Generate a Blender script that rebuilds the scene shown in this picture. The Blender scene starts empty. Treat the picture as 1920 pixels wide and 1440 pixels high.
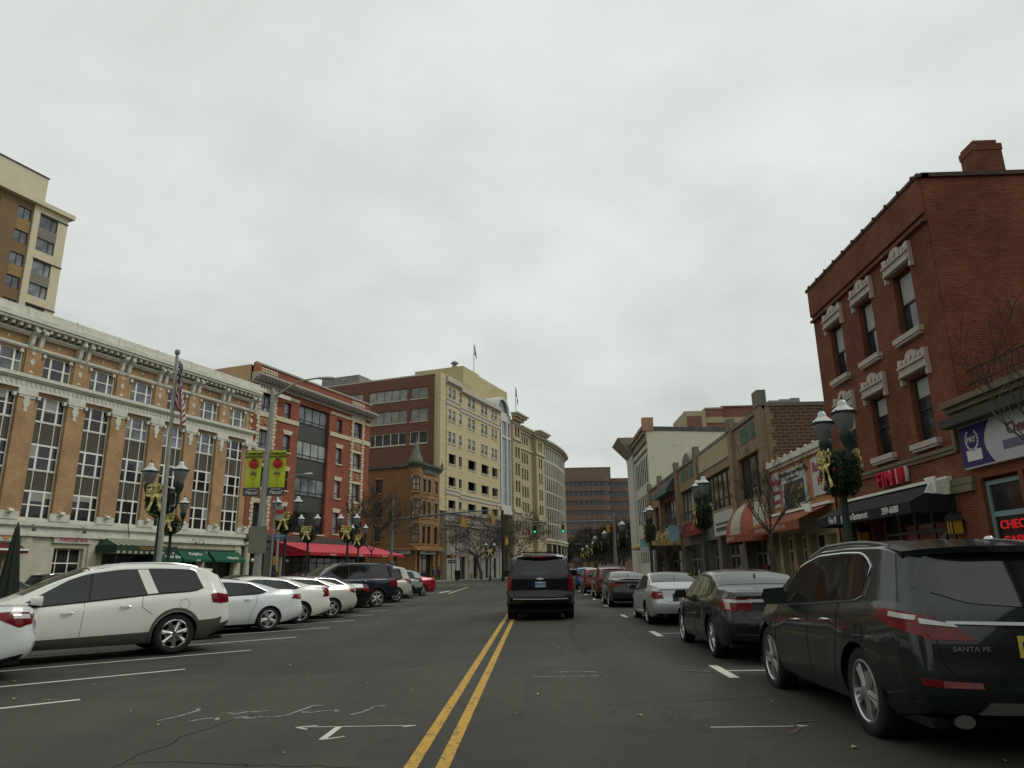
import bpy, math, random, bmesh
from mathutils import Vector, Matrix
from mathutils.bvhtree import BVHTree
random.seed(7)
PI = math.pi
R = math.radians
scn = bpy.context.scene
COL = scn.collection

# ---------------------------------------------------------------- camera
cam = bpy.data.cameras.new('camera')
co = bpy.data.objects.new('camera', cam)
COL.objects.link(co)
scn.camera = co
cam.sensor_width = 36.0
cam.lens = 1340.0 / 1920.0 * 36.0
cam.clip_start = 0.05
cam.clip_end = 3000
PITCH = math.atan(357 / 1340.0); ROLL = R(0.85); YAW = R(-1.78)
F = Vector((math.sin(YAW) * math.cos(PITCH), math.cos(YAW) * math.cos(PITCH), math.sin(PITCH)))
R0 = Vector((math.cos(YAW), -math.sin(YAW), 0)); U0 = R0.cross(F)
RR = R0 * math.cos(ROLL) - U0 * math.sin(ROLL); UU = R0 * math.sin(ROLL) + U0 * math.cos(ROLL)
m = Matrix((RR, UU, -F)).transposed().to_4x4()
m.translation = Vector((0, 0, 1.62))
co.matrix_world = m

# ---------------------------------------------------------------- world, sun, exposure
SUN_EL, SUN_AZ = R(50), R(85)
w = bpy.data.worlds.new("World"); scn.world = w; w.use_nodes = True
nt = w.node_tree; N = nt.nodes; Lk = nt.links
bg = N['Background']; bg.inputs['Strength'].default_value = 0.1
sky = N.new('ShaderNodeTexSky'); sky.sky_type = 'NISHITA'; sky.sun_disc = False
sky.sun_elevation = SUN_EL; sky.sun_rotation = SUN_AZ
tc = N.new('ShaderNodeTexCoord')
sep = N.new('ShaderNodeSeparateXYZ'); Lk.new(tc.outputs['Generated'], sep.inputs[0])
def wm(op, a, b=None):
    n = N.new('ShaderNodeMath'); n.operation = op
    for i, v in enumerate((a, b)):
        if v is None: continue
        if isinstance(v, (int, float)): n.inputs[i].default_value = v
        else: Lk.new(v, n.inputs[i])
    return n.outputs[0]
zz = wm('ADD', wm('MAXIMUM', sep.outputs[2], 0.0), 0.22)
cmb = N.new('ShaderNodeCombineXYZ')
Lk.new(wm('DIVIDE', sep.outputs[0], zz), cmb.inputs[0]); Lk.new(wm('DIVIDE', sep.outputs[1], zz), cmb.inputs[1])
def noise(scale, det, rough, dist=0.3):
    n = N.new('ShaderNodeTexNoise'); n.inputs['Scale'].default_value = scale; n.inputs['Detail'].default_value = det
    n.inputs['Roughness'].default_value = rough; n.inputs['Distortion'].default_value = dist
    Lk.new(cmb.outputs[0], n.inputs['Vector']); return n.outputs[0]
cl = wm('ADD', wm('MULTIPLY', noise(0.9, 7, 0.54, 0.3), 0.76), wm('MULTIPLY', noise(3.0, 6, 0.55, 0.4), 0.24))
ramp = N.new('ShaderNodeValToRGB'); Lk.new(cl, ramp.inputs[0])
e = ramp.color_ramp.elements
e[0].position = 0.36; e[0].color = (5.9, 6.3, 5.9, 1)
e[1].position = 0.64; e[1].color = (8.2, 8.7, 8.3, 1)
# a little brighter overhead than towards the horizon, as an overcast sky is
grad = N.new('ShaderNodeMapRange'); Lk.new(sep.outputs[2], grad.inputs[0])
grad.inputs[1].default_value = 0.0; grad.inputs[2].default_value = 0.8; grad.inputs[3].default_value = 0.90; grad.inputs[4].default_value = 1.1
mul = N.new('ShaderNodeVectorMath'); mul.operation = 'SCALE'; Lk.new(ramp.outputs[0], mul.inputs[0]); Lk.new(grad.outputs[0], mul.inputs['Scale'])
mx = N.new('ShaderNodeMix'); mx.data_type = 'RGBA'; mx.inputs[0].default_value = 0.96
Lk.new(sky.outputs[0], mx.inputs[6]); Lk.new(mul.outputs[0], mx.inputs[7])
Lk.new(mx.outputs[2], bg.inputs[0])
sl = bpy.data.lights.new('sun', 'SUN'); sl.energy = 1.1; sl.angle = R(20); sl.color = (1, 0.98, 0.92)
so = bpy.data.objects.new('sun', sl); COL.objects.link(so)
so.rotation_euler = (R(90) - SUN_EL, 0, -SUN_AZ + PI)
scn.view_settings.view_transform = 'Standard'; scn.view_settings.look = 'None'
scn.view_settings.gamma = 1; scn.view_settings.exposure = 0.0
scn.view_settings.use_curve_mapping = False

# ---------------------------------------------------------------- materials
MC = {}
def _base(name):
    mt = bpy.data.materials.new(name); mt.use_nodes = True
    return mt, mt.node_tree.nodes, mt.node_tree.links, mt.node_tree.nodes['Principled BSDF']
def setp(b, rough, metal, coat, spec, ior):
    b.inputs['Roughness'].default_value = rough; b.inputs['Metallic'].default_value = metal
    b.inputs['Coat Weight'].default_value = coat; b.inputs['Coat Roughness'].default_value = 0.06
    b.inputs['Specular IOR Level'].default_value = spec; b.inputs['IOR'].default_value = ior
def mat(name, c, rough=0.7, metal=0, var=0.18, scale=1.3, bump=0, coat=0, spec=0.4, ior=1.45, emit=0):
    if name in MC: return MC[name]
    mt, n, l, b = _base(name)
    setp(b, rough, metal, coat, spec, ior)
    col = (c[0], c[1], c[2], 1)
    if var:
        t = n.new('ShaderNodeTexCoord'); no = n.new('ShaderNodeTexNoise'); no.inputs['Scale'].default_value = scale
        no.inputs['Detail'].default_value = 8; no.inputs['Roughness'].default_value = 0.65
        l.new(t.outputs['Object'], no.inputs['Vector'])
        mr = n.new('ShaderNodeMapRange'); l.new(no.outputs[0], mr.inputs[0])
        mr.inputs[1].default_value = 0.3; mr.inputs[2].default_value = 0.7; mr.inputs[3].default_value = 1 - var; mr.inputs[4].default_value = 1 + var
        v = n.new('ShaderNodeVectorMath'); v.operation = 'SCALE'; v.inputs[0].default_value = c[:3]; l.new(mr.outputs[0], v.inputs['Scale'])
        l.new(v.outputs[0], b.inputs['Base Color'])
        if bump:
            bp = n.new('ShaderNodeBump'); bp.inputs['Strength'].default_value = bump; bp.inputs['Distance'].default_value = 0.02
            n2 = n.new('ShaderNodeTexNoise'); n2.inputs['Scale'].default_value = scale * 14; n2.inputs['Detail'].default_value = 4
            l.new(t.outputs['Object'], n2.inputs['Vector']); l.new(n2.outputs[0], bp.inputs['Height']); l.new(bp.outputs[0], b.inputs['Normal'])
    else:
        b.inputs['Base Color'].default_value = col
    if emit:
        b.inputs['Emission Color'].default_value = col; b.inputs['Emission Strength'].default_value = emit
    MC[name] = mt
    return mt
def brick(name, c1, c2, mortar, bw=0.22, bh=0.075, stain=0.2, courses=None, rough=0.85, ms=0.012, bump=0.25):
    """brick or coursed stone laid in local (x or y) by z"""
    if name in MC: return MC[name]
    mt, n, l, b = _base(name); setp(b, rough, 0, 0, 0.25, 1.45)
    t = n.new('ShaderNodeTexCoord'); s = n.new('ShaderNodeSeparateXYZ'); l.new(t.outputs['Object'], s.inputs[0])
    a = n.new('ShaderNodeMath'); a.operation = 'ADD'; l.new(s.outputs[0], a.inputs[0]); l.new(s.outputs[1], a.inputs[1])
    cb = n.new('ShaderNodeCombineXYZ'); l.new(a.outputs[0], cb.inputs[0]); l.new(s.outputs[2], cb.inputs[1])
    br = n.new('ShaderNodeTexBrick'); l.new(cb.outputs[0], br.inputs['Vector'])
    br.inputs['Scale'].default_value = 1; br.inputs['Brick Width'].default_value = bw; br.inputs['Row Height'].default_value = bh
    br.inputs['Mortar Size'].default_value = ms; br.inputs['Mortar Smooth'].default_value = 0.3
    br.inputs['Color1'].default_value = (*c1, 1); br.inputs['Color2'].default_value = (*c2, 1); br.inputs['Mortar'].default_value = (*mortar, 1)
    no = n.new('ShaderNodeTexNoise'); no.inputs['Scale'].default_value = 0.45; no.inputs['Detail'].default_value = 9; no.inputs['Roughness'].default_value = 0.68
    l.new(t.outputs['Object'], no.inputs['Vector'])
    mr = n.new('ShaderNodeMapRange'); l.new(no.outputs[0], mr.inputs[0]); mr.inputs[1].default_value = .3; mr.inputs[2].default_value = .7
    mr.inputs[3].default_value = 1 - stain; mr.inputs[4].default_value = 1 + stain
    v = n.new('ShaderNodeVectorMath'); v.operation = 'SCALE'; l.new(br.outputs['Color'], v.inputs[0]); l.new(mr.outputs[0], v.inputs['Scale'])
    l.new(v.outputs[0], b.inputs['Base Color'])
    if bump:
        bp = n.new('ShaderNodeBump'); bp.inputs['Strength'].default_value = bump; bp.inputs['Distance'].default_value = 0.01; bp.invert = True
        l.new(br.outputs['Fac'], bp.inputs['Height']); l.new(bp.outputs[0], b.inputs['Normal'])
    MC[name] = mt
    return mt
def glass(name, c=(.02, .024, .024), rough=0.06, ior=1.6, var=0.5, wav=0.03):
    if name in MC: return MC[name]
    mt, n, l, b = _base(name); setp(b, rough, 0, 0, 0.5, ior)
    t = n.new('ShaderNodeTexCoord'); no = n.new('ShaderNodeTexNoise'); no.inputs['Scale'].default_value = 0.9; no.inputs['Detail'].default_value = 2
    l.new(t.outputs['Object'], no.inputs['Vector'])
    g = n.new('ShaderNodeObjectInfo')
    mr = n.new('ShaderNodeMapRange'); l.new(no.outputs[0], mr.inputs[0]); mr.inputs[1].default_value = .35; mr.inputs[2].default_value = .65; mr.inputs[3].default_value = 1 - var; mr.inputs[4].default_value = 1 + var
    m2 = n.new('ShaderNodeMapRange'); l.new(g.outputs['Random'], m2.inputs[0]); m2.inputs[3].default_value = .6; m2.inputs[4].default_value = 1.5
    mm = n.new('ShaderNodeMath'); mm.operation = 'MULTIPLY'; l.new(mr.outputs[0], mm.inputs[0]); l.new(m2.outputs[0], mm.inputs[1])
    v = n.new('ShaderNodeVectorMath'); v.operation = 'SCALE'; v.inputs[0].default_value = c; l.new(mm.outputs[0], v.inputs['Scale']); l.new(v.outputs[0], b.inputs['Base Color'])
    if wav:
        bp = n.new('ShaderNodeBump'); bp.inputs['Strength'].default_value = wav; bp.inputs['Distance'].default_value = 0.3
        l.new(no.outputs[0], bp.inputs['Height']); l.new(bp.outputs[0], b.inputs['Normal'])
    MC[name] = mt
    return mt

# ---------------------------------------------------------------- mesh builder
class MB:
    def __init__(s): s.v = []; s.f = []; s.mi = []; s.M = None; s.cur = 0
    def add(s, vs, fs, mi=None):
        o = len(s.v)
        if s.M is not None: vs = [s.M @ Vector(p) for p in vs]
        s.v.extend([tuple(p) for p in vs]); s.f.extend([tuple(i + o for i in f) for f in fs])
        s.mi.extend([s.cur if mi is None else mi] * len(fs)); return s
    def box(s, x0, x1, y0, y1, z0, z1, mi=None):
        vs = [(x, y, z) for z in (z0, z1) for y in (y0, y1) for x in (x0, x1)]
        return s.add(vs, [(0, 2, 3, 1), (4, 5, 7, 6), (0, 1, 5, 4), (2, 6, 7, 3), (0, 4, 6, 2), (1, 3, 7, 5)], mi)
    def quad(s, a, b, c, d, mi=None): return s.add([a, b, c, d], [(0, 1, 2, 3)], mi)
    def prism(s, pts, a0, a1, ax='y', mi=None):
        """polygon of (u,v) swept along an axis: y -> (u,a,v), x -> (a,u,v), z -> (u,v,a)"""
        f = {'y': lambda u, v, a: (u, a, v), 'x': lambda u, v, a: (a, u, v), 'z': lambda u, v, a: (u, v, a)}[ax]
        n = len(pts); vs = [f(u, v, a0) for u, v in pts] + [f(u, v, a1) for u, v in pts]
        fs = [tuple(range(n)), tuple(range(2 * n - 1, n - 1, -1))] + [(i, (i + 1) % n, n + (i + 1) % n, n + i) for i in range(n)]
        return s.add(vs, fs, mi)
    def tube(s, pts, r, n=6, mi=None, cap=True):
        pts = [Vector(p) for p in pts]
        if isinstance(r, (int, float)): r = [r] * len(pts)
        vs = []; fs = []
        up = Vector((0, 0, 1))
        for i, p in enumerate(pts):
            d = (pts[min(i + 1, len(pts) - 1)] - pts[max(i - 1, 0)])
            if d.length < 1e-9: d = Vector((0, 0, 1))
            d.normalize()
            a = d.cross(up if abs(d.z) < 0.95 else Vector((1, 0, 0))).normalized(); b = d.cross(a)
            for k in range(n):
                t = 2 * PI * k / n; vs.append(p + (a * math.cos(t) + b * math.sin(t)) * r[i])
        for i in range(len(pts) - 1):
            for k in range(n):
                k2 = (k + 1) % n; fs.append((i * n + k, i * n + k2, (i + 1) * n + k2, (i + 1) * n + k))
        if cap: fs += [tuple(range(n))[::-1], tuple((len(pts) - 1) * n + k for k in range(n))]
        return s.add(vs, fs, mi)
    def lathe(s, prof, c=(0, 0, 0), n=16, mi=None, ax='z', cap=True):
        vs = []; fs = []
        for r, h in prof:
            for k in range(n):
                t = 2 * PI * k / n; a, b = r * math.cos(t), r * math.sin(t)
                vs.append((c[0] + a, c[1] + b, c[2] + h) if ax == 'z' else ((c[0] + a, c[1] + h, c[2] + b) if ax == 'y' else (c[0] + h, c[1] + a, c[2] + b)))
        for i in range(len(prof) - 1):
            for k in range(n):
                k2 = (k + 1) % n; fs.append((i * n + k, i * n + k2, (i + 1) * n + k2, (i + 1) * n + k))
        if cap: fs += [tuple(range(n))[::-1], tuple((len(prof) - 1) * n + k for k in range(n))]
        return s.add(vs, fs, mi)
    def mesh(s, name, mats, smooth=False, ang=35):
        me = bpy.data.meshes.new(name); me.from_pydata(s.v, [], s.f)
        for mt in (mats if isinstance(mats, (list, tuple)) else [mats]): me.materials.append(mt)
        me.polygons.foreach_set('material_index', s.mi)
        if smooth:
            me.polygons.foreach_set('use_smooth', [True] * len(s.f))
            me.update(); me.set_sharp_from_angle(angle=R(ang))
        me.update()
        return me
    def build(s, name, mats, parent=None, smooth=False, loc=None, ang=35):
        o = bpy.data.objects.new(name, s.mesh(name, mats, smooth, ang)); COL.objects.link(o)
        if parent: o.parent = parent
        if loc: o.location = loc
        return o
def split_build(mb, name, mats, parent, smooth=False):
    """one object per separate piece: pieces whose boxes touch stay together"""
    n = len(mb.v); par = list(range(n))
    def find(i):
        while par[i] != i: par[i] = par[par[i]]; i = par[i]
        return i
    for f in mb.f:
        r = find(f[0])
        for k in f[1:]: par[find(k)] = r
    comp = {}
    for i in range(n): comp.setdefault(find(i), []).append(i)
    bx_ = [[[min(mb.v[i][a] for i in c) - .02 for a in range(3)], [max(mb.v[i][a] for i in c) + .02 for a in range(3)], [k]] for k, c in comp.items()]
    ch = True
    while ch:
        ch = False; out = []
        for b in bx_:
            for o in out:
                if all(b[0][a] <= o[1][a] and b[1][a] >= o[0][a] for a in range(3)):
                    o[0] = [min(o[0][a], b[0][a]) for a in range(3)]; o[1] = [max(o[1][a], b[1][a]) for a in range(3)]; o[2] += b[2]; ch = True; break
            else: out.append(b)
        bx_ = out
    for b in bx_:
        ks = set(b[2]); q = MB(); mp = {}
        for f, mi in zip(mb.f, mb.mi):
            if find(f[0]) in ks:
                for i in f:
                    if i not in mp: mp[i] = len(q.v); q.v.append(mb.v[i])
                q.f.append(tuple(mp[i] for i in f)); q.mi.append(mi)
        q.build(name, mats, parent, smooth)
def frameM(ox, oy, rot, oz=0): return Matrix.Translation((ox, oy, oz)) @ Matrix.Rotation(rot, 4, 'Z')

def tag(o, label=None, cat=None, group=None, kind=None):
    if label: o['label'] = label
    if cat: o['category'] = cat
    if group: o['group'] = group
    if kind: o['kind'] = kind
    return o
def thing(name, label, cat, loc=(0, 0, 0), rot=0, group=None, rx=0):
    o = bpy.data.objects.new(name, None); COL.objects.link(o); o.empty_display_size = 0.2
    o.location = loc; o.rotation_euler = (rx, 0, rot)
    return tag(o, label, cat, group)
def copy_tree(o, parent=None):
    c = o.copy(); COL.objects.link(c); c.parent = parent
    for ch in list(o.children): copy_tree(ch, c)
    return c
GR = 0.0085
def gz(y): return GR * max(y, -20) if y < 150 else GR * 150

def text(name, s, size, parent, mt, loc, rot=(PI / 2, 0, 0), sx=1.0, shear=0, ext=0.01, align='CENTER', label=None):
    cu = bpy.data.curves.new(name, 'FONT'); cu.body = s; cu.size = size; cu.extrude = ext; cu.shear = shear
    cu.align_x = align; cu.align_y = 'CENTER'; cu.resolution_u = 3; cu.offset = size * 0.012
    t = bpy.data.objects.new(name, cu)
    me = bpy.data.meshes.new_from_object(t); bpy.data.objects.remove(t)
    me.materials.clear(); me.materials.append(mt)
    o = bpy.data.objects.new(name, me); COL.objects.link(o); o.parent = parent
    o.location = loc; o.rotation_euler = rot; o.scale = (sx, 1, 1)
    return o

# wall sheet in the local xz plane with real openings
def wall(mb, x0, x1, z0, z1, holes, y=0.0, dep=0.2, mi=0, rmi=None):
    xs = sorted({x0, x1, *[h[0] for h in holes], *[h[1] for h in holes]}); zs = sorted({z0, z1, *[h[2] for h in holes], *[h[3] for h in holes]})
    xs = [x for x in xs if x0 <= x <= x1]; zs = [z for z in zs if z0 <= z <= z1]
    for i in range(len(xs) - 1):
        zstart = None
        for j in range(len(zs) - 1):
            cx, cz = (xs[i] + xs[i + 1]) / 2, (zs[j] + zs[j + 1]) / 2
            inh = any(h[0] < cx < h[1] and h[2] < cz < h[3] for h in holes)
            if not inh and zstart is None: zstart = zs[j]
            if (inh or j == len(zs) - 2) and zstart is not None:
                ze = zs[j] if inh else zs[j + 1]
                if ze > zstart: mb.quad((xs[i], y, zstart), (xs[i + 1], y, zstart), (xs[i + 1], y, ze), (xs[i], y, ze), mi)
                zstart = None
    r = mi if rmi is None else rmi
    for a, b, c, d in [h[:4] for h in holes]:
        mb.quad((a, y, c), (a, y + dep, c), (a, y + dep, d), (a, y, d), r); mb.quad((b, y, c), (b, y, d), (b, y + dep, d), (b, y + dep, c), r)
        mb.quad((a, y, d), (a, y + dep, d), (b, y + dep, d), (b, y, d), r); mb.quad((a, y, c), (b, y, c), (b, y + dep, c), (a, y + dep, c), r)
    return mb
WC = {}
def window(parent, x0, x1, z0, z1, y, fm, gm, vx=(), hz=(), t=0.06, ft=0.07, split=True, M=None, name='window', label=None):
    """frame with mullions at fractions vx and rails at fractions hz; the glass is a pane behind it"""
    W_, H_ = round(x1 - x0, 2), round(z1 - z0, 2)
    key = (W_, H_, tuple(vx), tuple(hz), t, ft, fm.name, gm.name, split)
    if key not in WC:
        a = MB()
        a.box(0, t, 0, ft, 0, H_); a.box(W_ - t, W_, 0, ft, 0, H_); a.box(t, W_ - t, 0, ft, 0, t); a.box(t, W_ - t, 0, ft, H_ - t, H_)
        for k in vx:
            k, tt = k if isinstance(k, tuple) else (k, t)
            a.box(W_ * k - tt / 2, W_ * k + tt / 2, 0.003, ft - .003, t, H_ - t)
        for k in hz:
            k, tt = k if isinstance(k, tuple) else (k, t)
            a.box(t, W_ - t, 0.006, ft - .006, H_ * k - tt / 2, H_ * k + tt / 2)
        g = a if not split else MB()
        g.cur = 0 if split else 1
        g.quad((0, ft * .6, 0), (W_, ft * .6, 0), (W_, ft * .6, H_), (0, ft * .6, H_))
        WC[key] = (a.mesh('window', [fm] if split else [fm, gm]), g.mesh('pane', gm) if split else None)
    fmesh, gmesh = WC[key]
    o = bpy.data.objects.new(name, fmesh); COL.objects.link(o); o.parent = parent
    base = Matrix.Translation((x0, y, z0))
    o.matrix_local = (M @ base) if M is not None else base
    if gmesh:
        p = bpy.data.objects.new('pane', gmesh); COL.objects.link(p); p.parent = o
    if label: o['label'] = label
    return o
def band(mb, x0, x1, z0, z1, proj, mi=None, y=0.0, d=0.0):
    return mb.box(x0, x1, y - proj, y + d, z0, z1, mi)
def cornice(mb, x0, x1, steps, mi=None, y=0.0, ret=0.0):
    """steps: list of (z0,z1,projection)"""
    for a, b, p in steps: mb.box(x0 - ret * (p > .2) * p, x1 + ret * (p > .2) * p, y - p, y + .02, a, b, mi)
def awning(name, parent, x0, x1, ztop, zbot, proj, val, mats, y=0.0, stripe=None, ends=True):
    """sloping canopy with a front valance and closed triangular ends"""
    a = MB(); n = stripe or 1
    for i in range(n):
        p, q = x0 + (x1 - x0) * i / n, x0 + (x1 - x0) * (i + 1) / n; mi = i % 2 if stripe else 0
        a.add([(p, y, ztop), (q, y, ztop), (q, y - proj, zbot), (p, y - proj, zbot), (p, y, ztop - .03), (q, y, ztop - .03), (q, y - proj + .02, zbot - .03), (p, y - proj + .02, zbot - .03)],
              [(0, 1, 2, 3), (7, 6, 5, 4)], mi)
        a.box(p, q, y - proj - .004, y - proj + .012, zbot - val, zbot, mi)
    if ends:
        for x in (x0, x1):
            a.prism([(y, ztop), (y - proj, zbot), (y - proj, zbot - val), (y, zbot - val)], x - .006, x + .006, 'x', 0)
    return a.build(name, mats, parent)
# ================================================================ the setting: ground, roads, kerbs, markings
def asphalt():
    mt, n, l, b = _base('asphalt'); setp(b, 0.82, 0, 0, 0.3, 1.45)
    t = n.new('ShaderNodeTexCoord'); P = t.outputs['Object']
    def nz(sc, de=6, ro=.6, di=0):
        k = n.new('ShaderNodeTexNoise'); k.inputs['Scale'].default_value = sc; k.inputs['Detail'].default_value = de; k.inputs['Roughness'].default_value = ro; k.inputs['Distortion'].default_value = di
        l.new(P, k.inputs['Vector']); return k
    def mr(s, a, b_, c, d):
        k = n.new('ShaderNodeMapRange'); l.new(s, k.inputs[0]); k.inputs[1].default_value = a; k.inputs[2].default_value = b_; k.inputs[3].default_value = c; k.inputs[4].default_value = d; return k.outputs[0]
    def mu(a, b_, op='MULTIPLY'):
        k = n.new('ShaderNodeMath'); k.operation = op
        for i, q in enumerate((a, b_)):
            if isinstance(q, (int, float)): k.inputs[i].default_value = q
            else: l.new(q, k.inputs[i])
        return k.outputs[0]
    big = mr(nz(.13, 5, .6, .4).outputs[0], .35, .65, .80, 1.22)
    mid = mr(nz(1.3, 6, .7).outputs[0], .3, .7, .86, 1.14)
    fine = mr(nz(85, 2, .8).outputs[0], .35, .65, .62, 1.38)
    # worn wheel paths run along the street
    s = n.new('ShaderNodeSeparateXYZ'); l.new(P, s.inputs[0])
    sw = n.new('ShaderNodeMath'); sw.operation = 'SINE'; l.new(mu(mu(s.outputs[0], 3.4), mu(nz(.25, 2).outputs[0], 1.2), 'ADD'), sw.inputs[0])
    wp = mr(sw.outputs[0], -1, 1, .93, 1.06)
    # crazed cracks
    vo = n.new('ShaderNodeTexVoronoi'); vo.feature = 'DISTANCE_TO_EDGE'; vo.inputs['Scale'].default_value = .33
    va = n.new('ShaderNodeVectorMath'); va.operation = 'ADD'; l.new(P, va.inputs[0]); ns = n.new('ShaderNodeVectorMath'); ns.operation = 'SCALE'; ns.inputs['Scale'].default_value = 1.6
    l.new(nz(1.1, 7, .75).outputs[1], ns.inputs[0]); l.new(ns.outputs[0], va.inputs[1]); l.new(va.outputs[0], vo.inputs['Vector'])
    cr = mr(vo.outputs['Distance'], .0015, .008, .45, 1.0)
    gate = mr(nz(.16, 3).outputs[0], .5, .6, 1.0, 0.0)
    crg = n.new('ShaderNodeMath'); crg.operation = 'MAXIMUM'; l.new(cr, crg.inputs[0]); l.new(gate, crg.inputs[1])
    # old patches with their own tone, and oil drips down the lane centres
    pv = n.new('ShaderNodeTexVoronoi'); pv.inputs['Scale'].default_value = .21; pv.distance = 'CHEBYCHEV'; l.new(P, pv.inputs['Vector'])
    sx_ = n.new('ShaderNodeSeparateColor'); l.new(pv.outputs['Color'], sx_.inputs[0]); pt = mr(sx_.outputs[0], 0, 1, .88, 1.12)
    oil = mr(nz(2.6, 5, .6, .5).outputs[0], .60, .74, 1.0, .62)
    f = mu(mu(mu(mu(big, mid), mu(fine, wp)), crg.outputs[0]), mu(pt, oil))
    v = n.new('ShaderNodeVectorMath'); v.operation = 'SCALE'; v.inputs[0].default_value = (.050, .047, .038); l.new(f, v.inputs['Scale']); l.new(v.outputs[0], b.inputs['Base Color'])
    bp = n.new('ShaderNodeBump'); bp.inputs['Strength'].default_value = .5; bp.inputs['Distance'].default_value = .008; l.new(nz(60, 4, .8).outputs[0], bp.inputs['Height']); l.new(bp.outputs[0], b.inputs['Normal'])
    return mt
ASPH = asphalt()
def worn(name, c, keep=.5, scale=9):
    """road paint worn through to the asphalt in patches"""
    mt, n, l, b = _base(name); setp(b, .7, 0, 0, .3, 1.45)
    t = n.new('ShaderNodeTexCoord'); k = n.new('ShaderNodeTexNoise'); k.inputs['Scale'].default_value = scale; k.inputs['Detail'].default_value = 8; k.inputs['Roughness'].default_value = .8
    l.new(t.outputs['Object'], k.inputs['Vector'])
    rp = n.new('ShaderNodeValToRGB'); l.new(k.outputs[0], rp.inputs[0]); e = rp.color_ramp.elements
    e[0].position = keep - .1; e[0].color = (*[q * 1.0 for q in c], 1); e[1].position = keep + .06; e[1].color = (.062, .06, .053, 1)
    l.new(rp.outputs[0], b.inputs['Base Color']); return mt
YEL = worn('yellow_paint', (.48, .28, .045), .60, 9); WHT = worn('white_paint', (.52, .52, .46), .66, 10); FAINT = worn('faint_paint', (.33, .33, .3), .52, 14)
RED = worn('red_survey_paint', (.25, .05, .04), .44, 12)
CONC = brick('sidewalk', (.24, .23, .2), (.27, .255, .22), (.12, .12, .11), 1.5, 1.5, .18, ms=.02, bump=.1)
def pave():
    mt, n, l, b = _base('pavement'); setp(b, .85, 0, 0, .25, 1.45)
    t = n.new('ShaderNodeTexCoord'); br = n.new('ShaderNodeTexBrick'); l.new(t.outputs['Object'], br.inputs['Vector'])
    br.inputs['Scale'].default_value = 1; br.inputs['Brick Width'].default_value = 1.5; br.inputs['Row Height'].default_value = 1.5; br.inputs['Mortar Size'].default_value = .015
    br.inputs['Color1'].default_value = (.22, .21, .18, 1); br.inputs['Color2'].default_value = (.27, .25, .22, 1); br.inputs['Mortar'].default_value = (.1, .1, .09, 1); br.offset = 0
    l.new(br.outputs[0], b.inputs['Base Color']); return mt
PAVE = pave(); KERB = mat('kerb_stone', (.27, .26, .24), .8, var=.2, scale=3)
DIRT = mat('far_ground', (.07, .07, .065), .9)
def sheet(name, pts, off, mt):
    a = MB(); a.add([(x, y, gz(y) + off) for x, y in pts], [tuple(range(len(pts)))])
    return tag(a.build(name, mt), kind='structure')
g = MB()
g.add([(-400, -40, gz(-20) - .17), (400, -40, gz(-20) - .17), (400, -20, gz(-20)), (-400, -20, gz(-20)), (400, 150, gz(150)), (-400, 150, gz(150)), (-400, 900, gz(150)), (400, 900, gz(150))],
      [(0, 1, 2, 3), (3, 2, 4, 5), (5, 4, 7, 6)])
tag(g.build('road', ASPH), kind='structure')
def raised(name, pts, h=.15, kerb=.15):
    """pavement slab: kerb stones round a paved top, following the slope"""
    a = MB(); n = len(pts); c = Vector((sum(p[0] for p in pts) / n, sum(p[1] for p in pts) / n))
    inn = []
    for i in range(n):
        p = Vector(pts[i]); q = Vector(pts[i - 1]); r = Vector(pts[(i + 1) % n]); d1 = (p - q).normalized(); d2 = (r - p).normalized()
        n1 = Vector((-d1.y, d1.x)); n2 = Vector((-d2.y, d2.x)); b = (n1 + n2); b = b / max(.3, b.dot(n1)); inn.append(p + b * kerb)
    P = lambda p, o: (p[0], p[1], gz(p[1]) + o)
    a.add([P(p, -.05) for p in pts] + [P(p, h) for p in pts] + [P(p, h) for p in inn] + [P(p, h - .006) for p in inn],
          [(i, (i + 1) % n, n + (i + 1) % n, n + i) for i in range(n)] + [(n + i, n + (i + 1) % n, 2 * n + (i + 1) % n, 2 * n + i) for i in range(n)], 1)
    a.add([P(p, h - .006) for p in inn], [tuple(range(n))], 0)
    return tag(a.build(name, [PAVE, KERB]), kind='structure')
FD = Vector((math.sin(R(19.8)), math.cos(R(19.8)))); FN = Vector((FD.y, -FD.x))   # along the left facades, and out of them
def fl(o, s, d): p = Vector(o) + FD * s + FN * d; return (p.x, p.y)
O1 = (-26.4, 64.6); O3 = (-13.6, 107.4)
raised('right_pavement', [(5.5, 0), (11.5, 0), (11.5, 82), (5.5, 82)])
raised('left_pavement', [fl(O1, -60, -1), fl(O1, -60, 4.2), fl(O1, 20.2, 4.2), fl(O1, 20.2, -1)])
raised('median_island', [(-13.4, 6), (-11.4, 6), (-11.4, 58), (-12.2, 60), (-13.4, 60)])
raised('corner_pavement', [fl(O3, -30, -1), fl(O3, -30, 0.5), fl(O3, -9, 4.5), fl(O3, 60, 4.5), fl(O3, 75, 1), fl(O3, 75, -1)])
raised('far_right_pavement', [(6.5, 97), (40, 97), (40, 200), (9, 200)])
raised('far_plaza', [(-14, 206), (60, 206), (60, 240), (-14, 240)])

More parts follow.
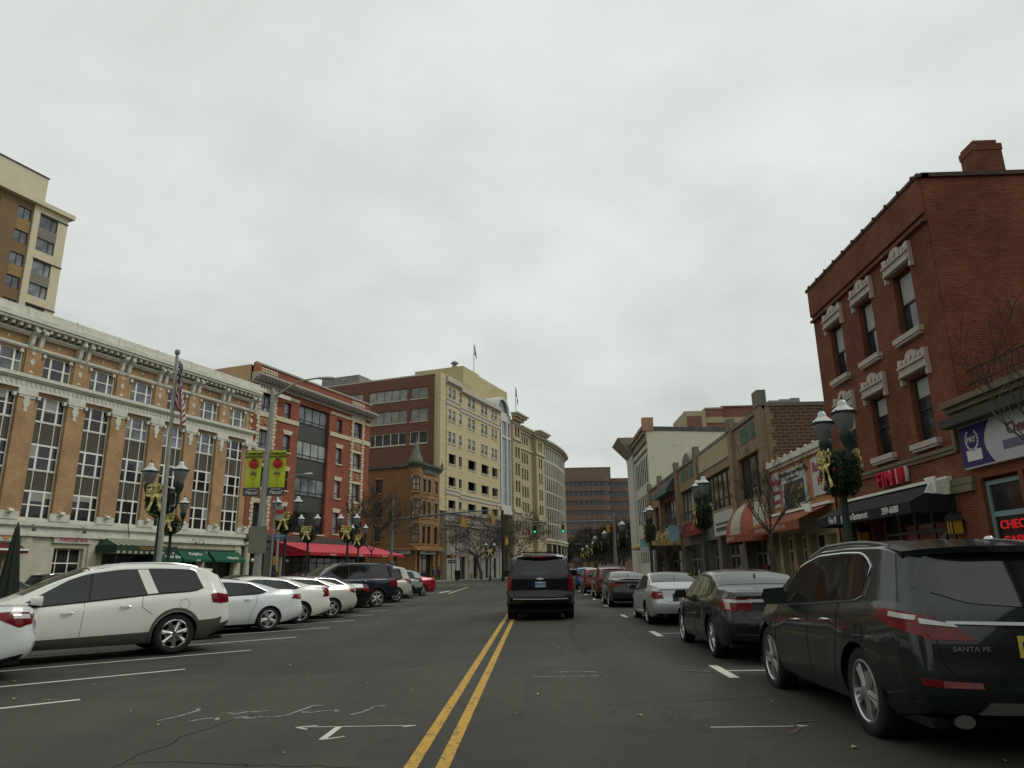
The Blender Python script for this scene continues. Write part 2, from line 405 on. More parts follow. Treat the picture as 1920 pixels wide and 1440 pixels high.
def strip(a, pts, wd, off=.004, mi=0):
    pts = [Vector(p) for p in pts]
    for p, q in zip(pts[:-1], pts[1:]):
        d = (q - p).normalized(); nn = Vector((-d.y, d.x)) * wd / 2
        a.add([(v.x, v.y, gz(v.y) + off) for v in (p - nn, q - nn, q + nn, p + nn)], [(0, 1, 2, 3)], mi)
def poly_strip(a, pts, wd, off, mi=0):
    strip(a, pts, wd, off, mi)
a = MB()
for x0, x1 in ((-1.135, -1.085), (-.865, -.815)):
    c = (x0 + x1) / 2; strip(a, [(c, 2.5), (c, 15), (c, 28), (c, 50), (c, 72)], .115)
tag(a.build('double_yellow_line', YEL), kind='structure')
a = MB(); sd = Vector((math.sin(R(47.6)), math.cos(R(47.6))))
for i in range(-2, 17):
    p = Vector((-6.15, 10.1 + i * 2.95)); q = p - sd * 6.6; strip(a, [p, (p + q) / 2, q], .1)
tag(a.build('stall_lines', WHT), kind='structure')
a = MB()
for i in range(-1, 8):
    y = 12.1 + 6.6 * i
    if i != -1: strip(a, [(2.87, y - .7), (2.87, y + .7)], .15)
    if i != -1: strip(a, [(2.95, y + .05), (5.3, y + .05)], .08)
tag(a.build('parking_bay_marks', WHT), kind='structure')
a = MB()
for i in range(22):
    x = -24 + i * 1.45; strip(a, [(x, 77.0), (x + .8, 77.05)], .45)
strip(a, [(-6.05, 50.2), (-6.3, 66.5)], .13); strip(a, [(-6.9, 52.0), (-6.7, 56.5)], .3)
for i in range(9): strip(a, [(-3 + i * 1.2, 93), (-2.3 + i * 1.2, 93)], .5)
tag(a.build('crosswalk', WHT), kind='structure')
# surveyors' chalk: arrows and scribbles on the asphalt
a = MB()
strip(a, [(-2.6, 8.25), (-1.35, 8.29)], .025); strip(a, [(-2.16, 8.27), (-2.17, 7.66)], .07); strip(a, [(-2.17, 7.66), (-1.98, 7.8)], .03)
strip(a, [(-2.62, 8.25), (-2.42, 8.33)], .03); strip(a, [(-2.62, 8.25), (-2.47, 8.14)], .035); strip(a, [(-1.34, 8.29), (-1.47, 8.22)], .03)
strip(a, [(1.74, 8.08), (2.74, 8.1)], .03); strip(a, [(2.74, 8.1), (2.6, 8.16)], .03)
tag(a.build('chalk_arrows', WHT), kind='structure')
a = MB()
for pts in ([(-4.34, 8.65), (-4.22, 8.9), (-4.15, 9.25), (-4.22, 9.4)], [(-3.95, 8.6), (-3.85, 8.75), (-3.72, 8.8), (-3.66, 8.66)], [(-3.72, 9.1), (-3.6, 9.0), (-3.5, 9.16), (-3.35, 9.12), (-3.28, 9.22)],
            [(-3.5, 8.75), (-3.4, 8.86), (-3.36, 8.72), (-3.2, 8.85), (-3.1, 8.8), (-2.95, 8.9), (-2.88, 9.2), (-2.82, 9.5), (-2.7, 9.5)], [(-2.85, 9.1), (-2.7, 9.05), (-2.6, 9.15), (-2.45, 9.2), (-2.4, 9.05)],
            [(-2.2, 8.9), (-2.1, 9.05), (-2.02, 9.4), (-1.9, 9.45)], [(.3, 12.2), (.6, 12.3), (.9, 12.15)], [(-.1, 11.7), (.9, 11.75)]):
    strip(a, pts, .05, .004)
tag(a.build('chalk_scribbles', FAINT), kind='structure')
a = MB(); strip(a, [(2.45, 7.75), (2.62, 8.0), (2.6, 8.25), (2.9, 8.35)], .05, .006); strip(a, [(2.3, 12.2), (2.7, 12.0)], .1, .006)
tag(a.build('red_survey_marks', RED), kind='structure')
# tar-filled cracks and a manhole
a = MB(); rc = random.Random(3)
for x, y, dx, dy, n_ in ((-3.7, 6.7, .05, .3, 7), (-1.5, 6.6, -.25, .03, 9), (.8, 14, .03, .8, 14), (-3.4, 13, -.5, .12, 8), (2.2, 16, -.02, .9, 12), (-4.3, 20, .1, .9, 14), (1.6, 9.5, .3, .06, 5)):
    pts = [(x, y)]
    for _ in range(2 * n_): x += dx * rc.uniform(.3, 1.6) / 2 + rc.uniform(-.06, .06); y += dy * rc.uniform(.3, 1.6) / 2 + rc.uniform(-.05, .05); pts.append((x, y))
    strip(a, pts, .009, .0025)
tag(a.build('asphalt_cracks', mat('tar', (.012, .011, .009), .95, var=0, spec=.05)), kind='structure')
a = MB(); lf = mat('dry_leaf', (.33, .28, .2), .8, var=.4, scale=2)
for _ in range(130):
    x, y = rc.uniform(-11, 4.8), rc.uniform(5.5, 40); s_ = rc.uniform(.02, .05); t_ = rc.uniform(0, 6)
    a.add([(x + s_ * math.cos(t_ + k * 1.57) * (1 if k % 2 else .6), y + s_ * math.sin(t_ + k * 1.57), gz(y) + .008 + .012 * (k % 2)) for k in range(4)], [(0, 1, 2), (0, 2, 3)])
tag(a.build('leaf_litter', lf), 'small dry leaves and scraps scattered over the asphalt', 'leaves', kind='stuff')

# ================================================================ buildings
FW = mat('white_frame', (.72, .73, .65), .55, var=.08, scale=2); DKF = mat('dark_frame', (.025, .024, .022), .5, var=0)
GL = glass('window_glass', (.022, .026, .03)); GLG = glass('sky_grey_glass', (.11, .12, .135), .07); GLB = glass('blind_glass', (.19, .2, .19), .15, var=.25)  # GLG: sky reflection of the upper windows put into the base colour
GLD = glass('dark_glass', (.010, .010, .012), .1); GSH = glass('shop_glass', (.02, .021, .02), .08, var=.7); SPN = mat('olive_spandrel', (.075, .065, .045), .5, var=.2)
MET = mat('grey_metal', (.2, .2, .19), .5, metal=.3, var=.2)
TAR = mat('roof_tar', (.06, .06, .058), .9)
ROT = R(90 - 19.8)
def broot(name, label, x, y, rot, cat='building'):
    return thing(name, label, cat, (x, y, 0), rot)
zb_ = -.6    # all walls start below ground

# --- B1: tan brick hotel-like block with white cornice
b1 = broot('brick_building', 'long tan brick building with white bracketed cornice and tall white windows over green awnings', *O1, ROT)
TAN = brick('tan_brick', (.43, .255, .125), (.35, .2, .09), (.3, .22, .14), .22, .075, .32)
STO = mat('cream_stone', (.47, .44, .33), .8, var=.15, scale=1.5, bump=.1); STW = mat('white_stone', (.56, .55, .46), .75, var=.16, scale=2.5, bump=.15)
REVL = brick('red_reveal_brick', (.24, .1, .05), (.2, .08, .04), (.2, .15, .1))
N1 = 13; a = MB(); hol = []
piers = [-24.45 - .02 + 3.5 * (k - 6) for k in range(N1)]   # pilaster centres
piers = [-45.43 + 3.5 * k for k in range(13)] + [0.0 - .1]
piers = [-24.49 + 3.49 * k for k in range(-5, 8)]
for p in piers[:-1]:
    hol += [(p + .75, p + 2.77, 5.6, 13.7), (p + .76, p + 2.78, 14.85, 16.5)]
wall(a, -43, 0, 5.3, 19.2, hol, 0, .22)
a.quad((-43, .02, 19.2), (0, .02, 19.2), (0, 12, 19.2), (-43, 12, 19.2)); a.quad((0, 0, 5.3), (0, 20, 5.3), (0, 20, 19.2), (0, 0, 19.2))
a.quad((-43, 12, 0), (0, 12, 0), (0, 12, 19.2), (-43, 12, 19.2)); a.quad((-43, 0, 0), (-43, 20, 0), (-43, 20, 19.2), (-43, 0, 19.2))
for p in piers:
    if p < -.2: a.box(p - .72, p + .42, -.16, .002, 5.9, 13.4); a.box(p - .62, p + .42, -.12, .002, 14.85, 16.7)
a.build('wall', TAN, b1)
a = MB()
cornice(a, -43, .15, [(18.55, 19.25, .55), (18.3, 18.55, .95), (18.12, 18.3, .85), (17.5, 17.62, .25), (16.7, 16.85, .2), (17.62, 17.75, .35), (16.62, 16.7, .14)])
p = -43
while p < .1: a.box(p, p + .2, -.72, 0, 17.88, 18.12); a.box(p + .02, p + .18, -.2, 0, 17.75, 17.88); p += .52
p = -43
while p < 0: a.box(p, p + .11, -.31, 0, 17.56, 17.68, 0); p += .2
for p in piers:
    for d in (-.45, .15):
        a.prism([(0, 18.1), (-.62, 18.1), (-.66, 17.75), (-.42, 17.5), (-.34, 17.0), (-.2, 16.65), (0, 16.55)], p + d - .13, p + d + .13, 'x')
        a.lathe([(.0, -.14), (.17, -.14), (.17, .14), (0, .14)], (p + d, -.6, 17.8), 10, ax='x')
for k in range(14):
    x = -43 + k * 3.49 + .3; a.box(x, x + 1.9, -.58, -.5, 18.72, 19.08); a.box(x - .45, x - .4, -.6, -.5, 18.55, 19.3)
cornice(a, -43, .12, [(14.62, 14.85, .42), (14.5, 14.62, .3), (14.02, 14.5, .16), (13.9, 14.02, .24)])
rr = random.Random(5); p = -43
while p < 0: a.prism([(p, 14.08), (p + .14, 14.26), (p, 14.44), (p - .14, 14.26)], -.2, -.14); p += .33
cornice(a, -43, .12, [(5.14, 5.42, .3), (5.05, 5.14, .2), (4.62, 5.05, .12), (4.47, 4.62, .24), (5.42, 5.62, .1)])
a.build('cornice', STW, b1)
a = MB()
for p in piers:
    a.box(p - .8, p + .5, -.26, 0, 13.5, 13.9); a.box(p - .7, p + .4, -.22, 0, 13.35, 13.5)
    a.box(p - .33, p + .03, -.22, 0, 12.75, 13.35); a.box(p - .27, p - .03, -.2, 0, 12.4, 12.75); a.box(p - .4, p + .1, -.2, 0, 12.95, 13.15)
    for s_ in (-1, 1): a.box(p - .15 + s_ * .82 - .1, p - .15 + s_ * .82 + .1, -.2, 0, 13.35, 13.6); a.box(p - .15 + s_ * .78 - .1, p - .15 + s_ * .78 + .1, -.16, 0, 16.3, 16.52)
    a.prism([(p - .15, 15.55), (p + .03, 15.8), (p - .15, 16.05), (p - .33, 15.8)], -.15, -.1); a.prism([(p - .33, 15.05), (p + .03, 15.05), (p - .15, 15.25)], -.15, -.1); a.prism([(p - .33, 16.45), (p + .03, 16.45), (p - .15, 16.25)], -.15, -.1)
    a.prism([(p + 1.6, 17.1), (p + 1.69, 17.22), (p + 1.6, 17.34), (p + 1.51, 17.22)], -.03, 0)
    a.box(p - .85, p + .55, -.2, 0, 5.5, 6.0); a.prism([(0, 6.2), (-.45, 6.1), (-.5, 5.95), (-.2, 5.85), (0, 5.7)], p - .3, p, 'x')
split_build(a, 'stone_ornament', STW, b1)
rbl = random.Random(8); BLD = mat('pale_blind', (.3, .3, .27), .8, var=.1)
for i, p in enumerate(piers[:-1]):
    window(b1, p + .76, p + 2.78, 14.85, 16.5, .12, FW, GLG if i % 3 else GL, ((.26, .14), (.74, .14)), (.52,), .075)
    x0, x1 = p + .75, p + 2.77
    for k, (c, d, g_) in enumerate(((11.98, 13.7, GLG if i % 4 else GL), (10.45, 11.98, SPN), (8.75, 10.45, GL), (7.38, 8.75, SPN), (5.6, 7.38, GL if i % 2 else GLD))):
        if g_ is SPN: window(b1, x0, x1, c, d, .14, FW, SPN, ((.26, .045), (.74, .045)), (), .05, name='spandrel')
        else:
            o = window(b1, x0, x1, c, d, .12, FW, rbl.choice((g_, GL, GLD, GLD, GLG if k == 0 else GLD)), ((.26, .15), (.74, .15)), (.5,), .075)
            for u0, u1 in ((.07, .5), (.58, 1.46), (1.54, 1.95)):
                if rbl.random() < .3: q = MB(); q.box(u0, u1, .03, .036, (d - c) * rbl.uniform(.4, .8), d - c - .07); q.build('blind', BLD, o)
# ground storey: cream wall with shop openings
a = MB(); gh = [(-24.2, -20.9, .1, 3.6), (-17.6, -15.4, .1, 3.8), (-13.9, -9.3, .1, 3.5), (-7.6, -4.9, .1, 3.2), (-4.2, -.9, .1, 3.3), (-8.9, -8.1, .1, 3.0), (-31, -27, .1, 3.6), (-38, -34, .1, 3.6)]
wall(a, -43, 0, zb_, 4.5, gh, 0, .35); a.quad((0, 0, zb_), (0, 20, zb_), (0, 20, 5.3), (0, 0, 5.3))
for x in (-19.6, -14.8, -8.9, -.55): a.box(x - .35, x + .35, -.1, .002, zb_, 4.45)
cornice(a, -8, -.6, [(3.95, 4.05, .12), (4.05, 4.12, .2)])
a.build('shop_front', STO, b1)
for c in gh: window(b1, c[0], c[1], c[2] + .1, c[3], .3, FW if c[0] < -15 else DKF, GSH, ((.2, .05), (.6, .07)) if c[1] - c[0] < 3 else ((.33, .07), (.66, .07)), ((.72, .08),), .09)
c = MB(); c.lathe([(.28, 0), (.28, 4.6), (.36, 4.7), (.36, 4.85), (.3, 4.9), (.3, 5)], (.55, -.15, zb_ + .4), 14); c.build('column', STO, b1, True)
for i, x in enumerate((.8, 5.6)):
    c = MB(); c.lathe([(0, -.16), (.11, -.12), (.16, 0), (.11, .12), (0, .16)], (x, -.62, 3.2), 12); c.lathe([(.0, 0), (.09, 0), (.09, .14), (0, .14)], (x, -.62, 3.34), 8, 1); c.box(x - .03, x + .03, -.6, 0, 3.45, 3.5, 1)
    c.build('globe_lamp', [mat('milk_globe', (.7, .7, .66), .3, var=0), DKF], b1, True)
GRN = mat('green_canvas', (.006, .08, .04), .75, var=.12, scale=3); LETW = mat('white_letters', (.6, .6, .56), .6, var=0)
for x0, x1, t1, t2, cu in ((-9.9, -7.5, 'Su shi Bar', '', .3), (-7.3, -4.4, 'Kujaku', 'Sushi', .3), (-3.95, -.5, 'Hibachi', '', .3)):
    an = thing('window_awning', 'green canvas awning lettered %s on the tan brick building' % t1.replace('Su shi', 'Sushi'), 'awning', b1.location, ROT, 'green canvas awnings on the tan brick building')
    awning('canopy', an, x0, x1, 3.95, 3.15, .95, .18, [GRN])
    if t1 == 'Kujaku': text('lettering', t1, .5, an, LETW, ((x0 + x1) / 2, -.55, 3.6), (R(42), 0, 0), shear=.25); text('lettering', t2, .22, an, LETW, ((x0 + x1) / 2, -.975, 3.1), shear=.2)
    else: text('lettering', t1.replace(' s', 's', 1) if 0 else t1.replace('Su shi', 'Sushi'), .42, an, LETW, ((x0 + x1) / 2 + .3, -.86, 3.32), (R(42), 0, 0), shear=.3)
# entrance canopy with green and cream stripes
an = thing('entrance_canopy', 'dark entrance canopy with green and cream striped hipped top and scalloped edge', 'awning', b1.location, ROT)
CRM = mat('cream_canvas', (.36, .35, .26), .8, var=.1); DGN = mat('dark_green_canvas', (.02, .045, .028), .8, var=.1)
c = MB(); n_ = 22
for i in range(n_):
    u0, u1 = i / n_, (i + 1) / n_; X = lambda u, k: -14.6 + 5.3 * u if k == 0 else -13.9 + 3.2 * u
    if k_ := 1: pass
    c.add([(X(u0, 1), -.05, 4.62), (X(u1, 1), -.05, 4.62), (X(u1, 0), -2.2, 4.02), (X(u0, 0), -2.2, 4.02)], [(0, 1, 2, 3)], i % 2)
    c.box(X(u0, 0), X(u1, 0), -2.215, -2.19, 3.45 + .06 * (i % 2), 3.62, i % 2)
c.box(-14.6, -9.3, -2.2, -2.18, 3.6, 4.02, 1); c.box(-14.62, -14.6, -2.2, 0, 3.5, 4.02, 1); c.box(-9.3, -9.28, -2.2, 0, 3.5, 4.02, 1)
c.add([(-14.6, -2.2, 4.02), (-14.6, 0, 4.02), (-13.9, -.05, 4.62)], [(0, 1, 2)], 1); c.add([(-9.3, -2.2, 4.02), (-9.3, 0, 4.02), (-10.7, -.05, 4.62)], [(0, 1, 2)], 1)
c.build('canopy', [CRM, DGN], an)
for x in (-14.5, -9.4):
    c = MB(); c.tube([(x, -2.1, 0), (x, -2.1, 3.6)], .04, 8); c.build('post', DKF, an)
text('lettering', 'THE DAVENPORT', .3, an, mat('gold_letters', (.35, .2, .03), .5, var=0), (-11.6, -2.212, 3.82))
# shop fascia signs and the red roller awning
SGN = mat('pale_sign', (.42, .44, .4), .5, var=.06); REDL = mat('red_letters', (.45, .05, .04), .5, var=0)
for x0, x1, s_, lb in ((-24.1, -20.4, 'Quella', 'pale shop sign with red script and an orange fruit over the maroon awning'), (-17.8, -15.0, 'Restaurant', 'pale shop sign reading Restaurant in red script')):
    sg = thing('shop_sign', lb, 'sign', b1.location, ROT); c = MB(); c.box(x0, x1, -.16, -.02, 4.1, 4.68); c.build('board', SGN, sg); text('lettering', s_, .48, sg, REDL, ((x0 + x1) / 2, -.17, 4.38), shear=.35)
    if x0 < -20: c = MB(); c.lathe([(0, 0), (.2, .01), (.2, .03), (0, .04)], (-21.0, -.2, 4.38), 14, ax='y'); c.build('emblem', mat('orange_emblem', (.5, .25, .05), .5, var=0), sg)
an = thing('roller_awning', 'maroon roller awning with a cream cassette over the leftmost shop', 'awning', b1.location, ROT); MRN = mat('maroon_canvas', (.1, .012, .018), .8, var=.1)
awning('canopy', an, -25.5, -20.1, 4.0, 3.5, 1.1, .16, [MRN]); c = MB(); c.box(-25.5, -20.1, -1.16, -1.0, 3.5, 3.62); c.build('cassette', FW, an)
for x in (-23.3, -19.6, -16.0, -5.9, -5.1):
    lp = thing('gooseneck_lamp', 'small dark gooseneck lamp over the shop fronts of the tan brick building', 'lamp', b1.location, ROT, 'gooseneck lamps over the left shop fronts')
    zt = 5.0 if x < -10 else 4.55; c = MB(); c.tube([(x, 0, zt), (x, -.25, zt + .22), (x, -.5, zt + .18), (x, -.6, zt - .05)], .02, 5); c.build('arm', DKF, lp); c = MB(); c.lathe([(.03, 0), (.06, -.05), (.16, -.22), (.14, -.22), (.0, -.1)], (x, -.6, zt), 10); c.build('shade', DKF, lp)
# leaning bare rod / flag staff over canopy
c = MB(); c.tube([(-12.0, -.2, 4.6), (-13.6, -1.2, 7.6)], .03, 5); tag(c.build('flag_staff', DKF), 'thin dark staff leaning out over the striped entrance canopy', 'pole').matrix_world = frameM(*O1, ROT)

# --- B0: tower far left
k_ = 1.54
b0 = broot('tower_building', 'tall brown and cream tower rising behind the tan brick building', O1[0] * k_, O1[1] * k_, ROT)
BRN = brick('tower_brown', (.2, .135, .075), (.18, .12, .066), (.15, .1, .06), .3, .1, .1); CRW = mat('tower_cream', (.52, .47, .33), .8, var=.07, scale=.5); RIB = brick('ribbed_panel', (.3, .2, .09), (.28, .18, .08), (.12, .08, .05), 9, .3, .05, ms=.03); RIG = brick('grey_ribbed_panel', (.2, .19, .17), (.2, .19, .17), (.1, .09, .08), 9, .3, .05, ms=.03)
a = MB(); h1 = []; h2 = []
for k in range(12):
    zt = 39.6 - 2.42 * k - (0.0 if k % 2 == 0 else .35)
    zt = (39.6, 36.95, 34.42, 31.9, 29.4, 26.9, 24.4, 21.9, 19.4, 16.9)[k] if k < 10 else None
    if zt is None: break
    for x in (-36.35, -39.6, -42.9, -46.2): h1.append((x, x + 1.4, zt - 1.33, zt))
    h2.append((-34.12, -32.1, zt - 1.45, zt))
wall(a, -50, -34.8, -1, 40.4, h1, .2, .2, 0); wall(a, -34.8, -31.05, -1, 40.4, h2, 0, .25, 1)
a.quad((-34.8, 0, -1), (-34.8, .2, -1), (-34.8, .2, 40.4), (-34.8, 0, 40.4), 1); a.quad((-31.05, 0, -1), (-31.05, 22, -1), (-31.05, 22, 40.4), (-31.05, 0, 40.4), 1)
a.box(-50, -30.6, -.45, 22, 40.4, 40.9, 1); a.quad((-50, 22, -1), (-31.05, 22, -1), (-31.05, 22, 40.4), (-50, 22, 40.4), 0); a.quad((-50, 0, -1), (-50, 22, -1), (-50, 22, 40.4), (-50, 0, 40.4), 0)
a.build('wall', [BRN, CRW], b0)
a = MB(); a.box(-50, -33.4, .8, 20, 40.9, 44.3); a.build('roof_storey', CRW, b0); a = MB(); a.box(-50.1, -33.3, .7, 20.1, 44.3, 44.42); a.build('roof_edge', TAR, b0)
a = MB()
for k, zt in enumerate((39.6, 36.95, 34.42, 31.9)):
    if k % 2 == 0:
        for x in (-36.35, -39.6, -42.9): a.box(x, x + 1.4, .17, .2, zt - 2.65 if k == 0 else zt - 2.5, zt - 1.33, 0)
        a.box(-34.12, -32.1, -.04, 0, zt - 2.6, zt - 1.45, 1)
        a.box(-34.15, -31.0, -.1, 0, zt, zt + .12, 2)
a.box(-34.15, -31.0, -.1, 0, 29.4, 29.52, 2)
split_build(a, 'panel', [RIB, RIG, DKF], b0)
for x0, x1, c, d in h1[:24]: window(b0, x0, x1, c, d, .3, DKF, GLG, (.5,), (), .06)
for x0, x1, c, d in h2[:6]: window(b0, x0, x1, c, d, .12, DKF, GLG, (.68,), (), .08)

# --- B2: red brick block with quoins
b2 = broot('brick_building', 'red brick block with cream quoins, grey cornice and a long pink awning', *O1, ROT)
RDB = brick('red_brick', (.28, .075, .04), (.23, .06, .03), (.2, .1, .07), .22, .075, .22); QUO = mat('cream_quoin', (.5, .44, .31), .8, var=.15, scale=2); GRS = mat('grey_stone', (.33, .31, .27), .8, var=.15, scale=2)
hol = [(.95, 2.6, 17.05, 19.0), (.95, 2.6, 13.5, 15.25), (.95, 2.6, 9.9, 11.7), (.95, 2.7, 6.0, 8.3), (16.35, 18.1, 17.0, 19.05), (16.3, 18.05, 13.5, 15.4), (16.4, 18.05, 9.9, 11.8), (16.5, 18.5, 6.1, 8.4),
       (6.75, 11.9, 5.9, 18.93), (4.45, 5.45, 17.05, 18.65), (13.3, 14.3, 17.0, 18.6)]
for z0, z1 in ((13.65, 15.4), (9.9, 11.8), (6.1, 8.35)): hol += [(4.55, 5.6, z0, z1), (13.35, 14.4, z0, z1)]
a = MB(); wall(a, -.05, 19.9, 5.0, 21.5, hol, 0, .3); a.quad((19.9, 0, zb_), (19.9, 18, zb_), (19.9, 18, 21.5), (19.9, 0, 21.5)); a.quad((-.05, 18, 0), (19.9, 18, 0), (19.9, 18, 21.5), (-.05, 18, 21.5))
a.box(-.35, .6, -.12, .004, 17.2, 21.5); a.box(-.05, .5, -.1, .003, 5.0, 17.2)
a.build('wall', RDB, b2)
a = MB(); a.quad((-.06, .5, 5.3), (-.06, 18, 5.3), (-.06, 18, 21.45), (-.06, .5, 21.45)); a.quad((-.06, .5, 21.4), (-.06, 18, 21.4), (19.9, 18, 21.4), (19.9, .5, 21.4)); a.build('side_wall', mat('tan_stucco', (.42, .29, .17), .85, var=.08), b2)
a = MB(); cornice(a, -.45, 20.1, [(20.18, 20.35, 1.05), (20.03, 20.18, .9), (19.83, 20.03, .45), (19.55, 19.83, .22), (20.35, 20.5, .8)])
p = -.3
while p < 20: a.box(p, p + .22, -.78, 0, 19.85, 20.03); p += .5
cornice(a, -.1, 20, [(21.5, 21.66, .12)])
a.build('cornice', GRS, b2)
a = MB()
for x0, x1 in ((.5, 3.2), (16.0, 18.6)):
    for z0, z1 in ((16.55, 17.05), (18.9, 19.25), (15.3, 15.6), (11.8, 12.1), (8.4, 8.8), (5.75, 6.05), (13.2, 13.5), (9.6, 9.85)): a.box(x0 + .25, x1 - .25, -.1, 0, z0, z1)
    z = 6.0; k = 0
    while z < 19.0:
        e = .12 if k % 2 else 0.0
        a.box(x0 - .05 + e, x0 + .42, -.14, 0, z, z + .3); a.box(x1 - .42, x1 + .05 - e, -.14, 0, z, z + .3); z += .36; k += 1
    for k in range(7): x = x0 + .1 + k * (x1 - x0 - .2) / 6; a.prism([(x - .11, 19.05), (x + .11, 19.05), (x + .15, 19.55 + .12 * (3 - abs(3 - k)) * .6), (x - .15, 19.55 + .12 * (3 - abs(3 - k)) * .6)], -.13, 0)
for x0, x1 in ((3.2, 6.7), (12.0, 16.1)): a.box(x0, x1, -.08, 0, 18.95, 19.25); a.box(x0, x1, -.1, 0, 16.55, 17.0)
a.box(0, .6, -.14, 0, 16.55, 17.05); a.box(18.6, 19.95, -.1, 0, 16.55, 17.05); a.box(18.6, 19.95, -.06, 0, 18.95, 19.2)
for x in (4.55, 13.35):
    for z0, z1 in ((13.65, 15.4), (9.9, 11.8), (6.1, 8.35)): a.prism([(x - .05, z1), (x + 1.1, z1), (x + 1.28, z1 + .42), (x - .23, z1 + .42)], -.07, 0); a.box(x - .1, x + 1.2, -.1, 0, z0 - .14, z0)
a.box(6.8, 11.9, -.1, 0, 5.75, 5.9)
for x0, x1 in ((.55, 3.05), (16.05, 18.5)): a.box(x0, x1, -.05, 0, 20.9, 21.3)
split_build(a, 'stone_trim', QUO, b2)
a = MB()
for x0, x1 in ((.6, 3.0), (16.1, 18.45)):
    for k in range(6):
        c = x0 + (k + .5) * (x1 - x0) / 6; a.prism([(c, 20.93), (c + .15, 21.1), (c, 21.27), (c - .15, 21.1)], -.07, -.05)
for x0, x1 in ((1.0, 2.6), (16.5, 18.0)):
    for z0 in (15.72, 12.2, 8.9): a.box(x0, x1, -.04, 0, z0, z0 + .75); a.lathe([(0, 0), (.3, .0), (.24, .05), (0, .05)], ((x0 + x1) / 2, -.1, z0 + .38), 10, ax='y')
split_build(a, 'relief_panel', mat('terracotta', (.3, .15, .08), .8, var=.3, scale=5), b2)
for h_ in hol:
    if h_[1] - h_[0] > 4: continue
    window(b2, *h_, .22, DKF, GLB if h_[0] > 13 and h_[3] < 16 else (GLG if h_[2] > 13 else GL), (.5,) if h_[1] - h_[0] > 1.3 else (), (.28,), .06)
for c, d, g_ in ((17.1, 18.93, GLG), (13.45, 15.3, GLB), (9.7, 11.6, GLG), (5.9, 8.1, GLD)): window(b2, 6.75, 11.9, c, d, .3, DKF, g_, (.25, .5, .75), (.2,), .09)
for c, d in ((15.3, 17.1), (11.6, 13.45), (8.1, 9.7)): window(b2, 6.75, 11.9, c, d, .3, DKF, mat('spandrel_panel', (.05, .053, .045), .45, var=.1), (), (), .05, name='spandrel')
a = MB(); gh = [(.9, 3.0, 0, 3.8), (3.9, 19.3, .4, 3.9)]; wall(a, 0, 19.9, zb_, 5.0, gh, 0, .5); cornice(a, -.05, 20, [(5.0, 5.2, .25), (5.2, 5.6, .1), (4.3, 5.0, .08)]); a.build('ground_storey', mat('dark_brown_stone', (.075, .065, .055), .8, var=.2), b2)
window(b2, .9, 3.0, .1, 3.8, .4, DKF, GLD, (.5,), (.7,), .1); window(b2, 3.9, 19.3, .5, 3.9, .45, DKF, GSH, tuple(k / 12 for k in range(1, 12)), (.75,), .1)
c = MB(); c.lathe([(.26, 0), (.26, 4.4), (.34, 4.5), (.34, 4.8), (.26, 4.9)], (5.2, -.3, 0), 12); c.box(4.0, 4.9, -.3, .0, .4, 3.6, 1); c.build('column', [STO, mat('ochre_wall', (.35, .17, .03), .7, var=.2)], b2, True)
an = thing('long_awning', 'long pink red canvas awning across the front of the red brick block', 'awning', b2.location, ROT); PNK = mat('pink_canvas', (.50, .065, .09), .8, var=.1, scale=1)
c = MB(); x0, x1, pr = 4.4, 24.2, 3.2
c.add([(4.2, 0, 5.05), (20.6, 0, 5.05), (23.2, -pr, 3.95), (5.6, -pr, 3.95)], [(0, 1, 2, 3)]); c.add([(4.2, 0, 5.05), (5.6, -pr, 3.95), (4.6, 0, 3.7)], [(0, 1, 2)], 1)
c.add([(5.6, -pr, 3.95), (23.2, -pr, 3.95), (23.2, -pr, 3.65), (5.6, -pr, 3.65)], [(0, 1, 2, 3)], 1); c.add([(5.6, -pr, 3.95), (4.6, 0, 3.7), (4.6, 0, 3.6), (5.6, -pr, 3.65)], [(0, 1, 2, 3)], 1); c.add([(20.6, 0, 5.05), (23.2, -pr, 3.95), (23.2, -pr, 3.65), (20.6, 0, 3.65)], [(0, 1, 2, 3)], 1)
c.build('canopy', [PNK, mat('red_canvas', (.33, .012, .02), .8, var=.1)], an)
for x, s_ in ((9.3, 'Ristorante'), (14.2, 'PIAZZA'), (19, 'Ristorante')): text('lettering', s_, .24, an, LETW, (x, -pr - .006, 3.78))
# --- B3: beige block with brown side wall
b3 = broot('office_building', 'large beige stone block with brown brick side wall and yellow penthouse', *O3, ROT)
BEI = brick('beige_stone', (.49, .41, .255), (.47, .39, .24), (.32, .26, .15), 30, 1.15, .06, ms=.035, bump=.3); BST = mat('pale_band', (.42, .38, .31), .8, var=.1); GST = mat('grey_base_stone', (.31, .29, .26), .8, var=.14)
pw = [(.85, 1.85), (2.3, 3.3), (4.7, 5.6), (7.95, 9.0), (9.5, 10.7), (13.2, 14.3), (14.75, 15.85), (17.7, 18.7), (19.15, 20.15)]
ow = [(1.1, 3.5), (4.7, 5.7), (8.1, 11.0), (13.35, 16.3), (17.9, 20.35)]
up = []
for z0, z1 in ((28.5, 30.15), (24.95, 26.7), (21.4, 23.15)): up += [(x0, x1, z0, z1) for x0, x1 in pw]
lo = []
for z0, z1 in ((18.2, 19.75), (14.8, 16.2), (11.4, 12.65)): lo += [(x0, x1, z0, z1) for x0, x1 in ow]
a = MB(); wall(a, 0, 21.6, 10.9, 31.2, up + lo, 0, .35, 0, 2)
a.box(-1.9, -.001, .003, .5, 10.9, 32.0); a.add([(-1.9, 0, 0)] * 0, [])
a.quad((0, 0, 10.9), (-.001, 2, 10.9), (-.001, 2, 32), (0, 0, 31.2))
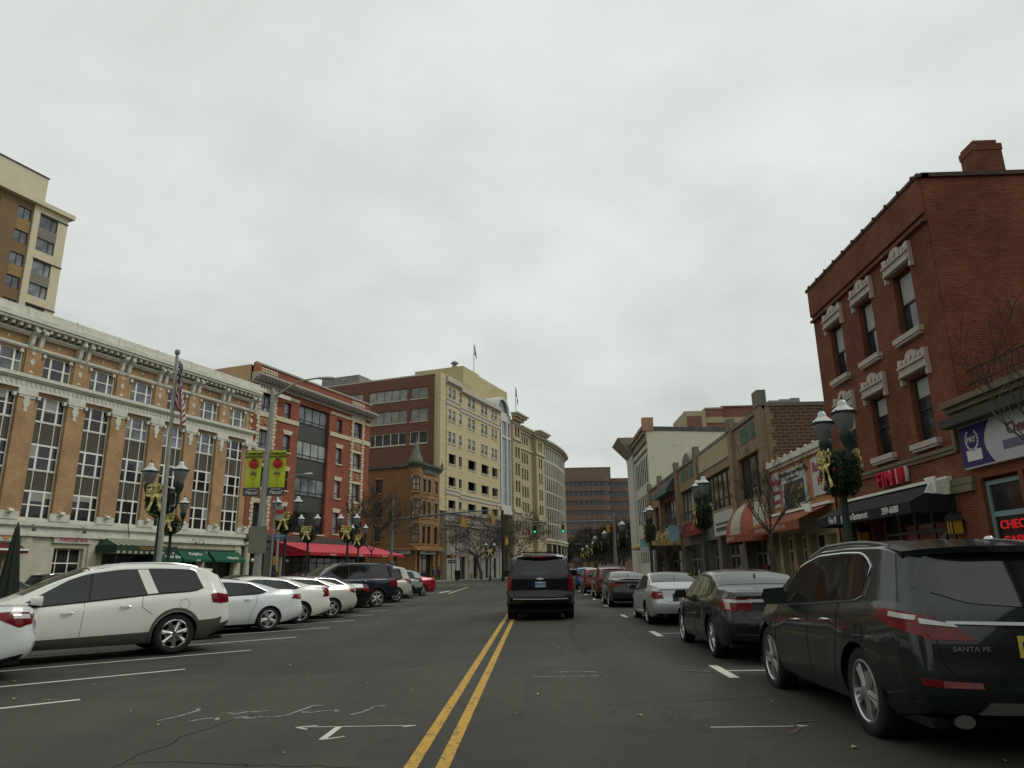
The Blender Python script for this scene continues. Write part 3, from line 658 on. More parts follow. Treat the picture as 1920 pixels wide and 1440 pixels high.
cornice(a, -.1, 5.1, [(30.9, 31.2, .5), (31.2, 31.8, .35), (31.8, 32.0, .1), (30.7, 30.9, .2)], 1); cornice(a, 5.1, 21.6, [(30.4, 30.7, .45), (30.7, 31.2, .3), (30.2, 30.4, .15)], 1)
cornice(a, 0, 5, [(27.45, 28.1, .12), (28.1, 28.2, .22)], 1); cornice(a, 5, 21.6, [(27.1, 27.7, .12), (27.7, 27.8, .22)], 1)
cornice(a, 0, 5, [(13.5, 14.1, .12), (14.1, 14.2, .22)], 1); cornice(a, 5, 21.6, [(13.2, 13.8, .12), (13.8, 13.9, .22)], 1)
for z0 in (28.4, 24.85, 21.3):
    for x0, x1 in pw: a.box(x0 - .12, x1 + .12, -.1, 0, z0 - .1, z0 + .1, 1)
for z0 in (18.2, 14.8, 11.4):
    for x0, x1 in ow: a.box(x0 - .15, x1 + .15, -.1, 0, z0 - .2, z0, 1)
a.build('front_wall', [BEI, BST, GST], b3)
a = MB(); a.box(.3, 21.5, 1.2, 1.3, 11, 20.4); a.box(.3, 21.3, .36, 3.3, 16.5, 17.8); a.box(.3, 21.3, .36, 3.3, 13, 14); a.box(.3, 21.3, .36, 3.3, 20, 20.6); a.build('deck_backing', mat('deck_shade', (.03, .03, .028), .9, var=.2), b3)  # near-black backing added behind the garage openings in place of interior shade
for x0, x1, z0, z1 in up: window(b3, x0 + .1, x1, z0 + .1, z1, .15, FW, GLB, (), ((.5, .06),), .06, split=False); 
a = MB()
for x0, x1, z0, z1 in up: a.box(x0 + .18, x1 - .06, .165, .17, z0 + .15, z0 + (z1 - z0) * .5)
split_build(a, 'dark_sash', GLD, b3)
a = MB(); wall(a, 0, 21.6, zb_, 10.9, [(5.0, 7.1, 1, 4.35), (10.1, 11.8, 1, 4.4), (14.8, 16, 1, 4.3), (17.8, 19.4, 1, 4.3)], .0, .4); cornice(a, -.2, 21.6, [(8.9, 9.2, .25), (9.5, 9.7, .15), (10.7, 10.95, .3)])
for x in (.3, 3.6, 8.1, 12.7, 16.8, 20.6): a.box(x, x + 1.0, -.18, .002, 1.0, 8.6)
for x in (5.0, 10.0, 14.5): a.prism([(x + 2.2 * math.cos(t * PI / 10) * .5 + 1.05, 5.4 + 1.6 * math.sin(t * PI / 10)) for t in range(11)], -.06, .0); a.box(x - .1, x + 2.2, -.12, 0, 4.4, 4.7)
a.build('base_storey', GST, b3)
for x0, x1 in ((5.0, 7.1), (10.1, 11.8), (14.8, 16), (17.8, 19.4)): window(b3, x0, x1, 1, 4.35, .3, DKF, GSH, (.5,), (.7,), .08, split=False)
# glazed stair strip and arched gable
a = MB(); wall(a, 21.6, 26.6, 12.6, 30.6, [(22.2, 24.5, 26.3, 28.95), (25.1, 26.25, 26.3, 28.95), (22.2, 24.5, 13.6, 25.9), (25.1, 26.25, 13.6, 25.9)], -.15, .3); a.quad((26.6, -.15, 12.6), (26.6, 3, 12.6), (26.6, 3, 30.6), (26.6, -.15, 30.6)); a.box(21.6, 26.6, -.3, 1, 12.0, 12.6)
arc = [(22.2 + 3.1 * math.cos(PI * t / 16), 30.5 + 2.8 * math.sin(PI * t / 16)) for t in range(17)]; ari = [(22.2 + 2.5 * math.cos(PI * t / 16), 30.5 + 2.25 * math.sin(PI * t / 16)) for t in range(17)]
for i in range(16):
    p, q, r_, s_ = arc[i], arc[i + 1], ari[i + 1], ari[i]; a.prism([p, q, r_, s_], -.5, 4.9)
a.build('stair_frame', mat('white_cladding', (.5, .5, .46), .6, var=.06), b3)
a = MB(); a.prism(ari, -.1, 0); a.build('arched_window', glass('blue_glass', (.1, .14, .17), .08, var=.2), b3)
for x0, x1, z0, z1 in ((22.2, 24.5, 26.3, 28.95), (25.1, 26.25, 26.3, 28.95)): window(b3, x0, x1, z0, z1, .05, FW, MC['blue_glass'], (.5,) if x0 < 24 else (), (), .06, split=False)
for x0, x1 in ((22.2, 24.5), (25.1, 26.25)): window(b3, x0, x1, 13.6, 25.9, .05, FW, MC['blue_glass'], (.66,) if x0 < 24 else (), (.25, .6), .06, split=False)
a = MB(); a.box(21.6, 26.6, .9, 6, zb_, 12); a.build('entrance_recess', mat('dark_recess', (.03, .03, .028), .8, var=0), b3)
YLW = brick('yellow_stucco', (.43, .36, .2), (.42, .35, .19), (.33, .27, .15), 6, 3.2, .12, ms=.04)
a = MB(); a.box(16.5, 23.4, 5, 15, 31, 38.5); a.box(23.4, 37.6, 5, 15, 31, 38.25); a.quad((0, 5, 31.0), (37, 5, 31.0), (37, 20, 31.0), (0, 20, 31.0)); a.build('penthouse', YLW, b3)
c = MB(); c.lathe([(.5, 0), (.5, 1.2), (.35, 1.25), (.3, 1.5), (.75, 1.6), (.75, 1.7), (.3, 2.1), (0, 2.15)], (19.0, 8.0, 38.3), 12); c.build('roof_vent', MET, b3, True)
# side wall, facing the street corner
MS = Matrix.Rotation(-PI / 2, 4, 'Z')     # local frame whose x runs back from the corner towards negative x
BRB = brick('brown_brick', (.17, .08, .052), (.15, .068, .045), (.13, .08, .06), .25, .08, .12)
sh = [(-14.1, -6.95, z0, z1) for z0, z1 in ((28.7, 30.55), (25.05, 27.1), (21.5, 23.45))] + [(-6.3, -3.2, z0, z1) for z0, z1 in ((28.7, 30.55), (25.05, 27.1), (21.5, 23.45))] + [(-22.5, -15.2, z0, z1) for z0, z1 in ((28.7, 30.55), (25.05, 27.1), (21.5, 23.45))]
SM = Matrix.Translation((-.0, 0, 0)) @ Matrix.Rotation(-PI / 2, 4, 'Z')
a = MB(); a.M = SM; wall(a, -40, -1.95, -1, 32.4, sh, 0, .25)
a.box(-40, -1.9, 0, .3, 32.4, 32.6, 1)
for x0, x1, z0, z1 in sh: a.box(x0 - .1, x1 + .1, -.1, 0, z0 - .18, z0, 1)
a.build('side_wall', [BRB, BST], b3)
a = MB(); a.M = SM; a.box(-1.95, .0, -.02, .3, -.6, 32.0); a.build('corner_pier', BEI, b3)
for x0, x1, z0, z1 in sh: window(b3, x0, x1, z0, z1, .12, mat('bronze_frame', (.16, .11, .06), .5, var=0) if z0 > 24 else FW, GLB if z0 > 24 else GL, (.5,) if x1 - x0 < 4 else tuple(k / 5 for k in range(1, 5)), (), .09, split=False, M=SM)
c = MB(); c.M = SM; c.box(-25, -17.5, 2, 8, 32.4, 34.6); c.build('roof_plant', mat('weathered_grey', (.2, .2, .19), .8, var=.3, scale=1), b3)

# --- B4: orange brown corner house with round turret
b4 = broot('corner_house', 'four storey orange brown brick corner house with round turret and green copper cornice', -16.6, 99.3, ROT)
ORB = brick('orange_brick', (.26, .14, .06), (.22, .115, .045), (.2, .13, .07), .22, .075, .18); COP = mat('copper_green', (.075, .09, .065), .7, var=.3, scale=2); ARC_ = mat('brown_arch', (.33, .19, .09), .8, var=.15)
fw = [(1.9, 2.75), (3.35, 4.2), (5.4, 6.3)]; rows = ((13.1, 14.9), (9.6, 11.75), (5.95, 8.3))
a = MB(); wall(a, .2, 7.2, 5.2, 16.8, [(x0, x1, z0, z1) for x0, x1 in fw for z0, z1 in rows], 0, .25)
a.M = SM; wall(a, -9, -.2, -.6, 16.6, [(-6.6, -5.5, z0, z1) for z0, z1 in ((13.0, 14.95), (9.6, 11.75), (6.3, 8.35))], 0, .25); wall(a, -26, -9, -.6, 16.3, [], .01, .2); a.M = None
a.quad((7.2, 0, zb_), (7.2, 8, zb_), (7.2, 8, 16.8), (7.2, 0, 16.8)); a.quad((0, 10, 16.3), (7.2, 10, 16.3), (7.2, 0, 16.3), (0, 0, 16.3))
a.build('wall', ORB, b4)
tw = []
a = MB(); n_ = 24; rr_ = .85; cx, cy = .35, .35; prev = None
a.lathe([(rr_, 5.2), (rr_, 17.0)], (cx, cy, 0), 24); a.build('turret_wall', ORB, b4, True)
for k in range(3):
    z0, z1 = rows[k]
    for t in (R(213),):
        wx, wy = cx + (rr_ + .02) * math.cos(t), cy + (rr_ + .02) * math.sin(t)
        MM = Matrix.Translation((wx, wy, 0)) @ Matrix.Rotation(t + PI / 2, 4, 'Z') @ Matrix.Translation((-.55, -.02, 0))
        window(b4, 0, 1.1, z0, z1, 0, mat('brown_frame', (.07, .035, .02), .6, var=0), GLB, (), (.5,), .12, .1, split=False, M=MM)
        c = MB(); c.M = MM; c.prism([(.55 + .72 * math.cos(PI * q / 10), z1 - .1 + .72 * math.sin(PI * q / 10)) for q in range(11)], -.06, .12); c.prism([(.55 + .5 * math.cos(PI * q / 10), z1 - .1 + .5 * math.sin(PI * q / 10)) for q in range(11)], -.08, -.05, mi=1); c.box(-.1, 1.2, -.12, .15, z0 - .3, z0 - .05); c.build('window_arch', [ARC_, GLD], b4)
for x0, x1 in fw:
    for z0, z1 in rows:
        window(b4, x0, x1, z0, z1, .15, MC['brown_frame'], GLB if (x0 > 5 and z0 > 12) else GL, (), (.5,), .1, split=False)
a = MB()
for x0, x1 in fw:
    for z0, z1 in rows:
        c_ = (x0 + x1) / 2; pts = [(c_ + .62 * math.cos(PI * q / 8), z1 + .5 * math.sin(PI * q / 8)) for q in range(9)]; a.prism(pts, -.07, 0); a.prism([(c_ + .4 * math.cos(PI * q / 8), z1 - .02 + .32 * math.sin(PI * q / 8)) for q in range(9)], -.09, -.06, mi=1); a.box(x0 - .1, x1 + .1, -.1, 0, z0 - .2, z0)
a.box(.9, 7.2, -.1, 0, 12.3, 12.5); a.box(.9, 7.2, -.1, 0, 8.7, 8.85)
a.M = SM
for z0, z1 in ((13.0, 14.95), (9.6, 11.75), (6.3, 8.35)): a.box(-6.75, -5.35, -.1, 0, z1, z1 + .25); a.box(-6.75, -5.35, -.12, 0, z0 - .2, z0)
a.build('stone_arches', [ARC_, GLD], b4)
for z0, z1 in ((13.0, 14.95), (9.6, 11.75), (6.3, 8.35)): window(b4, -6.6, -5.5, z0, z1, .12, MC['brown_frame'], GL, (), (.5,), .1, split=False, M=SM)
a = MB(); cornice(a, 1, 7.35, [(16.8, 17.1, .5), (16.55, 16.8, .3), (16.3, 16.55, .12)]); a.box(2.0, 5.6, -.12, 0, 15.75, 16.3); a.M = SM; cornice(a, -26, -1.5, [(16.45, 16.7, .3)]); a.M = None
a.lathe([(.9, 16.3), (1.0, 16.6), (1.2, 16.8), (1.2, 17.1), (1.05, 17.15)], (cx, cy, 0), 24); a.lathe([(.1, 17.1), (.18, 17.6), (.08, 17.7), (.0, 18.3)], (7.2, -.3, 0), 8); a.build('cornice', COP, b4, True)
a = MB(); a.lathe([(1.05, 17.1), (.95, 17.5), (.7, 18.1), (.5, 18.7), (.38, 19.3), (.22, 19.9), (.1, 20.1), (.0, 21.2)], (cx, cy, 0), 20); a.build('turret_roof', mat('slate', (.13, .13, .11), .8, var=.4, scale=3), b4, True)
a = MB(); wall(a, 1.2, 7.2, zb_, 5.2, [(1.7, 5.3, .9, 4.7), (5.9, 6.8, .9, 4.6)], 0, .6); cornice(a, -.8, 7.3, [(5.0, 5.35, .7), (5.35, 5.6, .45)]); a.M = SM; wall(a, -4, -.9, zb_, 5.2, [(-3.4, -1.1, .9, 4.6)], .02, .6); cornice(a, -4, .5, [(5.05, 5.35, .5)]); a.M = None
c_ = MB(); c_.lathe([(.28, .4), (.28, 4.6), (.4, 4.8), (.4, 5.1)], (.55, .3, 0), 12); c_.build('corner_column', ARC_, b4, True)
a.build('shop_front', ARC_, b4)
window(b4, 1.7, 5.3, .9, 4.7, .5, DKF, GSH, (.35, .7), (.8,), .1, split=False); window(b4, -3.4, -1.1, .9, 4.6, .5, DKF, GLD, (.5,), (.8,), .1, split=False, M=SM)
for MM, x0, x1, in ((None, .9, 5.4), (SM, -3.6, -.6)):
    c = MB(); c.M = MM; c.box(x0, x1, -.32, -.2, 4.5, 5.0); o = c.build('fascia', SGN, b4)
    t_ = text('fascia_lettering', 'FLAHERTY & CO', .3, b4, mat('grey_letters', (.12, .09, .08), .6, var=0), (0, 0, 0))
    t_.matrix_local = (MM or Matrix()) @ Matrix.Translation(((x0 + x1) / 2, -.335, 4.75)) @ Matrix.Rotation(PI / 2, 4, 'X') @ Matrix.Scale(.9, 4)

# --- B5: classical stone office beyond
O5 = (-6.2, 128.0)
b5 = broot('stone_building', 'beige stone building with heavy bracketed cornices and paired windows beyond the glass strip', *O5, ROT)
BE2 = brick('beige_block', (.42, .355, .235), (.39, .325, .21), (.24, .18, .1), 1.6, .55, .08, ms=.05, bump=.3); BE3 = mat('stone_cornice', (.43, .38, .27), .8, var=.1)
hol = []
def grp(x0, n_, w_, g_, rws): return [(x0 + k * (w_ + g_), x0 + k * (w_ + g_) + w_, z0, z1) for k in range(n_) for z0, z1 in rws]
lowr = ((22.9, 25.0), (19.6, 21.9), (16.5, 18.6), (13.8, 15.4))
hl = grp(6.0, 2, .9, .5, lowr + ((27.0, 29.0), (9.4, 11.2))); hm = grp(9.3, 4, .8, .55, ((22.6, 24.6), (19.4, 21.5), (16.0, 18.1), (13.2, 15.0), (26.4, 27.9), (9.0, 11.0))); hr = grp(17.9, 2, .8, .5, ((22.3, 24.4), (19.2, 21.3), (15.9, 18.0), (13.0, 14.9), (25.9, 27.7), (9, 11)))
a = MB(); wall(a, 4.8, 9.0, 4, 30, hl, -.5, .3); wall(a, 9.0, 16.5, 4, 29, hm, 0, .3); wall(a, 16.5, 21.5, 4, 29, hr, -.9, .3)
for x, y0, y1, zt in ((4.8, -.5, 6, 30), (9.0, -.5, 0, 30), (16.5, -.9, 0, 29), (21.5, -.9, 6, 29)): a.quad((x, y0, 4), (x, y1, 4), (x, y1, zt), (x, y0, zt))
a.build('wall', BE2, b5)
a = MB(); cornice(a, 4.8, 9.0, [(30.9, 31.2, 1.5), (30.5, 30.9, 1.1), (30.0, 30.5, .6), (29.3, 29.5, .15)], y=-.5, ret=.6); cornice(a, 9, 16.5, [(29.3, 29.6, 1.0), (28.9, 29.3, .7), (28.4, 28.9, .3), (25.2, 25.6, .25), (12.0, 12.5, .3), (11.5, 11.7, .2)]); cornice(a, 16.5, 21.5, [(29.5, 29.8, 1.4), (29.1, 29.5, 1.0), (28.5, 29.1, .5), (25.0, 25.4, .25), (11.7, 12.3, .3)], y=-.9, ret=.5); cornice(a, 4.8, 9, [(26.2, 26.5, .25), (12.6, 13.2, .3)], y=-.5)
a.box(4.8, 21.5, 1, 14, 28.5, 29); a.build('cornice', BE3, b5)
a = MB(); a.box(4.8, 21.5, -.3, 6, -1, 4.02); a.build('base_storey', GST, b5)
for y, hs in ((-.3, hl), (.2, hm), (-.7, hr)):
    for h_ in hs: window(b5, *h_, y, DKF, GL, (), (.5,), .06, split=False)
c = MB(); c.tube([(13, 2, 28.5), (13, 2, 38.5)], .07, 6); o = c.build('flagpole', MET); o.matrix_world = frameM(*O5, ROT); tag(o, 'thin roof flagpole above the bracketed beige stone building', 'flagpole')
# --- B6: curved corner office
b6 = broot('curved_building', 'beige office building with curved front of tall ribbed windows at the road bend', 0, 0, 0)
pts = []; p = Vector(fl(O5, 21.5, .6)); hd = 19.8
for i in range(24):
    pts.append(p.copy())
    hd = 19.8 - i * .9 if i < 18 else 4.0 - (i - 17) * 16
    p = p + Vector((math.sin(R(hd)), math.cos(R(hd)))) * (1.45 if i < 18 else 1.5)
W6 = mat('rib_stone', (.4, .37, .29), .8, var=.1); a = MB(); d6 = MB(); c6 = MB()
for i in range(len(pts) - 1):
    p, q = pts[i], pts[i + 1]; d = (q - p); L_ = d.length; rot = math.atan2(d.y, d.x); M_ = frameM(p.x, p.y, rot)
    for mb_ in (a, d6, c6): mb_.M = M_
    d6.box(0, L_, .10, .5, zb_, 28.2)
    a.box(0, .42, 0, .15, 8.6, 24.4); a.box(0, .5, .02, .15, 24.9, 27.6); a.box(0, L_, .05, .4, 24.4, 25.0)
    for z in (11.6, 14.8, 18.0, 21.2): a.box(.42, L_, .07, .15, z, z + .35)
    for z0, z1, pr in ((27.6, 28.1, .1), (28.1, 28.5, .5), (28.5, 28.9, .95), (8.1, 8.6, .35), (7.6, 8.1, .15)): c6.box(-.02, L_ + .02, -pr, .5, z0, z1)
    if i % 3 == 0: a.box(0, .6, 0, .45, 1, 7.6)
    d6.box(-.02, L_ + .02, .5, 9, 27.9, 28.15)
d6.build('window_wall', glass('ribbed_dark_glass', (.03, .032, .028), .15), b6); a.build('stone_ribs', W6, b6); c6.build('cornice', BE3, b6)
# --- B7: brown banded office closing the street
b7 = broot('banded_office', 'brown office building with dark ribbon windows closing the end of the street', 0, 228, 0)
PB = brick('pink_brown_band', (.185, .118, .088), (.17, .107, .08), (.15, .09, .07), 2.2, 1.2, .1, ms=.03); a = MB(); g7 = MB()
for k in range(8):
    zt, zl_ = (31.2, 29.8) if k == 0 else (31.3 - 3 * k, 29.8 - 3 * k)
    for x0, x1, y in ((-30, 21.5, 0), (23.5, 75, 4)): a.box(x0, x1, y, y + 20, zl_, zt)
    a.prism([(21.5, 0), (22.6, .3), (23.3, 1.1), (23.5, 2.2), (23.5, 20), (21.5, 20)], zl_, zt, 'z')
    g7.box(-30, 23, .6, 20, zl_ - 1.55, zl_ + .05); g7.box(23, 75, 4.6, 20, zl_ - 1.55, zl_ + .05)
    x = -29
    while x < 22: g7.box(x, x + .2, .56, .7, zl_ - 1.55, zl_, 1); x += 1.6
a.box(-30, 75, 0, 20, -1, 7.0); a.build('wall', PB, b7); g7.build('ribbon_window', [GL, DKF], b7)
a = MB(); a.box(9.3, 24, 1.5, 16, 31.2, 34.3); a.box(9.2, 24.1, 1.4, 16.1, 34.3, 34.5); a.build('penthouse', mat('brown_penthouse', (.17, .125, .085), .8, var=.08), b7)

# ---------------------------------------------------------------- right side; local x runs towards the camera, so x = -(world y)
RX = 10.76
def rroot(name, label, rx=RX): return broot(name, label, rx, 0, -PI / 2)
# --- B8 white painted building
b8 = rroot('white_building', 'four storey white building with painted brick side wall and large grey cornice')
WPT = mat('flaking_white_paint', (.5, .48, .37), .85, var=.12, scale=.8, bump=.2)
def flaky():
    mt = bpy.data.materials.new('flaking_cream_wall'); mt.use_nodes = True; n = mt.node_tree.nodes; l = mt.node_tree.links; b = n['Principled BSDF']; setp(b, .85, 0, 0, .25, 1.45)
    t = n.new('ShaderNodeTexCoord'); k = n.new('ShaderNodeTexNoise'); k.inputs['Scale'].default_value = .8; k.inputs['Detail'].default_value = 10; k.inputs['Roughness'].default_value = .75; l.new(t.outputs['Object'], k.inputs['Vector'])
    r = n.new('ShaderNodeValToRGB'); l.new(k.outputs[0], r.inputs[0]); e = r.color_ramp.elements; e[0].position = .30; e[0].color = (.22, .13, .09, 1); e[1].position = .37; e[1].color = (.55, .53, .42, 1); e2 = e.new(.62); e2.color = (.62, .59, .43, 1)
    l.new(r.outputs[0], b.inputs['Base Color']); return mt
FLK = flaky(); hol = []
for i in range(7):
    x = -76.8 + i * 1.2
    for z0, z1 in ((10.0, 12.5), (6.3, 9.0), (2.5, 5.0)): hol.append((x, x + .72, z0, z1))
a = MB(); wall(a, -82, -68.2, zb_, 13.7, hol, 0, .08); a.box(-82, -77.6, -.25, .003, zb_, 14.6); a.quad((-82, 0, zb_), (-82, 12, zb_), (-82, 12, 14.8), (-82, 0, 14.8)); a.build('front_wall', mat('grey_white_paint', (.5, .49, .42), .85, var=.1), b8)
a = MB(); a.prism([(0, zb_), (0, 15.2), (14, 14.7), (14, zb_)], -68.35, -68.18, 'x'); a.build('side_wall', FLK, b8)
a = MB(); a.prism([(-.1, 15.25), (-.1, 14.85), (14, 14.35), (14, 14.75)], -68.18, -68.1, 'x'); a.box(-68.7, -68.0, -.35, .7, 14.8, 16.1, 1); a.build('side_coping', [mat('weathered_black', (.08, .085, .08), .9, var=.5, scale=2), mat('pier_brick', (.35, .2, .13), .9, var=.2)], b8)
a = MB(); cornice(a, -83.2, -68.2, [(14.9, 15.25, .5), (14.5, 14.9, .35), (13.8, 14.5, .15)]); a.add([(-83.6, -1.7, 15.9), (-77.4, -1.7, 15.9), (-77.4, .5, 15.9), (-83.6, .5, 15.9), (-82, -.3, 14.0), (-77.6, -.3, 14.0), (-77.6, .4, 14.0), (-82, .4, 14.0)], [(0, 1, 2, 3), (0, 1, 5, 4), (1, 2, 6, 5), (2, 3, 7, 6), (3, 0, 4, 7), (4, 5, 6, 7)]); a.box(-77.6, -68.2, -.12, 0, 13.0, 13.15); a.quad((-82, 0, 14.75), (-68.2, 0, 14.75), (-68.2, 13, 14.7), (-82, 13, 14.7)); a.build('cornice', mat('grey_brown_cornice', (.24, .2, .15), .8, var=.2), b8)
for h_ in hol: window(b8, *h_, .03, DKF, GL, (), (.5,), .04, .05, split=False)
# --- B9 brown red block behind
b9 = broot('rear_brick_building', 'tall red and tan banded brick building rising behind the two storey shops', 19, 95, 0)
a = MB(); a.box(1.2, 4.0, -.4, 8, 0, 22.5, 1); a.box(1.45, 3.4, -.45, -.39, 18, 21.8, 0); a.box(4.0, 6.4, 0, 8, 0, 22.8); a.box(6.4, 40, .5, 8, 0, 23.1)
for z in (20.9, 16.5): a.box(4.0, 6.45, -.1, 0, z, z + .8, 1); a.box(6.4, 40, .4, .5, z, z + .8, 1)
a.box(4.0, 6.5, -.15, 8, 22.8, 23.0, 1); a.box(6.4, 40, .3, 8, 23.1, 23.3, 0)
a.build('wall', [brick('red_brown', (.22, .1, .065), (.19, .085, .055), (.2, .13, .1), .6, .2, .15), mat('tan_band', (.36, .3, .19), .8, var=.1)], b9)
c = MB()
for k in range(4): c.box(11.5 + k * 1.5, 12.7 + k * 1.5, 1, 2.2, 23.3, 23.9 + .15 * k)
split_build(c, 'roof_condensers', [MET, DKF], b9)
# --- B10 two storey tan row
b10 = rroot('shop_row', 'two storey tan brick shop row with square piers and green tiled panels')
TN2 = brick('tan_row_brick', (.28, .205, .125), (.24, .175, .105), (.2, .15, .1), .3, .08, .18); STP = mat('pier_cap', (.17, .155, .13), .85, var=.2); GRT = brick('green_tile', (.06, .14, .11), (.05, .12, .1), (.25, .18, .1), .5, .25, .2)
bays = [(-66.9, -62.6), (-61.9, -55.0), (-54.2, -48.0), (-47.2, -39.2), (-38.4, -34.4)]; hol = []
for x0, x1 in bays: hol.append((x0 + .15, x1 - .1, 5.15, 7.3 if x0 > -60 else 7.25))
a = MB(); wall(a, -68.1, -33.0, 4.6, 8.95, hol, 0, .3); a.quad((-68.1, 0, zb_), (-68.1, 12, zb_), (-68.1, 12, 8.8), (-68.1, 0, 8.8))
for x in (-68.1, -62.3, -54.6, -47.6, -38.8): a.box(x - .35, x + .35, -.22, .003, 4.3, 9.5)
a.box(-33.8, -33.0, -.25, .003, 2.5, 9.3); a.build('front_wall', TN2, b10)
a = MB(); 
for x in (-68.1, -62.3, -54.6, -47.6, -38.8): a.box(x - .3, x + .3, -.26, .1, 8.95, 9.65)
a.box(-33.75, -32.95, -.3, .12, 9.1, 9.85); a.box(-68.1, -33, -.1, .3, 8.95, 9.12); a.prism([(-52.2, 9.1), (-52, 9.45), (-51.2, 9.75), (-50.4, 9.75), (-49.8, 9.4), (-49.6, 9.1)], -.1, .25); split_build(a, 'pier_caps', STP, b10)
a = MB()
for x0, x1 in ((-37.2, -35.9), (-35.6, -34.8), (-53.2, -51.0), (-50.4, -48.8)): a.box(x0, x1, -.03, 0, 7.95, 8.7)
split_build(a, 'tile_panel', GRT, b10)
a = MB(); a.box(-47.2, -39.2, -.06, 0, 7.8, 8.95); a.build('stucco_panel', mat('tan_stucco_panel', (.38, .32, .2), .8, var=.12), b10)
a = MB(); a.prism([(0, 9.0), (-.2, 8.7), (-.85, 7.75), (-.85, 7.6), (0, 7.5)], -62, -55, 'x'); a.box(-62, -55, -.9, -.8, 7.5, 7.68, 1); a.build('bay_roof', [mat('bay_slate', (.05, .055, .05), .8, var=.2), mat('verdigris', (.06, .2, .18), .7, var=.2)], b10)
for k, h_ in enumerate(hol): n_ = max(2, int((h_[1] - h_[0]) / 1.1)); window(b10, *h_, .2, DKF, GLG if k in (1, 2) else GL, tuple(j / n_ for j in range(1, n_)), (.28,), .1)
a = MB(); a.box(-33.05, -32.95, .004, 9, 0, 9.05); a.box(-33.1, -32.9, .004, 9, 9.05, 9.22, 1); a.quad((-68, .1, 8.6), (-33, .1, 8.6), (-33, 12, 8.6), (-68, 12, 8.6), 1)
for k in range(17): a.box(-33.06, -32.935, .0, .22 + .14 * (k % 2), 3.6 + k * .32, 3.91 + k * .32, 2)
a.build('side_wall', [brick('dark_side_brick', (.12, .075, .05), (.085, .055, .04), (.17, .14, .11), .42, .16, .2, ms=.03), STP, MC['tan_row_brick']], b10)
a = MB(); wall(a, -68.1, -33.0, zb_, 4.6, [(-67, -62.8, .2, 3.6), (-61.6, -55.2, .2, 3.3), (-54, -48.3, .2, 3.4), (-47, -44, .2, 3.5), (-43.3, -39.5, .2, 3.5), (-38.2, -34.6, .2, 3.5)], .02, .7); a.build('shop_front', mat('shop_front_brown', (.12, .1, .08), .8, var=.25), b10)
for x0, x1 in ((-67, -62.8), (-61.6, -55.2), (-54, -48.3), (-47, -44), (-43.3, -39.5), (-38.2, -34.6)): window(b10, x0, x1, .3, 3.3, .5, MET, GSH, (.3, .62), (.72,), .1)
rpz = random.Random(4); PCOL = [mat('poster_%s' % n_, c_, .5, var=.3, scale=6) for n_, c_ in (('white', (.4, .4, .38)), ('red', (.25, .03, .03)), ('teal', (.05, .16, .15)), ('ochre', (.3, .18, .05)), ('blue', (.04, .07, .2)))]
def posters(parent, x0, x1, y, n_, z0=.9, z1=2.4):
    for _ in range(n_):
        x, z = rpz.uniform(x0, x1 - .5), rpz.uniform(z0, z1 - .5); q = MB(); q.box(x, x + rpz.uniform(.25, .55), y - .006, y, z, z + rpz.uniform(.25, .6)); q.build('poster', rpz.choice(PCOL), parent)
for x0, x1 in ((-67, -62.8), (-61.6, -55.2), (-54, -48.3), (-47, -44), (-43.3, -39.5), (-38.2, -34.6)): posters(b10, x0 + .2, x1 - .2, .5, 5)
# dish aerials on the roof
for x, y, r_ in ((-60.5, 2.0, .8), (-66.2, 2.4, .6)):
    d = thing('satellite_dish', 'grey dish aerial on the shop row roof against the white painted wall', 'dish', (RX, 0, 0), -PI / 2, 'dish aerials on the shop row roof')
    c = MB(); c.M = Matrix.Translation((x, y, 10.0)) @ Matrix.Rotation(R(60), 4, 'X'); c.lathe([(.02, .0), (r_ * .5, .05), (r_, .22), (r_, .26), (r_ * .5, .09), (0, .04)], (0, 0, 0), 16); c.build('bowl', MET, d, True)
    c = MB(); c.tube([(x, y, 8.6), (x, y, 9.9)], .05, 6); c.tube([(x, y, 9.9), (x + .1, y - .9, 10.3)], .02, 4); c.build('mast', MET, d)
# --- B12 orange stucco single storey
b12 = rroot('orange_building', 'low orange stucco building with white sign boards and a red striped awning')
ORS = mat('orange_stucco', (.38, .17, .075), .85, var=.1, scale=1, bump=.1)
a = MB(); wall(a, -33.0, -26.3, 3.6, 6.2, [], -.02, .1); a.quad((-33, 0, 6.15), (-26.3, 0, 6.15), (-26.3, 10, 6.15), (-33, 10, 6.15)); a.build('front_wall', ORS, b12)
a = MB(); cornice(a, -33.1, -26.35, [(6.08, 6.3, .2), (5.95, 6.08, .1)], y=-.02)
for k in range(9): a.lathe([(.0, 0), (.07, .02), (.06, .06), (.0, .11)], (-32.8 + k * .8, -.2, 6.28), 6)
a.build('coping', STW, b12)
a = MB(); wall(a, -33, -26.35, zb_, 3.6, [(-32.6, -31.3, .2, 3.1), (-30.9, -29.7, .2, 3.1), (-29.3, -27.7, .2, 3.0), (-27.4, -26.6, .2, 2.9)], .0, .5); a.build('shop_front', mat('cream_shop_wood', (.3, .24, .14), .7, var=.2), b12)
for x0, x1 in ((-32.6, -31.3), (-30.9, -29.7), (-29.3, -27.7), (-27.4, -26.6)): window(b12, x0, x1, .2, 3.0, .3, STO, GSH, (.5,), (.8,), .07)
posters(b12, -32.5, -31.4, .3, 2); posters(b12, -30.8, -29.8, .3, 2); posters(b12, -29.2, -27.8, .3, 2); posters(b1, -17.5, -15.5, .3, 3); posters(b1, -13.7, -9.5, .3, 5)
SIGNW = mat('white_sign', (.45, .46, .45), .5, var=.05); SCR = mat('crimson_script', (.3, .03, .06), .5, var=0); DKL = mat('dark_letters', (.06, .05, .06), .5, var=0)
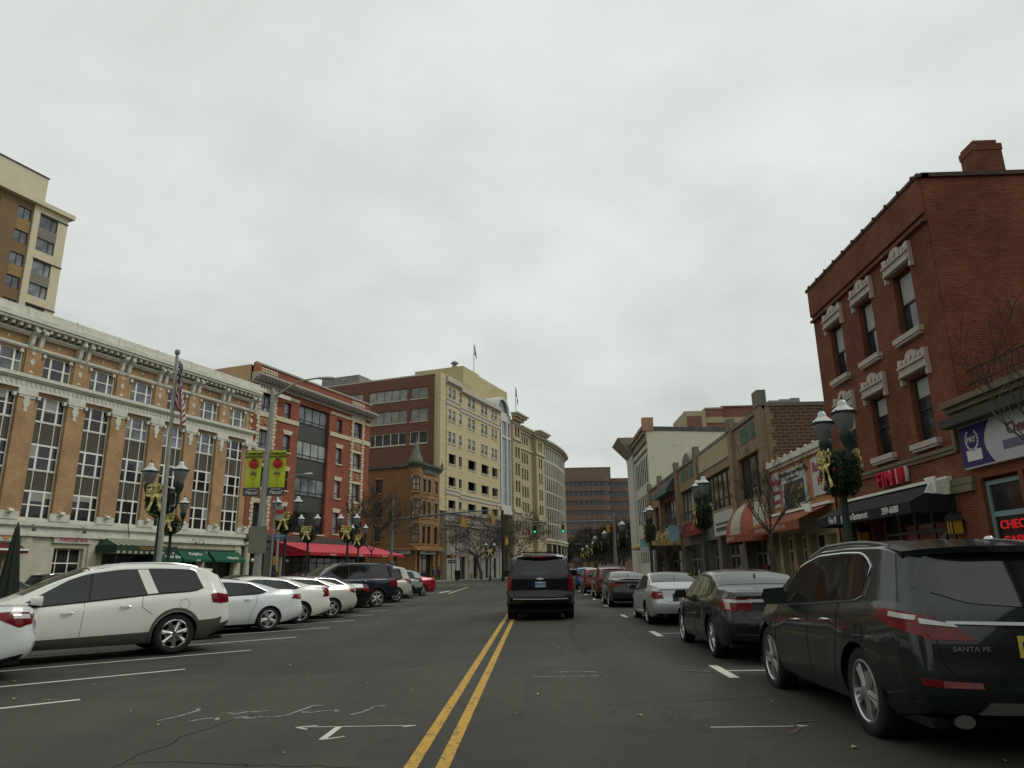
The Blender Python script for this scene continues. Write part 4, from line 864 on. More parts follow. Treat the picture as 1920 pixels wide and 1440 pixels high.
for x0, x1, z0, z1, lb, ls in ((-33.3 + .55, -31.95, 4.3, 5.8, 'narrow white wall sign with crimson script nearest the striped awning', (('Bobby', .42, 5.4), ('Valentine', .3, 4.95), ('Sports', .36, 4.55))),
                               (-31.5, -28.7, 3.95, 5.75, 'white wall sign with a colour photo panel in the middle of the orange building', (('Bobby Valentine’s Sports Gallery Cafe', .21, 5.58), ('www.sportsgallerycafe.com', .13, 5.34))),
                               (-28.0, -26.5, 4.35, 5.78, 'white wall sign with crimson script partly behind the nearest wreath', (('Bobby', .5, 5.4), ('V’s', .5, 4.85)))):
    sg = thing('wall_sign', lb, 'sign', (RX, 0, 0), -PI / 2); c = MB(); c.box(x0, x1, -.09, -.022, z0, z1); c.build('board', SIGNW, sg)
    for s_, sz, z in ls: text('lettering', s_, sz, sg, SCR if sz > .25 else DKL, ((x0 + x1) / 2, -.1, z), shear=.25)
    if x0 == -31.5:
        c = MB(); c.box(-31.25, -28.9, -.105, -.09, 3.98, 5.2, 0); rq = random.Random(2)
        for _ in range(26): xx, zz_ = rq.uniform(-31.2, -29.1), rq.uniform(4.0, 5.05); c.box(xx, xx + rq.uniform(.08, .35), -.112 - _ * .0006, -.104, zz_, zz_ + rq.uniform(.06, .3) * .5, rq.randint(1, 4))
        c.build('photo_panel', [mat('photo_dark', (.04, .045, .04), .5, var=.3), mat('photo_green', (.04, .12, .08), .5, var=.3), mat('photo_tan', (.3, .22, .12), .5, var=.3), mat('photo_grey', (.25, .26, .26), .5, var=.3), mat('photo_gold', (.35, .2, .04), .5, var=.3)], sg)
an = thing('shop_awning', 'orange red canvas awning lettered for the gallery cafe on the orange building', 'awning', (RX, 0, 0), -PI / 2); RAW = mat('orange_red_canvas', (.23, .06, .03), .8, var=.15)
awning('canopy', an, -33.2, -26.6, 3.98, 3.42, 1.3, .34, [RAW], ends=False); c = MB(); c.box(-33.2, -26.4, -.2, -.02, 3.95, 4.05); c.prism([(-27.4, 4.05), (-26.4, 4.05), (-26.4, 3.65), (-26.9, 3.7)], -.9, -.85); c.build('cassette', FW, an)
text('lettering', 'Bobby Valentine’s Sports Gallery Cafe', .25, an, mat('faded_letters', (.45, .3, .2), .6, var=0), (-30.0, -1.312, 3.25), shear=.2)
an = thing('dome_awning', 'rounded awning with red and cream stripes beside the orange building', 'awning', (RX, 0, 0), -PI / 2); c = MB(); n_ = 12; x0, x1 = -38.5, -33.3
for i in range(n_):
    for j in range(8):
        def PT(i, j):
            th = PI * i / n_; ph = PI / 2 * j / 8; r_ = math.sin(ph)
            return ((x0 + x1) / 2 - (x1 - x0) / 2 * math.cos(th) * r_, -.05 - 1.3 * math.sin(th) ** .7 * r_, 3.3 + 1.6 * math.cos(ph))
        c.add([PT(i, j), PT(i + 1, j), PT(i + 1, j + 1), PT(i, j + 1)], [(0, 1, 2, 3)], (i // 2) % 2)
    p, q = PT(i, 8), PT(i + 1, 8); c.add([p, q, (q[0], q[1], q[2] - .35), (p[0], p[1], p[2] - .35)], [(0, 1, 2, 3)], 2)
c.build('canopy', [mat('red_stripe', (.27, .075, .05), .8, var=.1), CRM, RAW], an, True)
text('lettering', 'Gallery Cafe', .26, an, MC['faded_letters'], (-35.9, -1.37, 3.12), shear=.25)
an = thing('shop_awning', 'yellow and orange sloping awning on the far end of the shop row', 'awning', (RX, 0, 0), -PI / 2)
awning('canopy', an, -66, -54.9, 4.9, 3.75, 2.3, .2, [mat('yellow_canvas', (.42, .29, .1), .8, var=.1), mat('yellow_canvas2', (.36, .2, .07), .8, var=.1)], stripe=8)
sg = thing('shop_sign', 'red box sign above the shop row left of the second lamp', 'sign', (RX, 0, 0), -PI / 2); c = MB(); c.box(-52.0, -46.2, -.5, -.2, 3.95, 4.8); c.build('board', mat('red_sign', (.2, .012, .022), .5, var=.15), sg); text('lettering', 'WOK INN', .55, sg, mat('dim_letters', (.4, .1, .1), .5, var=0), (-49.2, -.51, 4.38))
sg = thing('projecting_sign', 'pale blue and white oval sign projecting beside the red box sign', 'sign', (RX, 0, 0), -PI / 2); c = MB(); c.prism([(-.95 + .45 * math.cos(2 * PI * q / 16), 4.3 + .62 * math.sin(2 * PI * q / 16)) for q in range(16)], -53.0, -52.8, 'x'); c.build('board', mat('pale_blue_sign', (.25, .4, .5), .5, var=.1), sg)
sg = thing('shop_sign', 'white sign board over the shop between the red sign and the striped awning', 'sign', (RX, 0, 0), -PI / 2); c = MB(); c.box(-43.5, -39.2, -.25, -.05, 3.6, 4.9); c.box(-43.0, -39.8, -.27, -.25, 3.85, 4.05, 1); c.box(-43.0, -39.8, -.27, -.25, 4.2, 4.3, 1); c.build('board', [SIGNW, DKL], sg)
# --- B13 red brick
b13 = rroot('brick_building', 'three storey dark red brick building with carved window hoods above the Japanese restaurant')
RD3 = brick('deep_red_brick', (.18, .048, .02), (.12, .03, .014), (.15, .085, .055), .21, .072, .34, ms=.01); HOOD = mat('carved_stone', (.43, .37, .32), .8, var=.15, scale=3, bump=.2); OLV = mat('olive_stone', (.15, .125, .075), .85, var=.2)
hol = [(-24.9, -23.9, 8.12, 9.98), (-22.55, -21.6, 8.12, 9.98), (-20.2, -19.15, 8.12, 9.98), (-24.9, -23.9, 5.0, 6.84), (-22.65, -21.65, 5.0, 6.84), (-20.2, -19.2, 5.0, 6.84)]
a = MB(); wall(a, -26.2, -17.95, 3.95, 12.0, hol, 0, .28); wall(a, -26.2, -17.95, zb_, 3.95, [(-25.3, -24.3, .1, 3.2), (-23.7, -18.9, .1, 3.35)], 0, .6); cornice(a, -26.2, -17.95, [(10.95, 12.0, .1), (10.72, 10.8, .13), (10.8, 10.95, .03)])
a.quad((-26.2, 0, 0), (-26.2, 14, 0), (-26.2, 14, 12), (-26.2, 0, 12)); a.box(-17.97, -17.93, .0, 14, 4.6, 12.0); a.quad((-26.2, .1, 11.9), (-18, .1, 11.9), (-18, 14, 11.9), (-26.2, 14, 11.9))
a.build('wall', RD3, b13)
a = MB(); a.box(-26.3, -17.85, -.14, .2, 12.0, 12.1); a.box(-17.99, -17.85, 0, 14, 12.0, 12.12)
for k in range(11): a.lathe([(.055, -.15), (.055, .15)], (-25.9 + k * .78, -.02, 12.09), 8, ax='y')
a.build('coping', mat('dark_tile_coping', (.06, .03, .02), .7, var=.2), b13, True)
c = MB(); c.box(-18.6, -18.0, 1.62, 2.4, 12, 13.0); c.box(-18.62, -17.98, 1.6, 2.42, 12.85, 13.05); c.box(-18.6, -18.0, 1.66, 2.3, 13.08, 13.16); c.build('chimney', RD3, b13)
a = MB()
for x0, x1, z0, z1 in hol:
    w_ = (x1 - x0) / 2; c_ = (x0 + x1) / 2
    prof = [(-w_ - .24, 0), (-w_ - .24, .68), (-w_ - .12, .68), (-.33, .56), (-.24, .74), (-.1, .82), (.1, .82), (.24, .74), (.33, .56), (w_ + .12, .68), (w_ + .24, .68), (w_ + .24, 0), (w_ + .2, -.0), (w_ + .2, .06), (-w_ - .2, .06), (-w_ - .2, 0)]
    a.prism([(c_ + u, z1 + .03 + v * .88) for u, v in prof], -.12, 0); a.box(c_ - w_ - .25, c_ - w_ - .14, -.11, 0, z1 - .12, z1 + .03); a.box(c_ + w_ + .14, c_ + w_ + .25, -.11, 0, z1 - .12, z1 + .03)
    a.box(c_ - w_ - .22, c_ + w_ + .22, -.18, -.12, z1 + .34, z1 + .4); a.box(c_ - w_ - .22, c_ + w_ + .22, -.16, -.12, z1 + .1, z1 + .16)
    for s_ in (-.5, -.28, .28, .5): a.lathe([(.07, -.02), (.05, .0)], (c_ + s_, -.13, z1 + .5), 8, ax='y')
    a.lathe([(.09, -.02), (.05, .0)], (c_, -.13, z1 + .56), 8, ax='y')
    a.box(c_ - w_ - .22, c_ + w_ + .2, -.16, 0, z0 - .17, z0 - .02); a.box(c_ - w_ - .18, c_ + w_ + .16, -.12, 0, z0 - .24, z0 - .17)
split_build(a, 'window_hood', HOOD, b13)
bl = mat('window_blind', (.32, .33, .31), .8, var=.06)
for k, (x0, x1, z0, z1) in enumerate(hol):
    window(b13, x0, x1, z0, z1, .16, DKF, GL, (), (.5,), .06)
    c = MB(); c.box(x0 + .07, x1 - .07, .195, .2, (z0 + z1) / 2 + (.0 if k < 3 else .35), z1 - .06); c.build('blind', bl, b13)
a = MB(); a.box(-26.2, -18.35, -.1, 0, 4.56, 4.66); a.box(-26.2, -18.35, -.06, 0, 4.46, 4.56); a.box(-18.45, -18.3, -.09, 0, 4.5, 5.55); a.box(-18.95, -17.9, -.12, 0, 3.45, 3.62); a.box(-18.95, -17.9, -.09, 0, 3.64, 3.8); a.prism([(-18.45, 5.5), (-18.1, 5.62), (-18.1, 5.75), (-18.45, 5.65)], -.09, 0); split_build(a, 'string_course', OLV, b13)
window(b13, -23.7, -18.9, .3, 3.3, .35, mat('grey_green_frame', (.16, .16, .12), .6, var=.1), GSH, (.2, .4, .6, .8), (.78,), .07); window(b13, -25.3, -24.3, .1, 3.2, .4, DKF, GLD, (), (), .05, name='door')
c = MB()
for k in range(5): c.box(-23.55 + k * .96, -22.9 + k * .96, .36, .37, .5, 2.3, k % 2)
split_build(c, 'curtain', [mat('crimson_curtain', (.2, .02, .05), .8, var=.2), mat('maroon_curtain', (.09, .012, .02), .8, var=.2)], b13)
for x in (-24.0, -18.75):
    lp = thing('wall_lantern', 'amber glass wall lantern beside the restaurant front, %s end' % ('far' if x < -20 else 'near'), 'lantern', (RX, 0, 0), -PI / 2, None)
    c = MB(); c.box(x - .13, x + .13, -.33, -.07, 2.45, 2.78); c.build('amber_glass', mat('amber', (.4, .23, .04), .4, var=.1), lp)
    c = MB(); c.prism([(x - .17, 2.78), (x + .17, 2.78), (x, 2.95)], -.37, -.03); c.box(x - .02, x + .02, -.1, 0, 2.5, 3.0)
    for u in (-.14, 0, .12):
        for y_ in (-.345, -.085): c.box(x + u, x + u + .02, y_, y_ + .03, 2.45, 2.78)
    c.build('lantern_frame', DKF, lp)
an = thing('shop_awning', 'black awning with white letters for the Japanese restaurant', 'awning', (RX, 0, 0), -PI / 2); BLK = mat('black_canvas', (.011, .011, .012), .8, var=.1)
awning('canopy', an, -25.3, -18.9, 3.86, 3.3, 1.15, .3, [BLK]); c = MB(); c.box(-25.3, -18.85, -.16, -.02, 3.84, 3.92); c.prism([(-19.3, 3.92), (-18.8, 3.92), (-18.8, 3.5), (-18.95, 3.5)], -.5, -.44); c.prism([(0, 3.9), (-.6, 3.75), (-.75, 3.5), (-.2, 3.45), (0, 3.5)], -18.9, -18.86, 'x'); c.build('cassette', FW, an)
text('lettering', 'Fin II', .3, an, LETW, (-23.9, -1.165, 3.15)); text('lettering', 'Japanese Restaurant', .27, an, LETW, (-22.3, -1.165, 3.15), sx=.85); text('lettering', '359-6688', .25, an, LETW, (-20.0, -1.165, 3.15))
sg = thing('letter_sign', 'raised red and white letters FIN II on the brick above the black awning', 'sign', (RX, 0, 0), -PI / 2)
RLT = mat('red_channel_letter', (.5, .01, .03), .4, var=.05); WLT = mat('white_channel_letter', (.55, .53, .52), .4, var=.05)
text('lettering', 'FIN II', .62, sg, RLT, (-21.75, -.16, 4.22), ext=.06, sx=1.15); text('letter_back', 'FIN II', .62, sg, WLT, (-21.68, -.07, 4.24), ext=.04, sx=1.15)
# --- B14 cheque-cashing shop
b14 = rroot('corner_shop', 'single storey red brick shop with olive cornice at the right edge of the view')
RD4 = brick('low_red_brick', (.2, .06, .024), (.16, .045, .018), (.12, .07, .045), .21, .075, .2, ms=.012)
a = MB(); wall(a, -18.0, -8, zb_, 5.6, [(-17.7, -16.3, .8, 3.7), (-16.15, -12, .5, 3.7), (-11.6, -8.6, .3, 3.7)], -.01, .35); a.quad((-18, 0, 5.5), (-8, 0, 5.5), (-8, 14, 5.5), (-18, 14, 5.5)); a.quad((-8, 0, zb_), (-8, 14, zb_), (-8, 14, 5.6), (-8, 0, 5.6)); a.build('wall', RD4, b14)
a = MB(); cornice(a, -18.35, -7.9, [(5.55, 5.7, .3), (5.42, 5.55, .2), (5.3, 5.42, .1)], y=-.01); a.build('cornice', OLV, b14)
a = MB()
for k in range(40): a.box(-18.2 + k * .22, -18.18 + k * .22, .3, .32, 5.7, 6.45)
a.box(-18.2, -9.4, .29, .33, 6.45, 6.48); a.box(-18.2, -9.4, .29, .33, 6.1, 6.12); a.build('roof_railing', DKF, b14)
BLF = mat('grey_blue_frame', (.17, .24, .25), .6, var=.1)
window(b14, -17.7, -16.3, .8, 3.62, .1, BLF, GSH, (), ((.72, .12),), .1); window(b14, -16.15, -12, .5, 3.62, .1, BLF, GSH, (.33, .66), ((.72, .12),), .1); window(b14, -11.6, -8.6, .3, 3.62, .1, BLF, GSH, (.5,), (.75,), .1)
posters(b14, -16.0, -12.2, .1, 5, 1.0, 2.3)
sg = thing('shop_banner', 'white and dark blue shop banner sign under the olive cornice', 'sign', (RX, 0, 0), -PI / 2)
c = MB(); c.box(-18.0, -10.5, -.14, -.02, 3.95, 5.0); c.build('board', mat('banner_white', (.42, .43, .43), .6, var=.08), sg)
NVY = mat('navy_print', (.022, .018, .1), .6, var=.1); c = MB(); c.box(-18.0, -17.98, -.15, -.14, 3.98, 4.97); 
pl = [(-17.98, 3.99), (-17.98, 4.97), (-16.75, 4.97)] + [(-16.78 - .28 * math.sin(PI * q / 10), 4.97 - .98 * q / 10) for q in range(1, 11)]; c.prism(pl, -.15, -.14); c.build('blue_field', NVY, sg)
c = MB()
for q in range(14): t0 = R(-150 + 300 * q / 14 + 90 + 180); c.prism([(-17.52 + r_ * math.cos(t0 + dt), 4.62 + r_ * math.sin(t0 + dt)) for r_, dt in ((.27, 0), (.27, .3), (.22, .3), (.22, 0))], -.155, -.15)
c.build('emblem', LETW, sg); text('lettering', 'PAY', .2, sg, LETW, (-17.52, -.156, 4.62)); c = MB(); c.box(-17.8, -17.2, -.155, -.15, 4.12, 4.38); c.build('emblem_panel', LETW, sg)
text('lettering', 'Check Cashing', .36, sg, mat('brown_print', (.14, .05, .07), .6, var=0), (-15.2, -.15, 4.62), sx=.9); c = MB(); c.box(-16.4, -13.0, -.15, -.14, 4.2, 4.4); c.build('print_bar', mat('grey_print', (.12, .12, .18), .6, var=.2), sg)
nn = thing('neon_sign', 'red neon CHECKS CASHED sign inside the rightmost shop window', 'neon sign', (RX, 0, 0), -PI / 2); NEO = mat('neon_red', (.9, .02, .03), .4, var=0, emit=.16)
text('lettering', 'CHECKS', .27, nn, NEO, (-16.55, -.05, 2.55), sx=1.25); text('lettering', 'CASHED', .27, nn, NEO, (-16.5, -.05, 2.2), sx=1.25)
a = MB(); a.box(-18.2, -9, -.5, -.2, 5.0, 5.22); a.build('sign_hood', mat('dark_hood', (.04, .04, .032), .7, var=.2), b14)

# --- unseen blocks behind the viewpoint, added to darken reflections and block sky light
bb = brick('rear_block_brick', (.16, .09, .06), (.13, .075, .05), (.14, .1, .08), .3, .09, .2)
for (x0, x1, y0, y1, zt, lb) in ((10.8, 24, -46, 7.5, 10.5, 'unseen brown brick block added on the right behind the viewpoint'), (-60, -37, -40, -2, 14, 'unseen brown brick block added on the left behind the viewpoint'), (-34, 30, -70, -50, 15, 'unseen brown brick block added across the street behind the viewpoint')):
    t = thing('unseen_rear_block', lb, 'building'); a = MB(); a.box(x0, x1, y0, y1, -1, zt); a.box(x0 - .2, x1 + .2, y0 - .2, y1 + .2, zt, zt + .4); a.build('wall', bb, t); a = MB()
    n_ = int((y1 - y0) / 3.2)
    for z in (1, 4.6, 7.8): 
        for k in range(n_):
            yy = y0 + 1 + k * 3.2
            if x0 > 0: a.box(x0 - .05, x0, yy, yy + 1.8, z, z + 2)
            elif x1 < -30: a.box(x1, x1 + .05, yy, yy + 1.8, z, z + 2)
        if y1 < -45:
            for k in range(18): a.box(x0 + 1 + k * 3.4, x0 + 2.8 + k * 3.4, y1, y1 + .05, z, z + 2)
    a.build('windows', GL, t)
# ================================================================ vehicles; local x runs forward from the rear bumper, y to the left
import numpy as np
CG = glass('car_glass', (.022, .030, .026), .04, ior=1.55, var=.7, wav=.01); CGT = glass('tinted_car_glass', (.008, .010, .009), .05, ior=1.6, var=.2, wav=.01)
TYR = mat('tyre_rubber', (.016, .016, .015), .8, var=.15, scale=8); PLA = mat('black_plastic', (.018, .018, .017), .6, var=.15, scale=3); GAP = mat('shadow_gap', (.004, .004, .004), .9, var=0)
CHR = mat('chrome', (.6, .61, .6), .14, metal=1, var=0); ALU = mat('alloy_silver', (.5, .51, .5), .28, metal=.85, var=.06, scale=4); DIM = mat('dark_wheel', (.012, .012, .012), .7, var=0)
STRP = mat('chrome_shine_trim', (.6, .61, .6), .4, var=0); LRED = mat('red_lens', (.14, .003, .007), .2, var=.3, scale=9, coat=.35, spec=.3); LCL = mat('clear_lens', (.5, .5, .47), .1, var=.25, scale=14, coat=1); LPK = mat('pink_clear_lens', (.45, .25, .22), .12, var=.2, scale=12, coat=1); LAM = mat('lit_red', (.6, .02, .02), .2, var=0, coat=1)  # STRP: pale non-metal, chrome's bright reflection put into its colour
PLB = mat('plate_blue', (.3, .42, .55), .5, var=.2, scale=12); PLY = mat('plate_yellow', (.6, .48, .1), .5, var=.05); PLW = mat('plate_white', (.5, .52, .53), .5, var=.05); PNV = mat('plate_navy', (.02, .04, .15), .5, var=0)
def paint(name, c, metal=.0, rough=.35, var=.05):
    return mat(name, c, rough, metal=metal, var=var, scale=.9, coat=.8, spec=.25)
CY = {}
def smooth(pts, L, k=14):
    xs = np.arange(-.3, L + .3, .01); ys = np.interp(xs, [p[0] for p in pts], [p[1] for p in pts])
    w_ = np.hanning(k * 2 + 1)[1:-1]; w_ /= w_.sum(); n = len(w_) // 2
    ys = np.convolve(np.pad(ys, n, mode='edge'), w_, mode='valid')
    return lambda x: float(np.interp(x, xs, ys))
def loft(mb, bvh, A, B, nu, nv, mode, off=.006, sk=.02, mi=0, side=1, L=5):
    """panel lofted between polylines A and B, laid on the body skin"""
    def rs(P, n):
        P = [Vector(p) for p in P]
        if len(P) == 2: return [P[0].lerp(P[1], i / n) for i in range(n + 1)]
        d = [0]
        for a_, b_ in zip(P[:-1], P[1:]): d.append(d[-1] + (b_ - a_).length)
        out = []
        for i in range(n + 1):
            t = d[-1] * i / n; j = max(k for k in range(len(d) - 1) if d[k] <= t + 1e-9); s_ = (t - d[j]) / max(1e-9, d[j + 1] - d[j]); out.append(P[j].lerp(P[j + 1], min(1, s_)))
        return out
    a_, b_ = rs(A, nu), rs(B, nu); grid = []
    for j in range(nv + 1):
        for i in range(nu + 1):
            u, v = a_[i].lerp(b_[i], j / nv)
            if mode == 'side': o, d = Vector((u, side * 3, v)), Vector((0, -side, 0))
            elif mode == 'rear': o, d = Vector((-3, u, v)), Vector((1, 0, 0))
            elif mode == 'front': o, d = Vector((L + 3, u, v)), Vector((-1, 0, 0))
            else: o, d = Vector((u, v, 4)), Vector((0, 0, -1))
            h = bvh.ray_cast(o, d)
            if h[0] is None:
                q = bvh.find_nearest(o + d * (3 - .8 if mode == 'side' else 3)); P_, n_ = q[0], q[1]
            else: P_, n_ = h[0], h[1]
            if n_.dot(d) > 0: n_ = -n_
            n_ = (n_ - d).normalized(); grid.append((P_ + n_ * off, P_ - n_ * sk))
    W_ = nu + 1; vs = [g[0] for g in grid]; fs = [(j * W_ + i, j * W_ + i + 1, (j + 1) * W_ + i + 1, (j + 1) * W_ + i) for j in range(nv) for i in range(nu)]
    rim = [i for i in range(W_)] + [j * W_ + nu for j in range(1, nv + 1)] + [nv * W_ + i for i in range(nu - 1, -1, -1)] + [j * W_ for j in range(nv - 1, 0, -1)]
    o = len(vs); vs += [grid[k][1] for k in rim]
    for k in range(len(rim)): k2 = (k + 1) % len(rim); fs.append((rim[k], rim[k2], o + k2, o + k))
    mb.add(vs, fs, mi); return [grid[k][0] for k in rim]
def rim_mesh(style, r):
    key = ('rim', style)
    if key in CY: return CY[key]
    a = MB(); R_ = .70
    # y outward; unit tyre radius
    a.lathe([(R_, -.10), (R_ + .02, .0), (R_ - .035, .015), (R_ - .06, -.02), (R_ - .07, -.3)], (0, 0, 0), 36, 0, 'y', cap=False)
    a.lathe([(R_ - .04, -.13), (.05, -.13)], (0, 0, 0), 24, 1, 'y')
    a.lathe([(.42, -.12), (.44, -.1), (.1, -.1)], (0, 0, 0), 20, 2, 'y')
    ns, w0, w1 = {'7': (7, .11, .065), '5': (5, .17, .12), '10': (10, .06, .035), '5t': (5, .10, .085), '6': (6, .12, .09)}[style]
    for k in range(ns):
        t = 2 * PI * k / ns + .3
        offs = (0,) if style != '5t' else (-.14, .14)
        for of in offs:
            t2 = t + of; c, s = math.cos(t2), math.sin(t2); c0, s0 = math.cos(t + of * .6), math.sin(t + of * .6)
            pr = [(.10, w1 if style == '7' else w0), (.4, (w0 + w1) / 2), (R_ - .02, w0 if style == '7' else w1)]
            vs = []
            for q, wd in pr:
                cc, ss = (c0, s0) if q < .2 else (c, s)
                for e_, y in ((-1, -.05), (0, .01 - .03 * (q > .3)), (1, -.05)): vs.append((q * cc - e_ * wd * ss, y + (.01 if q < .2 else -.0), q * ss + e_ * wd * cc))
            a.add(vs, [(0, 1, 4, 3), (1, 2, 5, 4), (3, 4, 7, 6), (4, 5, 8, 7)], 0)
            a.add([vs[0], vs[3], vs[6], (vs[6][0], -.13, vs[6][2]), (vs[3][0], -.13, vs[3][2]), (vs[0][0], -.13, vs[0][2])], [(0, 1, 4, 5), (1, 2, 3, 4)], 0)
            a.add([vs[2], vs[5], vs[8], (vs[8][0], -.13, vs[8][2]), (vs[5][0], -.13, vs[5][2]), (vs[2][0], -.13, vs[2][2])], [(0, 1, 4, 5), (1, 2, 3, 4)], 0)
    a.lathe([(.13, -.05), (.12, .02), (.06, .03), (0, .03)], (0, 0, 0), 14, 0, 'y')
    CY[key] = a; return a
def wheel_parts(style, r, wd):
    key = (style, round(r, 3), wd)
    if key in CY: return CY[key]
    a = MB(); h = wd / 2
    pf = [(.70 * r, -h * .9), (.8 * r, -h), (.93 * r, -h * .98), (.985 * r, -h * .8), (r, -h * .6), (r, -h * .05), (.985 * r, -h * .04), (.985 * r, h * .04), (r, h * .05), (r, h * .6), (.985 * r, h * .8), (.93 * r, h * .98), (.8 * r, h), (.70 * r, h * .9)]
    a.lathe(pf, (0, 0, 0), 40, 0, 'y', cap=False); ty = a.mesh('tyre', [TYR], True, 50)
    b = MB(); sr = rim_mesh(style, r); b.v = [(x * r, y * r + h * .93, z * r) for x, y, z in sr.v]; b.f = sr.f; b.mi = sr.mi
    CY[key] = (ty, b.mesh('rim', [CHR if style in ('7',) else ALU, DIM, MET], True, 30)); return CY[key]

def car(name, label, cat, sp, paintm, loc, rot, group=None):
    L, W_, wb, ro, r = sp['L'], sp['W'], sp['wb'], sp['ro'], sp['r']
    top, belt, low = smooth(sp['top'], L, sp.get('ks', 12)), smooth(sp['belt'], L, 20), smooth(sp['low'], L, 8)
    plan = smooth(sp.get('plan', [(0, .80), (.1, .90), (.3, .955), (.7, .985), (1.3, 1), (L - 1.3, 1), (L - .7, .965), (L - .35, .9), (L - .12, .8), (L, .66)]), L, 8)
    rear = sp['rear']; front = sp.get('front', [(.2, -.08), (.5, 0), (.7, 0), (.95, -.1), (1.2, -.2)]); tum = sp.get('tum', .34)
    cap_bulge = sp.get('bulge', .12); kf = sp.get('fade', .9)
    rx = lambda z: float(np.interp(z, [p[0] for p in rear], [p[1] for p in rear])); fx = lambda z: float(np.interp(z, [p[0] for p in front], [p[1] for p in front]))
    Ra = r * sp.get('arch', 1.13); wx = [ro, ro + wb]
    xs = set(np.round(np.linspace(0, L, 76), 3).tolist())
    for c in wx:
        for q in (-1.03, -1.0, -.985, -.95, -.88, -.78, -.65, -.5, -.33, -.16, 0, .16, .33, .5, .65, .78, .88, .95, .985, 1.0, 1.03): xs.add(round(c + q * Ra, 4))
    for q in range(1, 20): xs.add(round(.02 * q, 3))
    xs = sorted(x for x in xs if 0 <= x <= L); fr = [0, .1, .24, .4, .55, .68, .78, .87, .94, 1]
    yp = sp.get('yp', [.90, .955, .985, 1.0, 1.0, .998, .992, .978, .958, .925])
    pos = []; rings = []
    arches = []
    for x in xs:
        zl, zb, zt, w2 = low(x), belt(x), top(x), plan(x) * W_ / 2
        zt = max(zt, zb + .012)
        za = zl
        for c in wx:
            if abs(x - c) <= Ra: za = max(za, r + math.sqrt(max(0, Ra * Ra - (x - c) ** 2)) * (.98))
        fl_ = 0
        for c in wx:
            dd = abs(x - c)
            if dd < Ra * 1.6: fl_ = max(fl_, (1 - dd / (Ra * 1.6)) ** 1)
        ring = []
        for f_, yy in zip(fr, yp):
            z = zl + (zb - zl) * f_; z2 = max(z, min(za, zb - .02)); f2 = (z2 - zl) / (zb - zl)
            y = w2 * float(np.interp(f2, fr, yp)) + .018 * math.sin(min(1, fl_ * 1.3) * PI / 2) * (1 if .1 < f2 < .75 else .3)
            ring.append((y, z2))
        zr = zb + (zt - zb) * .86; k_h = min(1, max(0, (zt - zb - .04) / .2)); y0 = ring[-1][0]
        wr = y0 - .012 - tum * (zr - zb) - .02 * k_h
        for t in (.06, .35, .65, 1.0):
            ring.append((y0 + (wr - y0) * (t ** .9 if t > .1 else t), zb + (zr - zb) * t))
        for t in (.05, .12, .22, .38, .6, .8, 1.0):
            ring.append((wr * (1 - t), zr + (zt - zr) * math.sin(PI / 2 * min(1, t ** .55))))
        rings.append(ring); pos.append(x)
    nr = len(rings[0]); vs = []; fs = []
    full = nr * 2 - 1
    def warp(x, z, y):
        u = max(0, 1 - x / kf) ** 1.6; v_ = max(0, 1 - (L - x) / 1.0) ** 1.6
        bu = max(0, 1 - x / .4) ** 1.5; bv = max(0, 1 - (L - x) / .45) ** 1.5; we = W_ * .5 * plan(0)
        return x + rx(z) * u + fx(z) * v_ - cap_bulge * (1 - (y / we) ** 2) * bu + .2 * (1 - (y / we) ** 2) * bv
    for x, ring in zip(pos, rings):
        pts = [(warp(x, z, y), y, z) for y, z in ring] + [(warp(x, z, y), -y, z) for y, z in ring[-2::-1]]
        vs += pts
    for i in range(len(pos) - 1):
        for j in range(full - 1):
            fs.append((i * full + j, i * full + j + 1, (i + 1) * full + j + 1, (i + 1) * full + j))
    # end caps as bulged grids
    for end in (0, len(pos) - 1):
        nc = 12; base = len(vs); sgn = -1 if end == 0 else 1; w_end = rings[end][3][0]
        for j in range(nr):
            y, z = rings[end][j]
            for c in range(nc + 1):
                yy = y * (1 - 2 * c / nc); vs.append((warp(pos[end], z, yy), yy, z))
        for j in range(nr - 1):
            for c in range(nc): fs.append((base + j * (nc + 1) + c, base + j * (nc + 1) + c + 1, base + (j + 1) * (nc + 1) + c + 1, base + (j + 1) * (nc + 1) + c))
    mb = MB(); clad = sp.get('clad', 0)
    mb.add(vs, fs)
    if clad:
        for i, f_ in enumerate(mb.f):
            cz = sum(mb.v[k][2] for k in f_) / len(f_); cx = sum(mb.v[k][0] for k in f_) / len(f_)
            lim = clad + sp.get('clad_slope', 0) * (L - cx) + (sp.get('clad_rear', 0) if cx < .8 else 0)
            if cz < lim: mb.mi[i] = 1
    root = thing(name, label, cat, loc, rot, group)
    body = mb.build('body', [paintm, sp.get('cladm', PLA)], root, True, ang=32)
    bvh = BVHTree.FromPolygons([Vector(v) for v in vs], fs)
    # underside with wheel wells
    u = MB(); hw = W_ / 2 - .26; u.box(.25, L - .3, -hw, hw, .22, min(.75, r * 2 + .05))
    for c in wx:
        u.box(c + Ra, c + Ra + .06, -W_ / 2 + .1, W_ / 2 - .1, .3, .72); u.box(c - Ra - .06, c - Ra, -W_ / 2 + .1, W_ / 2 - .1, .3, .72)
        for s in (-1, 1):
            pr = [(c + Ra * 1.01 * math.cos(PI * q / 16), r + Ra * 1.0 * math.sin(PI * q / 16)) for q in range(17)]
            vv = [(x, s * (W_ / 2 * .985), z) for x, z in pr] + [(x, s * hw, z) for x, z in pr]; u.add(vv, [(q, q + 1, 18 + q, 17 + q) for q in range(16)])
    u.box(.12, L - .15, -hw - .12, hw + .12, .24, .30)
    u.build('underbody', GAP, root)
